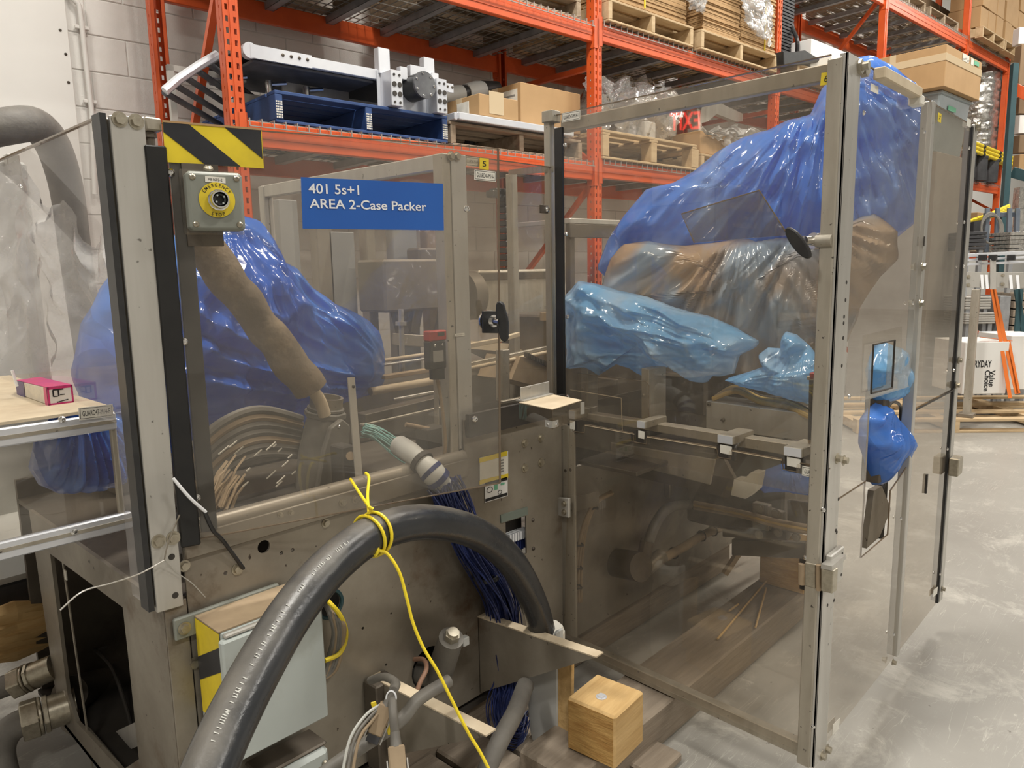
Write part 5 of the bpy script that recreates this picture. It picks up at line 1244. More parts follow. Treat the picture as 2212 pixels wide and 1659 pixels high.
u1 = (c1_-c2_).normalized(); u2 = (c3_-c2_).normalized(); zz = -Z3*(hb-.012)
for uu, oth in ((u1, u2), (u2, u1)):
    nn_ = -oth; q = MB(); q.bar(c2_+zz+nn_*.001, c2_+zz+uu*.028+nn_*.001, .002, .018); build('clip', q, 'alu', sb)
    build('button_screw', MB().button(c2_+zz+uu*.016+nn_*.0025, nn_, .005), 'chrome', sb)
q = MB(); q.bar(c3_-Z3*.004+(-u1)*.001, c3_-Z3*.038-u1*.001, .016, .002, u1); build('clip', q, 'alu', sb)
q = MB(); q.box((c1_.x-.03, 1.56, c1_.z-.12), (1.93, 1.575, c1_.z-.05)); build('rear_block', q, 'grime', sb)
# ---------------------------------------------------------------- tall glass door (door 6)
td = thing('guard_door', 'tall clear guard door in an aluminium frame, number six on it', 'guard door', HA.lerp(HB, .5)+V((0, 0, .15)))
ztd = (GX(1300, 236).z+GX(1811, 131).z)/2
def gp_(t, z): p = HA.lerp(HB, t); return V((p.x, p.y, z))
Ld = (HB-HA).length
def gt(px, py): return (GX(px, py)-HA).dot(HD)/Ld
zbt = (GX(1264, 1425).z+GX(1743, 1640).z)/2
q = MB(); q.bar(gp_(.02, ztd-.022)-HN*.018, gp_(.985, ztd-.022)-HN*.018, .03, .040, ch=.003); build('top_rail', q, 'alu_dirty', td)
q = MB(); q.bar(gp_(.0, zbt+.022)-HN*.018, gp_(.985, zbt+.022)-HN*.018, .03, .044, ch=.003); build('bottom_rail', q, 'alu_dirty', td)
t1 = gt(1790, 600)
q = MB(); q.bar(gp_(.972, zbt), gp_(.972, ztd), .05, .036, HD, ch=.003)
build('latch_stile', q, 'alu_dirty', td)
q = MB(); q.bar(gp_(.972, zbt)+HN*.0185, gp_(.972, ztd)+HN*.0185, .002, .006, HN); 
q = MB(); q.bar(gp_(.955, zbt)+HN*.019, gp_(.955, ztd)+HN*.019, .003, .004, HD); build('stile_groove', q, 'steel_dark', td)
# upper clear sheet, stops at the notched lower sheet
zsplit = .935
q = MB(); q.holed(gp_(0, 0)+HN*.006, HD, (0, 0, 1), .004, [(0.0, .90), (Ld*.955, .90), (Ld*.955, ztd+.012), (0.0, ztd+.012)], []); build('clear_sheet', q, 'smoked', td)
q = MB(); q.bar(gp_(0, ztd+.012)+HN*.008, gp_(.955, ztd+.012)+HN*.008, .006, .003); build('sheet_edge', q, 'edge_brown', td)
# hinge side: black strip, aluminium angle and post below
t0 = gt(1222, 600); zb8 = GX(1222, 868).z
q = MB(); q.bar(gp_(.028, zb8)+HN*.012, gp_(.028, ztd-.03)+HN*.012, .034, .010, HN, ch=.001); bs = build('black_stile', q, 'black_metal', td)
for px, py in ((1221, 313), (1223, 505), (1226, 684), (1227, 857)): p = GX(px, py, .018); build('button_screw', MB().button(p, HN, .0075), 'chrome', td)
hpst = thing('hinge_post', 'aluminium hinge post between the two glass doors', 'post', V((1.94, 1.63, .15)))
zt9 = GX(1200, 245).z
q = MB(); q.box((1.925, 1.615, .16), (1.952, 1.640, zt9), .002); build('post_tube', q, 'alu_dirty', hpst)
q = MB(); q.box((1.913, 1.585, .16), (1.95, 1.595, 1.06), .002); build('post_plate', q, 'steel', hpst)
q = MB(); q.box((1.915, 1.595, zt9-.03), (1.96, 1.64, zt9+.006), .002); build('post_cap', q, 'alu_dirty', hpst)
q = MB(); q.bar(gp_(.015, zbt)-HN*.0, gp_(.015, .95)-HN*.0, .002, .05, HD); 
q = MB(); q.prism([GX(x, y, .012) for x, y in ((1193, 912), (1240, 922), (1245, 1378), (1199, 1362))], -HN*.008); build('post_face', q, 'alu_dirty', hpst, bevel=.001)
q = MB(); q.prism([GX(x, y, .0128) for x, y in ((1206, 1120), (1213, 1120), (1217, 1368), (1210, 1366))], -HN*.001); build('post_groove', q, 'steel_dark', hpst)
for px, py in ((1199, 978), (1200, 1140), (1204, 1219)): build('button_screw', MB().button(GX(px, py, .012), HN, .007), 'chrome', hpst)
for px, py in ((1221, 1017), (1232, 1015)): build('bolt_hole', MB().cyl(GX(px, py, .0125), GX(px, py, .0125)-HN*.002, .006, 14), 'steel_dark', hpst)
# notched lower sheet edges
def gpx(px, py, o=.011): return GX(px, py, o)
notch = [(1236, 920), (1238, 932), (1262, 935), (1264, 918), (1273, 918), (1368, 936), (1370, 955), (1396, 959), (1398, 942), (1548, 966), (1552, 988), (1578, 992), (1581, 972), (1690, 992), (1692, 1014), (1724, 1020), (1727, 1000), (1793, 1012)]
q = MB(); q.tube([gpx(*p) for p in notch], .0022, 6); lg = build('notched_edge', q, 'edge_brown', td)
q = MB(); q.tube([gpx(x, y, .012) for x, y in ((1264, 919), (1370, 938))], .0016, 5); q.tube([gpx(x, y, .012) for x, y in ((1398, 944), (1548, 968))], .0016, 5); q.tube([gpx(x, y, .012) for x, y in ((1581, 974), (1690, 994))], .0016, 5); build('bright_edge', q, 'dust_tan', td)
zn = [GX(x, y) for x, y in notch]
pl = [((p-HA).dot(HD), p.z) for p in zn]
q = MB(); q.holed(HA+HN*.011, HD, (0, 0, 1), .004, [(.03, zbt+.03), (Ld*.955, zbt+.03), (Ld*.955, zn[-1].z)]+[(a, b) for a, b in reversed(pl)], []); build('lower_sheet', q, 'smoked', td)
printed(td, GX, ((1213, 246), (1251, 238), (1256, 257), (1215, 264)), .0115, 'GUARD43-M14-I', hfrac=.42)
nl = printed(td, GX, ((1774, 158), (1797, 155), (1796, 182), (1773, 185)), .0115, '6', m='yellow', hfrac=.52, wfrac=.32, border=False, name='number_label', label='yellow label with the number six')
printed(td, GX, ((1733, 1006), (1787, 1017), (1786, 1038), (1733, 1027)), .0165, 'GUARD44-M14-F', hfrac=.45)
printed(td, GX, ((1738, 981), (1773, 987), (1773, 998), (1738, 992)), -.035, 'DL31622-4', hfrac=.5, border=False, m='alu_dirty', ink='ink_faint')
for px, py in ((1778, 1101), (1756, 1568), (1741, 1205)): build('button_screw', MB().button(GX(px, py, .018), HN, .008), 'chrome', td)
# hinge bracket (left) and latch block (right)
hb_ = None
for x0, x1, o in ((1184, 1198, .030), (1201, 1228, .038)):
    q = MB(); q.prism([GX(x0, 1075, o), GX(x1, 1077, o), GX(x1, 1119, o), GX(x0, 1113, o)], -HN*.012); o_ = build('leaf' if hb_ else 'door_hinge', q, 'alu', hb_ or td, bevel=.002); hb_ = hb_ or o_
q = MB(); q.cyl(GX(1198, 1078, .015), GX(1198, 1112, .015), .008, 12); build('pin', q, 'steel_dark', hb_, smooth=True)
for py in (1088, 1106): build('hex_bolt', MB().bolt(GX(1219, py, .038), HN, .007), 'bolt_zinc', hb_)
q = MB(); q.prism([GX(1226, 1078, -.02), GX(1290, 1062, -.06), GX(1290, 1092, -.06), GX(1226, 1110, -.02)], -HN*.01); build('arm', q, 'steel', hb_)
lb_ = None
for Q, o, t_ in ((((1738, 1214), (1762, 1219), (1762, 1272), (1738, 1265)), .028, .014), (((1773, 1228), (1800, 1233), (1798, 1283), (1773, 1277)), .045, .03)):
    q = MB(); q.prism([GX(x, y, o) for x, y in Q], -HN*t_); o_ = build('leaf' if lb_ else 'door_hinge', q, 'bolt_zinc', lb_ or td, bevel=.002); lb_ = lb_ or o_
q = MB(); q.prism([GX(x, y, .02) for x, y in ((1727, 1207), (1770, 1214), (1770, 1285), (1727, 1272))], -HN*.003); build('slot_plate', q, 'grime', lb_)
q = MB(); q.cyl(GX(1768, 1220, .03), GX(1768, 1275, .03), .007, 12); q.cyl(GX(1732, 1218, .026), GX(1732, 1262, .026), .009, 12); build('pin', q, 'rust_tan', lb_, smooth=True)
for x, y in ((1800, 1233),):
    P = [GX(1773, 1228, .045), GX(1800, 1233, .045)]
q = MB(); a = GX(1798, 1256, .045); q.prism([GX(1773, 1228, .046), GX(1797, 1233, .046), GX(1797, 1233, .046)+V((.10, 0, 0)), GX(1773, 1228, .046)+V((.10, .0, 0))], V((0, 0, .012))); build('leaf_top', q, 'alu', lb_)
q = MB(); q.box((HB.x-.01, YG-.022, a.z-.042), (HB.x+.085, YG-.006, a.z+.052), .003); sp = build('side_leaf', q, 'alu', lb_)
for x, z in ((.0, .03), (.07, .03), (.0, -.03), (.07, -.03)): build('hole_mark', MB().cyl((HB.x+x, YG-.023, a.z+z+.005), (HB.x+x, YG-.0215, a.z+z+.005), .004, 10), 'grime', lb_)
# T handle of the tall door
c = GX(1764, 521, .02); q = MB(); q.tube([c-HD*-.04, c], .016, 16); hp = build('door_handle', q, 'alu_dirty', td, smooth=True, label='black oval T handle')
s0 = GX(1770, 520, .0); s1 = GX(1736, 520, .06); q = MB(); q.tube([s0, s0.lerp(s1, .4), s0.lerp(s1, .4), s1], [.020, .020, .012, .012], 20); build('spindle', q, 'chrome', hp, smooth=True, auto=30)
h0 = GX(1703, 492, .09); h1 = GX(1752, 558, .06); q = MB(); ax1 = (h0-h1).normalized(); ax2 = ax1.cross(HN).normalized(); cc = (h0+h1)/2; L2 = (h0-h1).length/2
q.prism([cc+ax1*L2*math.cos(t*PI/12)+ax2*.016*math.sin(t*PI/12) for t in range(24)], HN*.014); build('grip', q, 'black_plastic', hp, bevel=.003)
# latch cover plates inside the stile
q = MB(); q.prism([GX(x, y, -.008) for x, y in ((1772, 487), (1800, 487), (1792, 722), (1762, 718))], -HN*.02); lc = build('latch_cover', q, 'alu', td, bevel=.002)
q = MB(); q.prism([GX(x, y, -.006) for x, y in ((1768, 562), (1796, 564), (1796, 572), (1768, 570))], -HN*.003); build('latch_joint', q, 'steel_dark', td)
# small loose brown sheet leaning inside, seen through the door
slab('loose_sheet', [GX(x, y, -.06) for x, y in ((1472, 462), (1640, 411), (1702, 508), (1500, 524))], .004, HN, 'smoked_dark', label='small tinted sheet tilted behind the tall glass door', cat='sheet')
q = MB(); P = [GX(x, y, -.06) for x, y in ((1472, 462), (1640, 411), (1702, 508), (1500, 524))]
q.tube([P[3], P[0], P[1], P[2]], .0022, 5); build('sheet_rim', q, 'edge_brown', bpy.data.objects['loose_sheet'])
# clamp rail behind the notched edge
cr_ = thing('clamp_rail', 'steel rail with four clamp blocks behind the tall door', 'rail', GX(1500, 990, -.08))
q = MB(); q.prism([GX(x, y, -.05) for x, y in ((1268, 906), (1760, 995), (1760, 968+0), (1268, 893))], -HN*.045); build('rail', q, 'alu_dirty', cr_, bevel=.002)
for (x0, y0, x1, y1) in ((1228, 886, 1242, 906), (1375, 908, 1393, 926), (1549, 938, 1583, 960), (1692, 964, 1732, 988)):
    w_ = (x1-x0); q = MB(); q.prism([GX(x0, y0, .016), GX(x1, y0+w_*.15, .016), GX(x1, y1+w_*.05, .016), GX(x0, y1-w_*.1, .016)], -HN*.12); c_ = build('clamp_block', q, 'alu_dirty', cr_, bevel=.002)
    q = MB(); q.prism([GX(x0+1, y0+1, .0175), GX(x1-1, y0+1+w_*.15, .0175), GX(x1-1, y1-1+w_*.05, .0175), GX(x0+1, y1-1-w_*.1, .0175)], -HN*.001); build('clamp_face', q, 'alu_bright', c_)
    dy = 22; x0 += w_*.18; x1 -= w_*.08; q = MB(); q.prism([GX(x0, y0+dy, .013), GX(x1, y0+dy+w_*.15, .013), GX(x1, y1+dy+w_*.05, .013), GX(x0, y1+dy-w_*.1, .013)], -HN*.02); c_ = build('latch_pad', q, 'label_white', cr_, bevel=.001)
    q = MB(); q.prism([GX(x0-4, y0+dy-2, .0105), GX(x1+6, y0+dy+w_*.15-1, .0105), GX(x1+6, y1+dy+w_*.15+9, .0105), GX(x0-4, y1+dy+6, .0105)], -HN*.015); build('clamp_recess', q, 'grime', cr_)
# inner uprights, arm box, switch behind the tall door
inn = thing('inner_mechanism', 'grey steel uprights and arm box behind the tall glass door', 'machine part', GX(1500, 950, -.3))
def IX(px, py, o=.12): return GX(px, py, -o)
def ibox(nm, x0, y0, x1, y1, o, th, m='alu_dirty', par=None, sk=.15):
    d = (x1-x0)*sk; q = MB(); q.prism([IX(x0, y0, o), IX(x1, y0+d, o), IX(x1, y1+d, o), IX(x0, y1, o)], -HN*th); return build(nm, q, m, par or inn, bevel=.002)
ibox('upright', 1255, 782, 1269, 895, .10, .06); ibox('upright', 1385, 795, 1401, 925, .10, .10); ibox('upright_bracket', 1255, 782, 1300, 800, .12, .2, 'alu_dirty', sk=-.2)
ibox('rear_plate', 1290, 815, 1330, 880, .35, .02, 'steel_dark'); ibox('rear_plate', 1405, 800, 1520, 880, .4, .03, 'steel_dark'); ibox('arm_foot', 1244, 898, 1290, 906, .08, .08)
ab = ibox('arm_box', 1525, 866, 1765, 925, .22, .12, 'alu', sk=.13)
for x, y in ((1531, 873), (1562, 907)): build('screw', MB().button(IX(x, y, .218), HN, .007), 'steel_dark', ab)
for px, py in ((1260, 840), (1390, 854)): build('button_screw', MB().button(IX(px, py, .098), HN, .007), 'bolt_zinc', inn)
ibox('cross_plate', 1425, 875, 1600, 930, .45, .02, 'steel', sk=.12)
q = MB(); q.prism([IX(x, y, .06) for x, y in ((1248, 806), (1395, 824), (1402, 832), (1402, 935), (1240, 905))], -HN*.003); build('small_shield', q, 'smoked_light', inn)
q = MB(); q.tube([IX(x, y, .06) for x, y in ((1248, 806), (1395, 824), (1402, 832), (1402, 920))], .0016, 5); build('shield_edge', q, 'edge_brown', inn)
q = MB(); q.tube([IX(x, y, .04) for x, y in ((1232, 842), (1342, 860), (1344, 930))], .0016, 5); build('shield_edge', q, 'dust_tan', inn)
sw2 = thing('interlock_switch', 'black interlock switch with dark red head on the tall door stile', 'switch', IX(1758, 960, .03))
for Q, m, nm in ((((1748, 805), (1780, 809), (1780, 824), (1748, 820)), 'red', 'red_head'), (((1747, 820), (1778, 824), (1770, 955), (1744, 950)), 'black_plastic', 'body'), (((1742, 812), (1772, 816), (1772, 824), (1742, 821)), 'alu_dirty', 'bracket'), (((1749, 897), (1775, 900), (1770, 918), (1752, 915)), 'cable_grey', 'gland')):
    q = MB(); q.prism([IX(x, y, .02) for x, y in Q], -HN*.03); build(nm, q, m, sw2, bevel=.002)
cables('switch_cable', ['brown cable hanging in a loop under the tall door switch'], [[IX(1763, 915, .03), IX(1752, 935, .05), IX(1750, 955, .06), IX(1762, 968, .06), IX(1775, 965, .05)]], 'cable_tan', .006)
cables('golden_hose', ['golden cable loom lying on the arm box, strand %s' % s for s in ('at the front', 'second from the front', 'in the middle', 'at the back')],
       [[IX(1540+6*k, 862-4*k, .24+.02*k), IX(1590, 846-5*k, .25+.02*k), IX(1640, 868-4*k, .26+.02*k), IX(1700, 880-5*k, .25+.02*k), IX(1752, 902-4*k, .2+.02*k)] for k in range(4)], ['cable_gold', 'cable_tan', 'cable_gold', 'grime'], .008, group='cable loom on the arm box')
# lower chute, white block, trough, pipes, hinge cables inside
def WY(px, py, d=0): return onY(px, py, YF-d)
lo = thing('lower_mechanism', 'metal chute, pipes and grimy brackets inside the tall guard box', 'machine part', V((2.4, 1.5, .5)))
q = MB(); q.prism([onX(x, y, 2.25) for x, y in ((1300, 953), (1545, 993), (1534, 1048), (1290, 985))], V((.01, 0, .0))); build('chute', q, 'alu_dirty', lo, bevel=.003)
q = MB(); q.prism([onX(x, y, 2.33) for x, y in ((1240, 935), (1560, 985), (1600, 1060), (1570, 1075), (1240, 1000))], V((.02, 0, 0))); build('trough_back', q, 'steel_dark', lo)
q = MB(); q.prism([onX(x, y, 2.2) for x, y in ((1585, 1035), (1605, 1037), (1622, 1020), (1640, 1022), (1632, 1060), (1610, 1078), (1578, 1070))], V((.05, 0, 0))); build('white_block', q, 'label_white', lo, bevel=.002)
q = MB(); q.box((2.05, 1.35, .80), (3.3, YF+.1, .815), .003); build('trough_shelf', q, 'steel_dark', lo)
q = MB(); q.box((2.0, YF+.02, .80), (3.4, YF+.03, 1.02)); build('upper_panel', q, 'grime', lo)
q = MB(); q.box((2.6, YF-.004, .55), (2.63, YF-.03, .80), .003); q.box((2.3, YF-.03, .72), (3.4, YF-.004, .76), .003); build('wall_channel', q, 'steel', lo)
def bent(nm, pts, r, m, par, d=0, lab=None):
    q = MB(); q.tube(smooth_path(pts, 8), r, 14); return build(nm, q, m, par, smooth=True)
mtr = thing('gear_motor', 'grimy gear motor with conduit on the wall inside the tall guard', 'motor', WY(1370, 1240, .1))
q = MB(); q.cyl(WY(1330, 1215), WY(1385, 1225, .14), .055, 20); build('housing', q, 'steel_dark', mtr, smooth=True)
q = MB(); q.tube([WY(1378, 1242, .12), WY(1430, 1200, .14)], .030, 14); build('terminal_box', q, 'steel', mtr, smooth=True)
bent('conduit', [WY(1395, 1195, .12), WY(1412, 1140, .12), WY(1440, 1100, .11), WY(1480, 1090, .06), WY(1520, 1094, .03)], .020, 'cable_grey', mtr)
q = MB(); a = WY(1392, 1200, .12); b = WY(1398, 1170, .12); q.cyl(a, b, .027, 12); build('gland_nut', q, 'steel_dark', mtr)
bent('conduit', [WY(1425, 1210, .13), WY(1480, 1180, .1), WY(1530, 1150, .09), WY(1600, 1130, .1), WY(1680, 1130, .12)], .018, 'cable_tan', mtr)
for px, py in ((1455, 1195), (1515, 1158), (1540, 1147)): q = MB(); p = WY(px, py, .1); q.tube([p+V((.0, .022*math.cos(t*PI/6), .022*math.sin(t*PI/6))) for t in range(13)], .003, 6); build('tie', q, 'black_plastic', mtr)
stn = thing('wall_harness', 'brown cable harness tied down the inside of the hinge post', 'cable', WY(1250, 1300, .02))
for k in range(3):
    bent('strand', [WY(1320+2*k, 1062+2*k, .05+.01*k), WY(1285+3*k, 1085, .05), WY(1262+4*k, 1130, .04), WY(1250+5*k, 1180, .04), WY(1243+6*k, 1240, .035), WY(1245+5*k, 1300, .03)], .006, 'cable_tan', stn)
for px, py in ((1250, 1178), (1248, 1228), (1247, 1270), (1282, 1098)): q = MB(); p = WY(px, py, .045); q.tube([p+V((.02*math.cos(t*PI/6), .012*math.sin(t*PI/6), .004*math.sin(t))) for t in range(13)], .004, 5); build('tie', q, 'grime', stn)
for k, (x0, y0, x1, y1, m) in enumerate(((1625, 1085, 1660, 1140, 'steel'), (1560, 1140, 1700, 1160, 'steel_dark'), (1660, 1100, 1690, 1165, 'steel'), (1700, 1080, 1765, 1150, 'steel_dark'), (1580, 1165, 1740, 1200, 'steel_dark'), (1590, 1178, 1720, 1190, 'rust_tan'), (1640, 1125, 1680, 1145, 'bolt_zinc'))):
    q = MB(); q.prism([onX(x, y, 2.45+.02*k) for x, y in ((x0, y0), (x1, y0+8), (x1, y1+8), (x0, y1))], V((.03, 0, 0))); build('bracket', q, m, lo, bevel=.003)
for px, py in ((1642, 1098), (1676, 1108), (1681, 1150), (1640, 1155), (1720, 1160)): build('hex_bolt', MB().bolt(onX(px, py, 2.43), (-1, 0, 0), .011), 'steel', lo)
for k in range(3): bent('strand', [onX(1500, 1085+6*k, 2.5), onX(1600, 1105+5*k, 2.45), onX(1680, 1125+6*k, 2.42), onX(1765, 1140+7*k, 2.4)], .007, ['cable_tan', 'cable_gold', 'cable_tan'][k], lo)
q = MB(); q.box((2.7, 1.15, .82), (3.3, 2.6, 1.28), .01); build('machine_core', q, 'steel_dark', lo)
q = MB(); q.box((2.72, 1.12, .42), (3.3, 1.54, .82), .01); build('lower_core', q, 'steel_dark', lo)
q = MB(); q.bar(onX(1595, 1195, 2.6), onX(1565, 1240, 2.55), .02, .02); build('link_rod', q, 'rust_tan', lo)
# ---------------------------------------------------------------- side guard (plane Y = YG)
sgd = thing('side_guard', 'clear side guard wall with a cut out window and aluminium posts', 'guard panel', (2.6, YG, .15))
X0 = HB.x
def gx(px, py): return GY(px, py).x
xa = GY(1850, 400).x
x2, x3 = GY(2010, 300).x, GY(2104, 300).x
z_b = .15; z_t = (GY(1868, 142).z+GY(2012, 217).z+GY(2105, 264).z)/3
q = MB(); q.box((X0-.020, YG-.006, z_b-.01), (X0+.072, YG, z_t), .001); q.box((X0-.020, YG-.006, z_b-.01), (X0-.014, YG+.012, z_t), .001); build('corner_angle', q, 'alu', sgd)
q = MB(); q.box((x2-.012, YG-.004, z_b), (x2+.020, YG+.03, z_t), .002); build('middle_post', q, 'alu', sgd)
q = MB(); q.box((x2+.020, YG-.001, z_b), (x2+.030, YG+.03, z_t-.01)); build('black_seal', q, 'black_plastic', sgd)
q = MB(); q.box((x3-.02, YG-.004, z_b), (x3+.025, YG+.03, z_t), .002); build('end_post', q, 'alu', sgd)
q = MB(); q.box((x3-.034, YG-.001, z_b), (x3-.02, YG+.01, z_t-.01)); build('black_seal', q, 'black_plastic', sgd)
def g2(px, py): p = GY(px, py); return (p.x, p.z)
xi0, xi1 = X0+.01, x2-.01
zs_ = GY(1885, 1012).z                    # seam between upper and lower sheets
win = [g2(1890, 745), g2(1936, 735), g2(1930, 838), g2(1885, 850)][::-1]
gapL = g2(1882, 880)[0]
seamz = (GY(1835, 1065).z)
gb0, gb1 = g2(1872, 1190), g2(1928, 1158)
up_ = [(xi0, seamz), (gapL+.0, seamz), (gapL, g2(1884, 862)[1]), (g2(1960, 838)[0], g2(1960, 838)[1]), (xi1, g2(1960, 838)[1]), (xi1, z_t-.002), (xi0, z_t-.002)]
q = MB(); q.holed((0, YG+.008, 0), (1, 0, 0), (0, 0, 1), .004, up_, [win]); build('clear_sheet', q, 'smoked_light', sgd)
q = MB(); q.tube([V((x, YG+.004, z)) for x, z in win+[win[0]]], .003, 5); build('window_edge', q, 'grime', sgd)
gz = (gb0[1]+gb1[1])/2; rx = g2(1925, 1100)[0]
lowp = [(xi0, z_b), (xi1, z_b), (xi1, GY(1955, 1015).z+.0), (rx, GY(1925, 1050).z-.02), (rx, gz), (gapL, gz), (gapL, seamz-.004), (xi0, seamz-.004)]
q = MB(); q.holed((0, YG+.008, 0), (1, 0, 0), (0, 0, 1), .004, lowp, []); build('lower_sheet', q, 'smoked', sgd)
q = MB(); q.tube([V((xi0, YG+.004, seamz)), V((gapL, YG+.004, seamz))], .0022, 5); q.tube([V((gapL, YG+.006, g2(1884, 862)[1])), V((gapL, YG+.006, gz)), V((rx, YG+.006, gz)), V((rx, YG+.006, GY(1925, 1050).z-.02)), V((xi1, YG+.006, GY(1955, 1015).z))], .0025, 5); build('cut_edge', q, 'edge_brown', sgd)
q = MB(); q.holed((0, YG+.02, 0), (1, 0, 0), (0, 0, 1), .002, [g2(1880, 725), g2(1962, 705), g2(1960, 838), g2(1874, 868)][::-1], [[g2(1892, 748), g2(1934, 738), g2(1928, 832), g2(1888, 845)][::-1]]); build('window_frame', q, 'smoked', sgd)
seam2 = GY(2012, 868).z
q = MB(); q.box((x2+.028, YG+.004, z_b), (x3-.02, YG+.008, z_t-.004)); build('clear_sheet', q, 'smoked_dark', sgd)
q = MB(); q.tube([V((x2+.03, YG, seam2)), V((x3-.034, YG, seam2))], .003, 5); build('seam', q, 'grime', sgd)
q = MB(); q.tube([V((xi0, YG+.005, z_t)), V((xi1, YG+.005, z_t))], .0028, 5); q.tube([V((x2+.03, YG+.005, z_t-.004)), V((x3-.03, YG+.005, z_t-.004))], .0028, 5); build('sheet_edge', q, 'edge_brown', sgd)
q = MB(); a = GY(1885, 160, -.004); b = GY(1968, 198, -.004); q.bar(V((a.x, YG-.012, a.z+.0)), V((b.x, YG-.012, a.z)), .03, .030, ch=.003); build('top_bracket', q, 'dust_tan', sgd)
q = MB(); q.bar(V((b.x-.02, YG-.012, a.z-.02)), V((b.x+.02, YG-.012, a.z-.02)), .034, .03, ch=.004); build('tape_wad', q, 'label_white', sgd)
q = MB(); c = GY(1850, 146); q.cyl(c-V((.0, .0, 0)), c+V((.0, -.014, 0)), .018, 6); q.cyl(c+V((.035, 0, .0)), c+V((.035, -.016, .0)), .018, 6); q.cyl(c+V((0, -.014, 0)), c+V((0, -.03, 0)), .010, 12); build('hex_bolt', q, 'bolt_zinc', sgd)
for px, py, r in ((1822, 994, .010), (1808, 990, .010), (1786, 1618, .010), (1775, 1632, .010), (1992, 576, .010), (1987, 655, .010), (2071, 778, .010), (2066, 832, .010), (2110, 272, .012), (2035, 1272, .008), (1928, 1430, .008)):
    build('hex_bolt', MB().bolt(GY(px, py, .006), (0, -1, 0), r, .010), 'bolt_zinc', sgd)
for px, py in ((1865, 244), (1996, 285), (2093, 320), (2081, 575), (2059, 800), (1971, 655), (1833, 857), (1945, 1120), (1930, 1370), (2046, 970), (2030, 1240), (2082, 480)): build('button_screw', MB().button(GY(px, py, .006), (0, -1, 0), .006), 'chrome', sgd)
for px, py in ((1829, 610), (1827, 648), (1824, 684), (1823, 698), (1822, 730), (1819, 790), (1812, 1078), (1808, 1150), (1806, 1146), (1802, 1297), (1788, 1308)): build('bolt_hole', MB().cyl(GY(px, py, .0068), GY(px, py, .0068)+V((0, .002, 0)), .005, 10), 'grime', sgd)
q = MB(); q.box((x2-.02, YG-.0065, GY(2005, 522).z-.015), (x2-.012, YG-.004, GY(2005, 522).z+.015)); build('slot_mark', q, 'grime', sgd)
q = MB(); q.box((x3-.05, YG-.04, GY(2055, 1000).z-.035), (x3+.02, YG-.006, GY(2055, 1000).z+.035), .003); build('latch_block', q, 'bolt_zinc', sgd)
q = MB(); q.box((GY(2001, 1045).x-.006, YG-.003, GY(2001, 1045).z-.035), (GY(2001, 1045).x+.006, YG+.003, GY(2001, 1045).z+.035)); build('slot_mark', q, 'grime', sgd)
printed(sgd, GY, ((1881, 180), (1897, 188), (1896, 204), (1880, 196)), .002, '', border=False, ink='ink_faint')
printed(sgd, GY, ((2026, 243), (2033, 246), (2032, 266), (2025, 262)), .002, '7', m='yellow', border=False, hfrac=.4, wfrac=.5, name='number_label', label='small yellow number label')
printed(sgd, GY, ((2089, 255), (2097, 259), (2096, 276), (2088, 272)), .002, '', border=False)
printed(sgd, GY, ((1798, 1566), (1813, 1552), (1812, 1572), (1798, 1588)), .002, '', border=False)
printed(sgd, GY, ((2016, 1275), (2025, 1268), (2024, 1282), (2015, 1290)), .002, '', border=False)
# post and cable behind the gap
q = MB(); q.box((rx+.04, YG+.05, GY(1925, 1060).z), (rx+.10, YG+.11, GY(1935, 850).z), .004); build('steel_post', q, 'steel_dark', sgd)
cables('black_cable', ['black cable looping inside the side guard gap', 'second black cable dropping behind the side guard gap'],
       [[GY(1926, 900, -.06), GY(1918, 882, -.08), GY(1930, 868, -.1), GY(1945, 880, -.12), GY(1942, 930, -.12), GY(1925, 1000, -.12), GY(1905, 1060, -.12), GY(1895, 1150, -.12)], [GY(1905, 1010, -.14), GY(1902, 1080, -.14), GY(1895, 1160, -.14)]], 'black_plastic', [.006, .022])
q = MB(); q.prism([GY(x, y, -.10) for x, y in ((1888, 1060), (1905, 1050), (1925, 1100), (1900, 1160), (1872, 1185))], V((0, .02, 0))); build('inner_bracket', q, 'steel', label='grey bracket plate inside the side guard gap', cat='bracket')
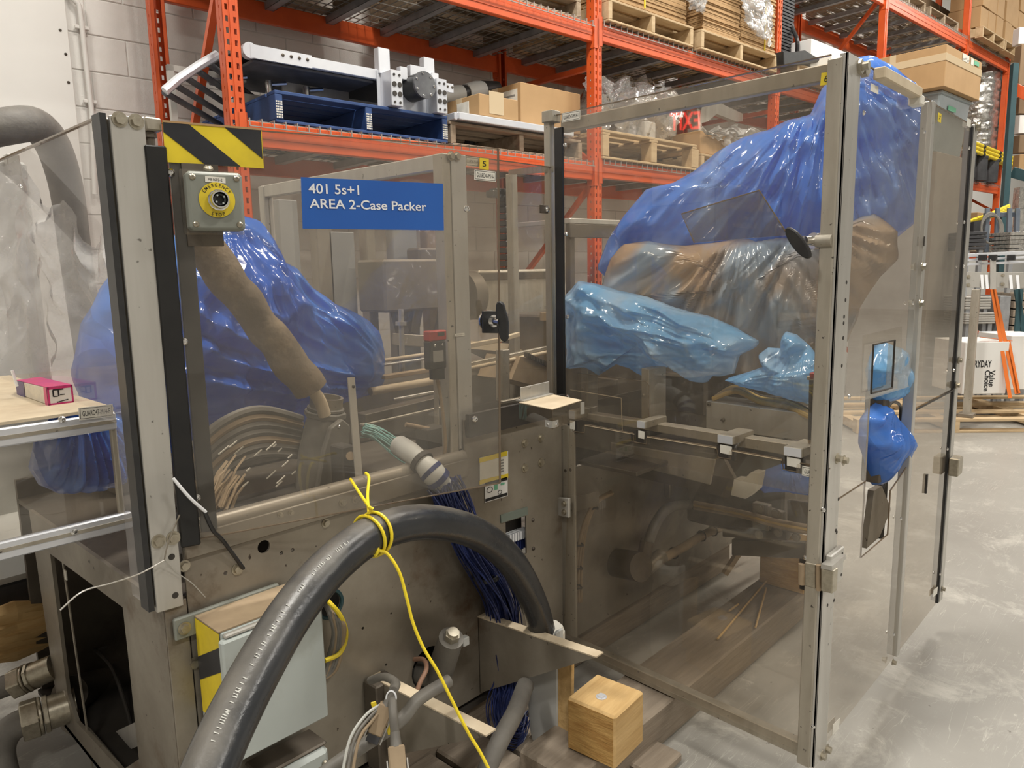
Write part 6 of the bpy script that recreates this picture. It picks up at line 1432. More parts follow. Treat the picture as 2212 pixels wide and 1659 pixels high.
# ---------------------------------------------------------------- polythene covers
def sabs(x): return math.sqrt(x*x+.002)
def cover(name, label, px, centre, F, T, Tb, m, pins=(), folds=9, amp=.04, seed=0, NT=168, NR=44, cr=.012, wob=.01, cat='plastic cover', flat=2.2, tilt=None, foldang=None, crs=9):
    """closed draped sheet: outline in a vertical plane F, bulging T towards the viewer and Tb away, with pleats running from a pin point"""
    O = [F(x, y) for x, y in px]; c = F(*centre)
    n = (O[len(O)//3]-O[0]).cross(O[2*len(O)//3]-O[0]).normalized()
    if n.dot(CAM-c) < 0: n = -n
    A = V((-n.y, n.x, 0)).normalized(); B = n.cross(A)
    if B.z < 0: B = -B
    P2 = [((p-c).dot(A), (p-c).dot(B)) for p in O]
    def hit(th):
        dx, dy = math.cos(th), math.sin(th); best = 0
        for i in range(len(P2)):
            x0, y0 = P2[i]; x1, y1 = P2[(i+1) % len(P2)]; ex, ey = x1-x0, y1-y0
            den = dx*ey-dy*ex
            if abs(den) < 1e-9: continue
            t = (x0*ey-y0*ex)/den; u = (x0*dy-y0*dx)/den
            if -1e-6 <= u <= 1+1e-6 and t > best: best = t
        return best
    R_ = [hit(2*PI*k/NT) for k in range(NT)]
    pin = [((F(*p)-c).dot(A), (F(*p)-c).dot(B)) for p in pins] or [(0, max(y for x, y in P2)*1.6)]
    def height(x, y, r):
        h = 0
        for i, (qx, qy) in enumerate(pin):
            dx, dy = x-qx, y-qy; d = math.hypot(dx, dy)+1e-6; th = math.atan2(dy, dx)
            wv = th*folds/1.6+2.2*noise.noise(V((th*1.7+seed, d*1.6, i*3.1)))+seed
            f = (wv-math.floor(wv))*2-1; f = math.sqrt(f*f+.012)
            mk = .35+.65*min(1, max(0, .5+1.6*noise.noise(V((th*2.3, d*1.2, seed+5)))))
            g = noise.noise(V((th*folds*1.9+7, d*3, seed+i)))
            h += amp*(1.5*(f-.5)*mk+.55*(1-2.4*math.sqrt(g*g+.003)))*min(1, d*2.2)/len(pin)
        v = V((x, y, seed)); w_ = noise.noise_vector(v*3)*.10
        u_ = v+w_
        h += cr*1.8*(1-2.6*sabs(noise.noise(u_*crs*.5)))+cr*.9*(1-2.6*sabs(noise.noise(u_*crs*1.0+V((5, 2, 1)))))
        d1 = noise.voronoi(u_*crs*.8)[0]
        h += cr*1.1*(d1[1]-d1[0])
        return h*(1-.75*r**6)
    vs = []; fs = []
    vs.append(c+n*(T+height(0, 0, 0)))
    for j in range(1, NR+1):
        r = j/NR; rr = r
        for k in range(NT):
            th = 2*PI*k/NT; R0 = R_[k]*(1+wob*noise.noise(V((math.cos(th)*5, math.sin(th)*5, seed))))
            x, y = math.cos(th)*R0*rr, math.sin(th)*R0*rr
            h = T*(1-r**flat)**.5+height(x, y, r)
            vs.append(c+A*x+B*y+n*h)
    front = len(vs)
    fs += [(0, 1+k, 1+(k+1) % NT) for k in range(NT)]
    for j in range(NR-1):
        for k in range(NT): a = 1+j*NT; fs.append((a+k, a+NT+k, a+NT+(k+1) % NT, a+(k+1) % NT))
    last = 1+(NR-1)*NT
    NB = 8; prev = last
    for j in range(1, NB):
        r = 1-j/NB; st_ = len(vs)
        for k in range(NT):
            th = 2*PI*k/NT; R0 = R_[k]; x, y = math.cos(th)*R0*r, math.sin(th)*R0*r
            vs.append(c+A*x+B*y-n*(Tb*(1-r**2)**.5))
        for k in range(NT): fs.append((prev+k, st_+k, st_+(k+1) % NT, prev+(k+1) % NT))
        prev = st_
    vs.append(c-n*Tb); fs += [(prev+k, len(vs)-1, prev+(k+1) % NT) for k in range(NT)]
    q = MB(); q.add(vs, fs); return build(name, q, m, smooth=True, auto=70, label=label, cat=cat)
def PL(p1, p2):
    """vertical plane through two ground points"""
    a = V((*p1, 0)); d = (V((*p2, 0))-a).normalized(); nn = V((d.y, -d.x, 0))
    return lambda x, y: onN(x, y, nn, a)
F1 = PL((2.35, 1.75), (2.90, .86))
cover('robot_cover', 'large blue polythene cover draped over the tall machine arm', [(1290, 580), (1312, 520), (1345, 470), (1395, 410), (1450, 398), (1500, 370), (1545, 330), (1600, 300), (1650, 285), (1700, 262), (1750, 250), (1772, 195), (1800, 165), (1835, 128), (1880, 120), (1930, 150), (1972, 185), (1990, 260), (1990, 400), (1975, 480), (1900, 540), (1800, 600), (1650, 640), (1480, 640), (1350, 640)],
      (1700, 430), F1, .20, .12, 'poly_blue', pins=((1830, 60), (1780, 180)), folds=7, amp=.075, seed=2.1, NT=260, NR=90, cr=.022, crs=6)
F2 = PL((2.22, 1.66), (2.66, .84))
cover('dusty_cover', 'brown dusty clear cover sagging below the blue cover', [(1296, 640), (1305, 600), (1318, 560), (1345, 528), (1400, 520), (1440, 528), (1480, 530), (1540, 524), (1600, 515), (1650, 512), (1700, 515), (1760, 508), (1800, 500), (1850, 470), (1890, 462), (1935, 500), (1940, 560), (1900, 600), (1860, 660), (1830, 740), (1760, 742), (1700, 760), (1650, 800), (1600, 815), (1560, 790), (1500, 720), (1430, 672), (1350, 650)],
      (1600, 620), F2, .15, .06, 'poly_dusty', pins=((1620, 440), (1740, 440)), folds=6, amp=.06, seed=5.3, NT=220, NR=70, cr=.014, crs=5)
F3 = PL((2.12, 1.56), (2.28, 1.10))
cover('light_cover', 'crumpled pale blue plastic bag over the machine head', [(1225, 640), (1250, 606), (1290, 612), (1340, 628), (1400, 640), (1460, 664), (1530, 682), (1590, 706), (1642, 738), (1630, 752), (1600, 765), (1588, 805), (1560, 812), (1545, 808), (1530, 824), (1500, 822), (1480, 795), (1440, 790), (1400, 812), (1370, 795), (1330, 782), (1300, 808), (1270, 790), (1228, 795), (1222, 720)],
      (1410, 725), F3, .12, .06, 'poly_light', pins=((1180, 560), (1650, 760)), folds=9, amp=.055, seed=8.2, NT=220, NR=64, cr=.028, crs=11)
F4 = PL((2.14, 1.20), (2.22, .80))
cover('small_cover', 'crumpled small blue bag beside the dark red switch', [(1563, 818), (1600, 808), (1640, 795), (1652, 790), (1640, 765), (1660, 750), (1688, 752), (1690, 728), (1700, 714), (1725, 722), (1752, 748), (1775, 775), (1785, 830), (1770, 880), (1745, 868), (1700, 860), (1640, 840), (1600, 830)],
      (1710, 812), F4, .06, .04, 'poly_dusty' if False else 'poly_light', pins=((1740, 700), (1580, 820)), folds=8, amp=.04, seed=11.7, NT=160, NR=46, cr=.026, crs=12)
F5 = PL((2.10, .66), (2.90, .70))
F5 = lambda x, y: onY(x, y, YG+.085)
cover('hanging_bag', 'pale blue bag pushing out of the side guard window', [(1888, 760), (1900, 738), (1920, 745), (1926, 790), (1932, 828), (1920, 850), (1905, 868), (1885, 865), (1876, 800)], (1903, 805), F5, .05, .03, 'poly_light', seed=14, NT=110, NR=30, amp=.02, cr=.014, crs=12)
cover('hanging_bag', 'bright blue bag hanging in the gap below the window', [(1886, 868), (1896, 880), (1915, 900), (1930, 930), (1934, 960), (1925, 990), (1905, 1003), (1893, 1010), (1888, 1048), (1879, 1046), (1872, 1000), (1858, 960), (1862, 900)], (1900, 945), F5, .06, .03, 'poly_blue', seed=17, NT=120, NR=34, amp=.02, cr=.016, crs=10)
F6 = PL((2.35, 1.35), (2.5, .8))
cover('low_cover', 'dull blue plastic seen below the notched rail', [(1636, 1048), (1650, 1015), (1690, 1000), (1760, 1010), (1800, 1030), (1780, 1075), (1700, 1060), (1650, 1062)], (1710, 1035), F6, .05, .03, 'poly_blue', seed=21, NT=90, NR=24, amp=.02, cr=.012)
# left robot cover
G1 = lambda x, y: onY(x, y, 2.16)
cover('robot_cover', 'deep blue polythene cover bulging behind the swinging left door', [(445, 470), (500, 462), (540, 472), (565, 505), (582, 555), (625, 575), (655, 615), (700, 650), (745, 670), (780, 690), (806, 715), (822, 770), (818, 820), (800, 850), (770, 858), (730, 870), (690, 920), (640, 950), (560, 960), (430, 970), (340, 980), (260, 960), (180, 900), (150, 800), (170, 700), (240, 590), (330, 520), (400, 500)],
      (540, 720), G1, .16, .18, 'poly_deep', pins=((480, 440), (830, 820)), folds=6, amp=.07, seed=31, NT=240, NR=80, cr=.016, crs=6)
G2 = lambda x, y: onY(x, y, 2.05)
cover('tarp_tail', 'dull blue tail of plastic hanging inside the left guard', [(60, 1010), (75, 930), (110, 900), (180, 880), (250, 890), (300, 920), (310, 990), (260, 1040), (190, 1060), (120, 1064), (80, 1045)], (180, 975), G2, .10, .08, 'poly_deep', seed=35, NT=120, NR=36, amp=.05, cr=.01)
c = onY(130, 730, 2.75)
film('stretch_film', 'clear stretch film sagging behind the corner guard panel', [onY(-20, 320, 2.9), onY(260, 560, 2.5), onY(290, 800, 2.5), onY(-20, 840, 2.9)], amp=.06, seed=40, n=40, fold=7)
wc2 = thing('wrapped_cabinet', 'pale film wrapped cabinet behind the infeed tunnel', 'cabinet', onY(40, 1000, 3.1)); 
a = onY(-150, 300, 3.1); b = onY(110, 800, 3.1)
q = MB(); q.box((a.x, 3.1, .35), (b.x, 3.5, a.z-.05), .01); build('body', q, 'white_grey', wc2)
for xx in (b.x-.03, b.x-.28): q = MB(); q.box((xx-.04, 3.06, .35), (xx, 3.1, a.z-.03), .004); build('frame_post', q, 'alu', wc2)
q = MB(); q.box((a.x, 3.05, .95), (b.x, 3.1, 1.0), .004); build('cross_rail', q, 'alu', wc2)
film('stretch_film', 'shiny stretch film wound tight on the pale cabinet', [onY(-60, 380, 3.02), onY(60, 380, 3.02), onY(60, 760, 3.02), onY(-60, 760, 3.02)], amp=.02, seed=44, n=40, fold=5)
# ---------------------------------------------------------------- hoses
def hose(name, label, path, r, m, k=9, n=24, rings=None, cat='hose'):
    p = smooth_path(path, k); q = MB(); q.tube(p, r if not isinstance(r, tuple) else [r[0]+(r[1]-r[0])*i/(len(p)-1) for i in range(len(p))], n)
    return build(name, q, m, smooth=True, label=label, cat=cat), p
HP = [(430, 1720, 1.05), (482, 1592, 1.12), (560, 1440, 1.22), (640, 1310, 1.33), (725, 1213, 1.45), (815, 1150, 1.57), (915, 1128, 1.69), (1020, 1148, 1.85), (1100, 1208, 2.0), (1150, 1295, 2.14), (1174, 1375, 2.24), (1176, 1400, 2.26)]
hpts = [AT(x, y, d) for x, y, d in HP]
hz_, hpath = hose('black_hose', 'thick black rubber hose arching in front of the machine', hpts, .0405, 'hose_rubber', n=32)
# printed line along the hose
q = MB(); rnd = random.Random(2)
for i in range(6, 38):
    a, b = hpath[i], hpath[i+1]; t = (b-a).normalized(); tow = (CAM-a).normalized(); sd_ = t.cross(tow).normalized()
    for k in range(3):
        if rnd.random() < .55:
            nrm = (tow+sd_*(-.25)).normalized(); nrm = (nrm-t*nrm.dot(t)).normalized(); p = a.lerp(b, k/3)+nrm*.0408; h = rnd.uniform(.003, .005)
            q.bar(p-sd_*h, p+sd_*h, .0014, .0006, nrm)
            if rnd.random() < .5: q.bar(p+sd_*h*rnd.choice((-1, 0, 1)), p+sd_*h+t*.004, .0012, .0006, nrm)
pr = build('printed_marking', q, 'cable_pale', hz_, kind='stuff')
hose('black_hose', 'dusty black hose arching over the guard at top left', [AT(-400, 520, 2.0), AT(-160, 330, 2.05), AT(20, 272, 2.15), AT(95, 285, 2.3), AT(140, 390, 2.5), AT(165, 560, 2.65), AT(200, 800, 2.8)], .052, 'hose_dusty')
# grey fibreglass-like housing that the hose enters, wood beside it
ch = thing('conduit_housing', 'pale grey rounded housing standing on the planks at the hose end', 'housing', AT(1170, 1620, 2.27))
def HH(x, y, o=0): return onN(x, y, HN, AT(1170, 1500, 2.27)+HN*o)
q = MB(); q.prism([HH(x, y) for x, y in ((1134, 1455), (1140, 1395), (1205, 1360), (1206, 1600), (1196, 1626), (1150, 1612), (1140, 1570))], -HN*.03); build('shell', q, 'white_grey', ch, bevel=.008)
c = hpath[-1]; q = MB(); q.tube([AT(1180, 1350, 2.245), AT(1180, 1364, 2.247), AT(1180, 1392, 2.252)], [.050, .058, .058], 8); build('gland_nut', q, 'label_white', ch, bevel=.003)
q = MB(); q.prism([HH(x, y, -.004) for x, y in ((1200, 1400), (1236, 1395), (1234, 1600), (1215, 1622), (1200, 1610))], -HN*.012); build('wood_side', q, 'timber', ch, bevel=.002)
# flexible conduit rising behind
hose('flexible_conduit', 'grey flexible conduit leaning from the floor to the motor plug', [AT(660, 1700, 1.62), AT(850, 1585, 1.66) if False else AT(740, 1640, 1.64), AT(860, 1560, 1.70), AT(905, 1510, 1.74), AT(970, 1470, 1.80)], .0155, 'cable_grey', n=16)
hose('copper_cable', 'copper coloured cable bending out of the motor hole', [FY(895, 1424, .0), FY(915, 1425, -.05), FY(921, 1445, -.09), FY(905, 1480, -.10), FY(890, 1530, -.10), FY(877, 1560, -.1)], .0065, 'cable_copper', n=10)
hose('grey_conduit', 'dark grey conduit leaving the planks beside the pale housing', [AT(1040, 1690, 1.95), AT(1080, 1600, 2.0), AT(1112, 1540, 2.08), AT(1135, 1480, 2.2)], .026, 'hose_dusty', n=18)
# connector plugs hanging on the lower bracket
def plug_(label, pts, r, m='rust_tan'):
    a, b = pts; t = thing('cable_plug', label, 'plug', b); d = (b-a).normalized(); L = (b-a).length
    q = MB(); q.tube([a, a.lerp(b, .25), a.lerp(b, .3)], [r*.45, r*.5, r*.6], 14); build('boot', q, 'cable_grey', t, smooth=True)
    q = MB(); q.bar(a.lerp(b, .28), a.lerp(b, .85), r*1.5, r*1.2, (CAM-a).normalized(), ch=.003); build('shell', q, m, t)
    q = MB(); q.bar(a.lerp(b, .85), b, r*1.3, r*1.0, (CAM-a).normalized(), ch=.001); build('insert', q, 'dark_stuff', t)
    sd = d.cross((CAM-a).normalized()).normalized()
    for k in (-1, 1): q = MB(); q.bar(a.lerp(b, .55)+sd*k*r*.9, a.lerp(b, .98)+sd*k*r*.9, .003, r*.7, (CAM-a).normalized()); build('locking_lever', q, 'alu', t)
    return t
plug_('dusty connector plug with steel levers hanging below the bracket, left', (AT(850, 1490, 1.66), AT(803, 1602, 1.64)), .022)
plug_('dusty connector plug pointing down at the bottom edge of frame', (AT(853, 1580, 1.62), AT(862, 1690, 1.58)), .024)
hose('plug_cable', 'stiff grey cable rising from the left connector plug', [AT(850, 1492, 1.66), AT(855, 1475, 1.70), AT(830, 1462, 1.80), AT(800, 1470, 1.85)], .010, 'cable_grey', n=10)
hose('plug_cable', 'stiff grey cable rising from the bottom connector plug', [AT(853, 1582, 1.62), AT(849, 1540, 1.63), AT(848, 1505, 1.66), AT(852, 1480, 1.7)], .010, 'cable_grey', n=10)
for k in range(3):
    hose('thin_cable', ['thin pale cable hanging beside the left plug, outermost', 'thin pale cable hanging beside the left plug, middle', 'thin brown cable hanging nearest the left plug'][k], [AT(826+6*k, 1520, 1.66), AT(790+8*k, 1545+5*k, 1.63), AT(755+10*k, 1600, 1.6), AT(735+11*k, 1700, 1.56)], .0035, ['cable_pale', 'cable_grey', 'cable_tan'][k], n=8, cat='cable')
q = MB(); cpt = AT(845, 1508, 1.65); q.tube([cpt+RT*(.011*math.cos(t*PI/8))+UP*(.016*math.sin(t*PI/8)) for t in range(17)], .002, 6); build('white_tie', q, 'white', label='white cable tie around the left plug cable', cat='cable tie', smooth=True)
for k, (x, y) in enumerate(((806, 1516), (838, 1565))):
    p = AT(x, y, 1.655); q = MB(); q.bar(p, p+RT*.006-UP*.022, .012, .003, FW, ch=.001); build('yellow_tag', q, 'yellow', label=['small yellow clip on the thin cables', 'small yellow tag between the two plugs'][k], cat='tag')
# blue wire bundle
def bundle(name, label, path, R0, nw, r, m, seed, n=5, cat='wires', tw=1.0):
    rnd = random.Random(seed); P = smooth_path(path, 5); q = MB()
    fr_ = []; prev = None
    for i, p in enumerate(P):
        t = (P[min(i+1, len(P)-1)]-P[max(i-1, 0)]).normalized(); a = t.orthogonal().normalized() if prev is None else (prev-t*prev.dot(t)).normalized(); prev = a; fr_.append((a, t.cross(a)))
    for w_ in range(nw):
        rad = R0*math.sqrt(rnd.random()); ph = rnd.uniform(0, 2*PI); f1 = rnd.uniform(-1, 1)*tw; f2 = rnd.uniform(0, 6)
        pts = []
        for i, p in enumerate(P):
            s = i/(len(P)-1); th = ph+f1*s*2; rr = rad*(1+.35*math.sin(s*5+f2)); a, b = fr_[i]; pts.append(p+a*rr*math.cos(th)+b*rr*math.sin(th))
        q.tube(pts, r, n)
    return build(name, q, m, smooth=True, kind='stuff', label=label, cat=cat)
bundle('navy_wires', 'thick bundle of navy blue wires between the hose and the plate', [onY(955, 1045, 1.515), onY(968, 1072, 1.505), FY(988, 1115, -.075), FY(1010, 1170, -.08), FY(1045, 1225, -.08), FY(1080, 1290, -.07), FY(1092, 1350, -.06), FY(1095, 1420, -.05)], .044, 150, .0021, 'cable_navy', 3)
bundle('navy_wires', 'lower coil of navy wires below the triangular bracket', [FY(1092, 1400, -.07), FY(1090, 1480, -.07), FY(1085, 1540, -.10), FY(1105, 1580, -.12), FY(1120, 1540, -.10)], .040, 110, .0021, 'cable_navy', 4)
bundle('teal_wires', 'fan of pale teal wires emerging beside the flat bar', [onY(785, 928, 1.78), onY(815, 938, 1.76), onY(850, 960, 1.72), onY(885, 990, 1.68)], .022, 26, .0022, 'cable_teal', 6, tw=.4)
sl = thing('wire_sleeve', 'grey taped sleeve wrapping the wire bundle', 'sleeve', onY(900, 1010, 1.66))
P = smooth_path([onY(862, 962, 1.67), onY(900, 988, 1.58), onY(935, 1022, 1.525), onY(968, 1058, 1.505)], 5)
q = MB(); q.tube(P, [.030+.008*math.sin(i*.8)*(i/len(P)) for i in range(len(P))], 18); build('sleeve', q, 'white_grey', sl, smooth=True)
for i in (6, 9, 11): q = MB(); q.tube([P[i], P[i+1]], .036, 14); build('tie_band', q, 'cable_navy' if i > 6 else 'grime', sl)
for f in ((1050, 1245), (1093, 1360)): p = FY(*f, -.08); q = MB(); q.tube([p-V((0, 0, .006)), p+V((0, 0, .006))], .041, 16); build('bundle_tie', q, 'black_plastic', label=['black tie round the navy wires, upper', 'black tie round the navy wires, lower'][0 if f[1] < 1300 else 1], cat='cable tie')
# yellow cord
yc = thing('yellow_rope', 'yellow cord knotted round the black hose and trailing down', 'rope', AT(830, 1190, 1.55))
i0 = min(range(len(hpath)), key=lambda i: abs((hpath[i]-AT(806, 1155, 1.56)).length))
for k, dx in enumerate((-.010, .010)):
    c = hpath[i0]+(hpath[i0+1]-hpath[i0]).normalized()*dx; t = (hpath[i0+1]-hpath[i0-1]).normalized(); a = t.orthogonal().normalized(); b = t.cross(a)
    tl_ = .012*(1 if k else -1); q = MB(); q.tube([c+a*(.0445*math.cos(s*PI/14))+b*(.0445*math.sin(s*PI/14))+t*tl_*.4*math.sin(s*PI/14+k) for s in range(29)], .0036, 8); build('wrap', q, 'yellow_cord', yc, smooth=True)
kn = AT(810, 1190, 1.52)
q = MB(); q.tube(smooth_path([kn+RT*.008*math.cos(s*1.9)+UP*.008*math.sin(s*2.7)+FW*.006*math.sin(s*1.3) for s in range(9)], 4), .0036, 8); build('knot', q, 'yellow_cord', yc, smooth=True)
bar_t = onY(776, 1030, 1.6)
for pth in ([AT(802, 1102, 1.53), AT(780, 1070, 1.60), AT(757, 1035, 1.68)], [AT(797, 1108, 1.53), AT(794, 1070, 1.6), AT(797, 1032, 1.66), AT(790, 1022, 1.68)], [AT(797, 1095, 1.53), AT(806, 1100, 1.53)]):
    q = MB(); q.tube(smooth_path(pth, 5), .0034, 8); build('strand', q, 'yellow_cord', yc, smooth=True)
q = MB(); q.tube(smooth_path([kn, AT(835, 1195, 1.53), AT(862, 1235, 1.53), AT(878, 1290, 1.53), AT(892, 1345, 1.53), AT(915, 1400, 1.53), AT(945, 1450, 1.53), AT(975, 1510, 1.53), AT(1010, 1580, 1.53), AT(1040, 1630, 1.53), AT(1075, 1700, 1.53)], 6), .0034, 8); build('tail', q, 'yellow_cord', yc, smooth=True)
# ---------------------------------------------------------------- grey control box with hazard tape
YB = YF-.155
def BY(x, y, o=0): return onY(x, y, YB-o)
cb = thing('control_box', 'pale grey control box with hazard stripes on its side', 'control box', V((1.1, YB+.08, .3)))
a = BY(478, 1383); b = BY(696, 1312); c = BY(711, 1546); d = BY(512, 1652)
bx0, bx1 = (a.x+d.x)/2-.005, (b.x+c.x)/2; bz1, bz0 = (a.z+b.z)/2, (c.z+d.z)/2
q = MB(); q.box((bx0, YB, bz0), (bx1, YB+.02, bz1), .004); build('lid', q, 'cabinet_grey', cb)
q = MB(); q.box((bx0+.008, YB+.02, bz0+.008), (bx1-.008, YF-.008, bz1+.012), .003); bd = build('body', q, 'cabinet_grey', cb)
q = MB(); q.box((bx0+.004, YB+.022, bz1+.0125), (bx1-.01, YF-.02, bz1+.016)); build('rusty_top', q, 'rust_tan', cb, label='rust stained dusty top')
q = MB(); xq = bx0+.006; q.box((xq-.002, YB+.024, bz0+.07), (xq, YF-.02, bz1+.01)); ht = build('hazard_strip', q, 'yellow', cb)
y0_, y1_ = YB+.024, YF-.02; zz1 = bz1+.01; hgt = y1_-y0_
for k in range(3):
    z = zz1-.03-k*.115; q = MB(); q.prism([(xq-.0028, y0_, z+.0), (xq-.0028, y0_, max(bz0+.07, z-.055)), (xq-.0028, y1_, max(bz0+.07, z-.055-.06)), (xq-.0028, y1_, z-.06)], V((.0006, 0, 0)))
    if z-.06 > bz0+.1: build('black_stripe', q, 'hazard_black', ht)
q = MB(); q.bar((bx0+.01, YB+.012, bz1+.006), (bx0+.16, YB+.012, bz1+.006), .012, .010, ch=.003); build('clip_rail', q, 'alu', cb)
q = MB(); a = FY(432, 1335); b = FY(612, 1262); q.bar((bx0-.04, YF-.014, a.z-.0), (bx1-.03, YF-.014, a.z-.0), .012, .05, ch=.003); mp = build('mounting_strip', q, 'box_grey', cb)
build('hex_bolt', MB().bolt((bx0-.02, YF-.021, a.z), (0, -1, 0), .010), 'bolt_zinc', cb)
# small cast box at the bottom edge
jb2 = thing('junction_box', 'small cast junction box with stained lid at the bottom edge', 'junction box', FY(640, 1700, -.1))
a = FY(565, 1640, -.10); b = FY(712, 1612, -.10); q = MB(); q.box((a.x, YF-.10, .25), (b.x, YF-.004, b.z), .012); build('body', q, 'cabinet_grey', jb2)
q = MB(); q.box((a.x, YF-.09, b.z), (b.x, YF-.01, b.z+.01), .004); build('lid', q, 'steel_dark', jb2)
build('screw', MB().button(FY(712, 1642, -.101)-V((.014, 0, 0)), (0, -1, 0), .008), 'bolt_zinc', jb2)
# cable ties and wire on the left post
def wireth(name, label, pts, r, m, cat='wire'): q = MB(); q.tube(smooth_path(pts, 6), r, 7); return build(name, q, m, smooth=True, label=label, cat=cat)
wireth('cable_tie', 'white cable tie leaving the swinging door foot', [FY(374, 1033, -.05), FY(410, 1075, -.06), FY(445, 1106, -.06)], .0035, 'white')
wireth('cable_tie', 'black cable tie slanting down the steel plate', [FY(440, 1100, -.05), FY(460, 1145, -.04), FY(482, 1168, -.03), FY(526, 1228, -.012)], .0045, 'black_plastic')
wireth('thin_wire', 'thin grey wire tied at the silver post', [FY(388, 1112, -.03), FY(372, 1150, -.03), FY(360, 1185, -.03), FY(355, 1210, -.03)], .0016, 'steel')
wireth('thin_wire', 'thin grey wire trailing left from the silver post', [FY(355, 1210, -.03), FY(300, 1240, -.05), FY(240, 1260, -.08), FY(178, 1278, -.10), FY(130, 1318, -.10)], .0016, 'alu')
wireth('thin_wire', 'thin wire end drooping right of the silver post', [FY(355, 1210, -.03), FY(380, 1235, -.02), FY(415, 1260, -.02), FY(443, 1290, -.02)], .0012, 'alu')
# ---------------------------------------------------------------- conduit fittings at bottom left
def fitting(label, base, tip, R_, hosepts, hr, hm, hl):
    t = thing('conduit_fitting', label, 'fitting', tip); d = (tip-base).normalized(); L = (tip-base).length
    q = MB(); q.cyl(base, base.lerp(tip, .52), R_, 24); build('pipe', q, 'rust_tan' if hm == 'x' else 'bolt_zinc', t, smooth=True)
    q = MB(); q.cyl(base.lerp(tip, .50), base.lerp(tip, .60), R_*1.15, 8); q.cyl(base.lerp(tip, .62), base.lerp(tip, .68), R_*1.12, 24); build('lock_ring', q, 'bolt_zinc', t, bevel=.002)
    q = MB(); q.cyl(base.lerp(tip, .68), tip, R_*1.22, 6); build('hex_nut', q, 'bolt_zinc', t, bevel=.003)
    hose('conduit_hose', hl, [tip-d*.02]+hosepts, hr, hm)
fitting('upper brass coloured conduit fitting at the left edge', LX(118, 1440, .01), LX(28, 1478, -.09), .040, [LX(-10, 1490, -.13), LX(-60, 1520, -.16), LX(-120, 1600, -.18)], .034, 'hose_dusty', 'grey hose leaving the upper conduit fitting')
fitting('lower larger conduit fitting with dusty grey hose', LX(165, 1520, .03), LX(46, 1560, -.11), .050, [LX(20, 1578, -.14), LX(0, 1630, -.17), LX(20, 1720, -.17)], .040, 'hose_dusty', 'dusty grey hose bending down from the lower fitting')
q = MB(); q.cyl(LX(160, 1522, .028), LX(118, 1538, -.02), .045, 20); build('rust_sleeve', q, 'rust_tan', label='rusty pipe sleeve marked two between nut and machine', cat='pipe', smooth=True)
pz = LX(139, 1502, -.05); text('2', .016, pz, (0.0, -1, 0), (0, 0, 1), 'label_white', bpy.data.objects['rust_sleeve'])
# ---------------------------------------------------------------- timbers
def beamt(name, label, x0, y0, x1, y1, z0, z1, m, sub=True, rz=0, endm='timber_end'):
    t = thing(name, label, 'timber', ((x0+x1)/2, (y0+y1)/2, z0), rz); M = WM[t.name]
    hx, hy = (x1-x0)/2, (y1-y0)/2
    nx = max(2, int((x1-x0)/.04)); ny = 4; q = MB(M)
    q.box((-hx, -hy, 0), (hx, hy, z1-z0), .006); build('beam', q, m, t)
    q = MB(M); q.box((-hx-.001, -hy+.006, .006), (-hx, hy-.006, z1-z0-.006)); build('end_grain', q, endm, t)
    return t
e0 = onZ(1500, 1545, 0); e1 = onZ(1745, 1330, 0)
yb0 = (e0.y+e1.y)/2
lb2 = beamt('timber_beam', 'long weathered timber beam lying on the floor under the guard', 1.42, yb0, 3.35, yb0+.20, 0, .13, 'timber_grey', endm='timber_grey')
tb3 = beamt('timber_block', 'fresh sawn square timber block with a screw on its top', 0, 0, .16, .16, 0, .16, 'timber')
c = onZ(1308, 1500, .29); tb3.location = (c.x, c.y, .131); tb3.rotation_euler = (0, 0, math.radians(4)); 
p = V((c.x, c.y, .29)); sc_ = MB(); sc_.bolt(p+V((-.02, 0, .001)), (0, 0, 1), .011, .005); build('lag_screw', sc_, 'alu_bright', label='shiny lag screw in the top of the timber block', cat='screw')
beamt('timber_block', 'brown timber block at the far end under the machine', 2.95, yb0-.02, 3.15, yb0+.18, .131, .32, 'timber')
beamt('timber_beam', 'second long timber beam on the floor below the steel plate', .95, 1.62, 3.3, 1.80, 0, .13, 'timber_grey', endm='timber_grey')
for k in range(4):
    x = 1.18+.17*k; beamt('weathered_plank', ['weathered plank under the pale housing, leftmost', 'weathered plank under the pale housing, second', 'weathered plank under the pale housing, third', 'weathered plank under the pale housing, rightmost'][k], x, .98+.02*k, x+.15, 1.62, .005, .035, 'timber_grey', endm='timber_grey')
# splinters on the glass side floor
for k, (a_, b_) in enumerate((((1550, 1380), (1660, 1250)), ((1632, 1355), (1655, 1270)), ((1575, 1320), (1595, 1305)))):
    wireth('wood_splinter', ['long pale splinter lying on the floor beam', 'upright pale splinter beside the floor beam', 'short pale splinter on the beam'][k], [onZ(*a_, .14), onZ(*b_, .145)], .004, 'timber', 'splinter')
# split log and pale tub behind the machine at left
q = MB(); rnd = random.Random(9)
sp = thing('split_timber', 'splintered yellow timber behind the machine at left edge', 'timber', V((.55, 3.0, .1)))
for k in range(7):
    a = onY(-40, 1340+13*k, 2.75); b = onY(105, 1300+15*k, 2.75); q = MB(); q.tube([a+V((0, 0, rnd.uniform(-.01, .01))), a.lerp(b, .5)+V((0, .01, rnd.uniform(-.012, .012))), b], [rnd.uniform(.02, .04), rnd.uniform(.02, .04), rnd.uniform(.008, .03)], 6, caps=True); build('splinter', q, 'timber', sp)
bn = thing('pale_crate', 'pale grey moulded crate behind the machine at left edge', 'crate', onY(20, 1340, 2.9))
q = MB(); a = onY(-100, 1180, 2.85); b = onY(78, 1250, 2.85); q.box((a.x, 2.85, b.z), (b.x+.1, 3.3, a.z), .03); build('upper_shell', q, 'white_grey', bn)
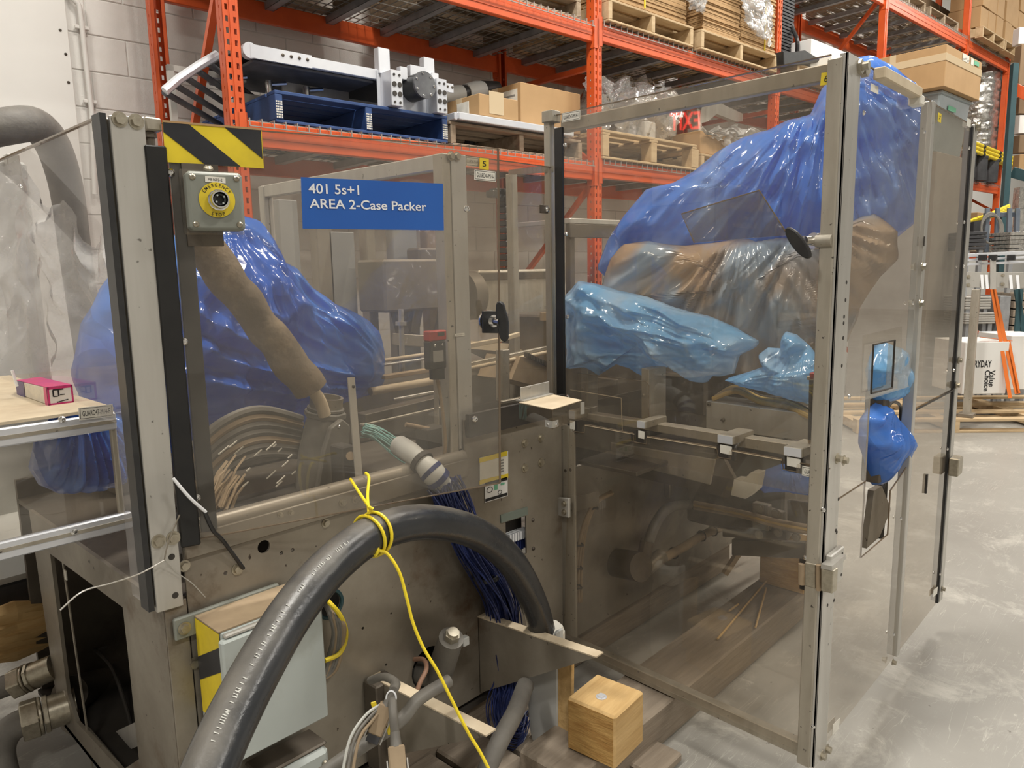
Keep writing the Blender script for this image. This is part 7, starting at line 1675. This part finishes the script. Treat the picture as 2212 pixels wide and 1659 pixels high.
q = MB(); c = onY(78, 1330, 2.85); q.box((a.x+.02, 2.88, c.z), (b.x+.1, 3.3, b.z), .01); build('dark_base', q, 'dark_stuff', bn)
# ---------------------------------------------------------------- right aisle: conveyor, pallet, cartons, strapping
RY = .55
def far(px, py): return onZ(px, py, 0)
fp = far(2075, 935)
A0 = V((fp.x, fp.y, 0))
ap = thing('wooden_pallet', 'long pale pallet on the floor at the right edge under white boxes', 'pallet', (A0.x, A0.y, 0), math.radians(-50)); M = WM[ap.name]
pw = 1.9
for y in (0, .35, .75, 1.1): q = MB(M); q.box((-.9, y, .10), (pw, y+.09, .125), .002); build('deck_board', q, 'pallet_wood', ap)
for x in (-.9, -.1, .7, 1.5): q = MB(M); q.box((x, 0, .02), (x+.09, 1.2, .10), .002); build('stringer', q, 'pallet_wood', ap)
for y in (0, .6, 1.1): q = MB(M); q.box((-.9, y, 0), (pw, y+.09, .02), .002); build('bottom_board', q, 'pallet_wood', ap)
def onD(px, py, d0_): return AT(px, py, d0_)
dB = (A0-CAM).dot(FW)+.25
def shelfbox(label, x0, y0, x1, y1, d, side, m='paper_white'):
    """box whose front faces the camera aisle: front face x0..x1, side depth to the right"""
    a = AT(x0, y1, d); b = AT(x1, y1, d); top = AT(x0, y0, d)
    u_ = V((b.x-a.x, b.y-a.y, 0)); W_ = u_.length; rz = math.atan2(u_.y, u_.x)
    t = thing('white_box', label, 'box', (a.x, a.y, max(.126, a.z)), rz); Mx = WM[t.name]; H_ = top.z-max(.126, a.z)
    q = MB(Mx); q.box((0, 0, 0), (W_, side, H_), .005); build('carton', q, m, t); return t, W_, H_
t, W_, H_ = shelfbox('white printed box on the long pallet, nearest the guard', 2078, 738, 2172, 852, dB, .5)
M = WM[t.name]; X_ = M.to_3x3() @ V((1, 0, 0))
text('EVERYDAY', H_*.13, M @ V((W_*.04, -.002, H_*.52)), X_, Z3, 'ink', t, width=W_*.58, bold=.02)
text('The', H_*.08, M @ V((W_*.04, -.002, H_*.70)), X_, Z3, 'ink', t); text('T', H_*.16, M @ V((W_*.05, -.002, H_*.32)), X_, Z3, 'ink', t)
text('Value', H_*.10, M @ V((W_*.60, -.002, H_*.46)), -Z3, X_, 'ink', t, bold=.02); text('Choice', H_*.10, M @ V((W_*.49, -.002, H_*.46)), -Z3, X_, 'ink', t, bold=.02)
t2, W2, H2 = shelfbox('white strapped box on the long pallet, at the picture edge', 2176, 724, 2260, 842, dB+.15, .5)
for k, (xa_, ya_, xb_, yb_) in enumerate(((2138, 590, 2182, 860), (2142, 600, 2196, 850), (2178, 735, 2200, 850))):
    q = MB(); q.bar(AT(xa_, ya_, dB-.06), AT(xb_, yb_, dB-.06), .035, .003, FW); build('orange_strap', q, 'orange_strap', label=['orange strap slanting from the conveyor, left', 'orange strap slanting from the conveyor, right', 'orange strap on the box at the edge'][k], cat='strap')
q = MB(); q.bar(AT(2118, 728, dB-.02), AT(2185, 736, dB-.02), .03, .004, (0, 0, 1)); build('orange_strap', q, 'orange_strap', label='orange strap across the top of the white printed box', cat='strap')
# conveyor table
cvd = dB-.35
cv2 = thing('roller_conveyor', 'silver conveyor table with guide rails above the white boxes', 'conveyor', AT(2110, 850, cvd))
def seg(nm, x0, y0, x1, y1, h, m, dz=0, w_=.03): q = MB(); q.bar(AT(x0, y0, cvd+dz), AT(x1, y1, cvd+dz), w_, h, ch=.002); return build(nm, q, m, cv2)
seg('side_beam', 2082, 604, 2290, 606, .135, 'alu', 0)
for x in (2120, 2130, 2182, 2197): q = MB(); q.bar(AT(x, 588, cvd-.02), AT(x+3, 624, cvd-.02), .025, .003, FW); build('bright_strip', q, 'white', cv2)
for y, h in ((552, .03), (562, .02), (572, .02)): seg('guide_rail', 2080, y, 2290, y-10, h, 'alu_bright', .05)
q = MB(); q.bar(AT(2145, 560, cvd-.03), AT(2145, 625, cvd-.03), .05, .006, FW); build('rail_bracket', q, 'alu', cv2)
for x in (2123, 2145, 2185): q = MB(); p = AT(x, 555, cvd-.02); q.box(p-V((.03, .03, .03)), p+V((.03, .03, .02)), .005); build('rail_clamp', q, 'black_plastic', cv2)
for dz in (0,): 
    lt = AT(2109, 625, cvd); q = MB(); q.box((lt.x-.03, lt.y-.03, .13), (lt.x+.03, lt.y+.03, lt.z), .003); build('leg', q, 'alu_dirty', cv2)
    q = MB(); q.box((lt.x-.06, lt.y-.06, .126), (lt.x+.06, lt.y+.06, .16), .003); build('foot', q, 'steel', cv2)
for x, y in ((2092, 598), (2092, 616), (2166, 594), (2166, 614)): build('hex_bolt', MB().bolt(AT(x, y, cvd-.02), -FW, .012), 'bolt_zinc', cv2)
# blue grey trolley frame with a coiled cable
td_ = dB+1.2
tr = thing('cable_trolley', 'blue grey steel trolley frame with a coiled cable hung on it', 'trolley', AT(2150, 560, td_))
for x in (2130, 2152, 2178, 2195):
    q = MB(); q.bar(AT(x, 545, td_), AT(x+3, 450, td_), .045, .03, FW, ch=.003); build('upright', q, 'slate', tr)
for y in (465, 520): q = MB(); q.bar(AT(2125, y, td_+.05), AT(2200, y-2, td_+.05), .03, .05, ch=.003); build('cross_bar', q, 'slate', tr)
for k in range(4):
    c = AT(2140+k, 493+k, td_-.06); q = MB(); q.tube([c+RT*((.10+.006*k)*math.cos(s*PI/14))+UP*((.165-.005*k)*math.sin(s*PI/14)) for s in range(29)], .011, 8); build('coil_turn', q, 'cable_grey', tr, smooth=True)
for k in range(5):
    a = AT(2090+10*k, 478-3*k, td_+.1); b = AT(2180, 460-4*k, td_+.12); q = MB(); q.cyl(a, b, .018, 8); build('yellow_pole', q, 'yellow', smooth=True, label='yellow pole lying across the cable trolley', cat='pole', group='yellow poles on the trolley')
# racked shelving goods behind the conveyor
for k, (x0, y0, x1, y1, m, lab) in enumerate(((2085, 500, 2130, 540, 'dark_stuff', 'dark machinery heap left of the coiled cable'), (2085, 640, 2140, 668, 'alu', 'stack of ribbed silver trays beneath the conveyor, upper'), (2085, 675, 2150, 700, 'alu', 'stack of ribbed silver trays beneath the conveyor, lower'), (2155, 625, 2178, 720, 'galv', 'steel upright standing behind the orange straps'), (2185, 630, 2230, 720, 'timber_grey', 'stack of brown boards at the picture edge'), (2180, 500, 2240, 545, 'foil', 'film wrapped pallet load behind the trolley'))):
    dd = dB+.9; a = AT(x0, y1, dd); b = AT(x1, y1, dd); tp = AT(x0, y0, dd); u_ = V((b.x-a.x, b.y-a.y, 0)); W_ = u_.length
    t = thing('stored_goods', lab, 'goods', a, math.atan2(u_.y, u_.x)); Mx = WM[t.name]; H_ = tp.z-a.z; nr = 5 if k != 3 else 1
    for j in range(nr): q = MB(Mx); q.box((0, 0, H_*j/nr), (W_, .4, H_*(j+.85)/nr), .004); build('layer', q, m, t)
    if a.z > .2: q = MB(Mx); q.box((.02, .02, -a.z), (.06, .06, 0)); q2 = MB(Mx); q2.box((W_-.06, .02, -a.z), (W_-.02, .06, 0)); build('leg', q, 'galv', t); build('leg', q2, 'galv', t)
for k in range(2):
    q = MB(); q.bar(AT(2196+8*k, 625, dB+.5), AT(2212-16*k, 725, dB+.5), .05, .02, FW); build('green_strap', q, 'teal_paint', label=['dark green strap right of the orange straps, front', 'dark green strap right of the orange straps, rear'][k], cat='strap')
# second rack (teal upright) with brown stock
tr2 = thing('teal_rack', 'dark teal rack upright with cross beams at the right edge', 'rack', AT(2172, 560, dB+1.6))
q = MB(); q.bar(AT(2192, 138, dB+1.7), AT(2158, 600, dB+1.7), .065, .065, FW, ch=.003); build('column', q, 'teal_paint', tr2)
for y, m in ((195, 'orange_paint'), (378, 'teal_paint')): q = MB(); q.bar(AT(2186, y-6, dB+1.9), AT(2290, y+45 if y < 300 else y+22, dB+1.6), .06, .12, ch=.003); build('beam', q, m, tr2)
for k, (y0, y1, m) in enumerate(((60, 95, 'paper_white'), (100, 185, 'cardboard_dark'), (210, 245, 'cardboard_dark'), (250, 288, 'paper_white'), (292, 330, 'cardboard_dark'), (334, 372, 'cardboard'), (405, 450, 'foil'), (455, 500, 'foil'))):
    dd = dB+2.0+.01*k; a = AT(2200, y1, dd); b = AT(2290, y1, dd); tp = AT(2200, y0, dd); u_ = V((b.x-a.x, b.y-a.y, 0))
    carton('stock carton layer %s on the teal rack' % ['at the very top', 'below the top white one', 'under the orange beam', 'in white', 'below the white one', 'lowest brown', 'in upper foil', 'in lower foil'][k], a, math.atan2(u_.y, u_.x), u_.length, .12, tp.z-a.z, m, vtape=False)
# exit sign on the front wall side, mirrored in the tall door
pd = GX(1484, 262); rd = ray(1484, 262).normalized(); rr = rd-HN*2*rd.dot(HN); ES = pd+rr*6.0
es = thing('exit_sign', 'red lit exit sign hanging behind the camera, seen mirrored in glass', 'sign', ES); nrm = -V((rr.x, rr.y, 0)).normalized(); aa = Z3.cross(nrm).normalized()
q = MB(); q.bar(ES-aa*.2, ES+aa*.2, .04, .26, (0, 0, 1), ch=.004); build('housing', q, 'dark_stuff', es)
text('EXIT', .17, ES-aa*.14-Z3*.085+nrm*.022, aa, Z3, 'exit_red', es, width=.30, bold=.02)
q = MB(); q.bar(ES+Z3*.13, V((ES.x, ES.y, 7)), .02, .02, aa); build('hanger', q, 'galv', es)
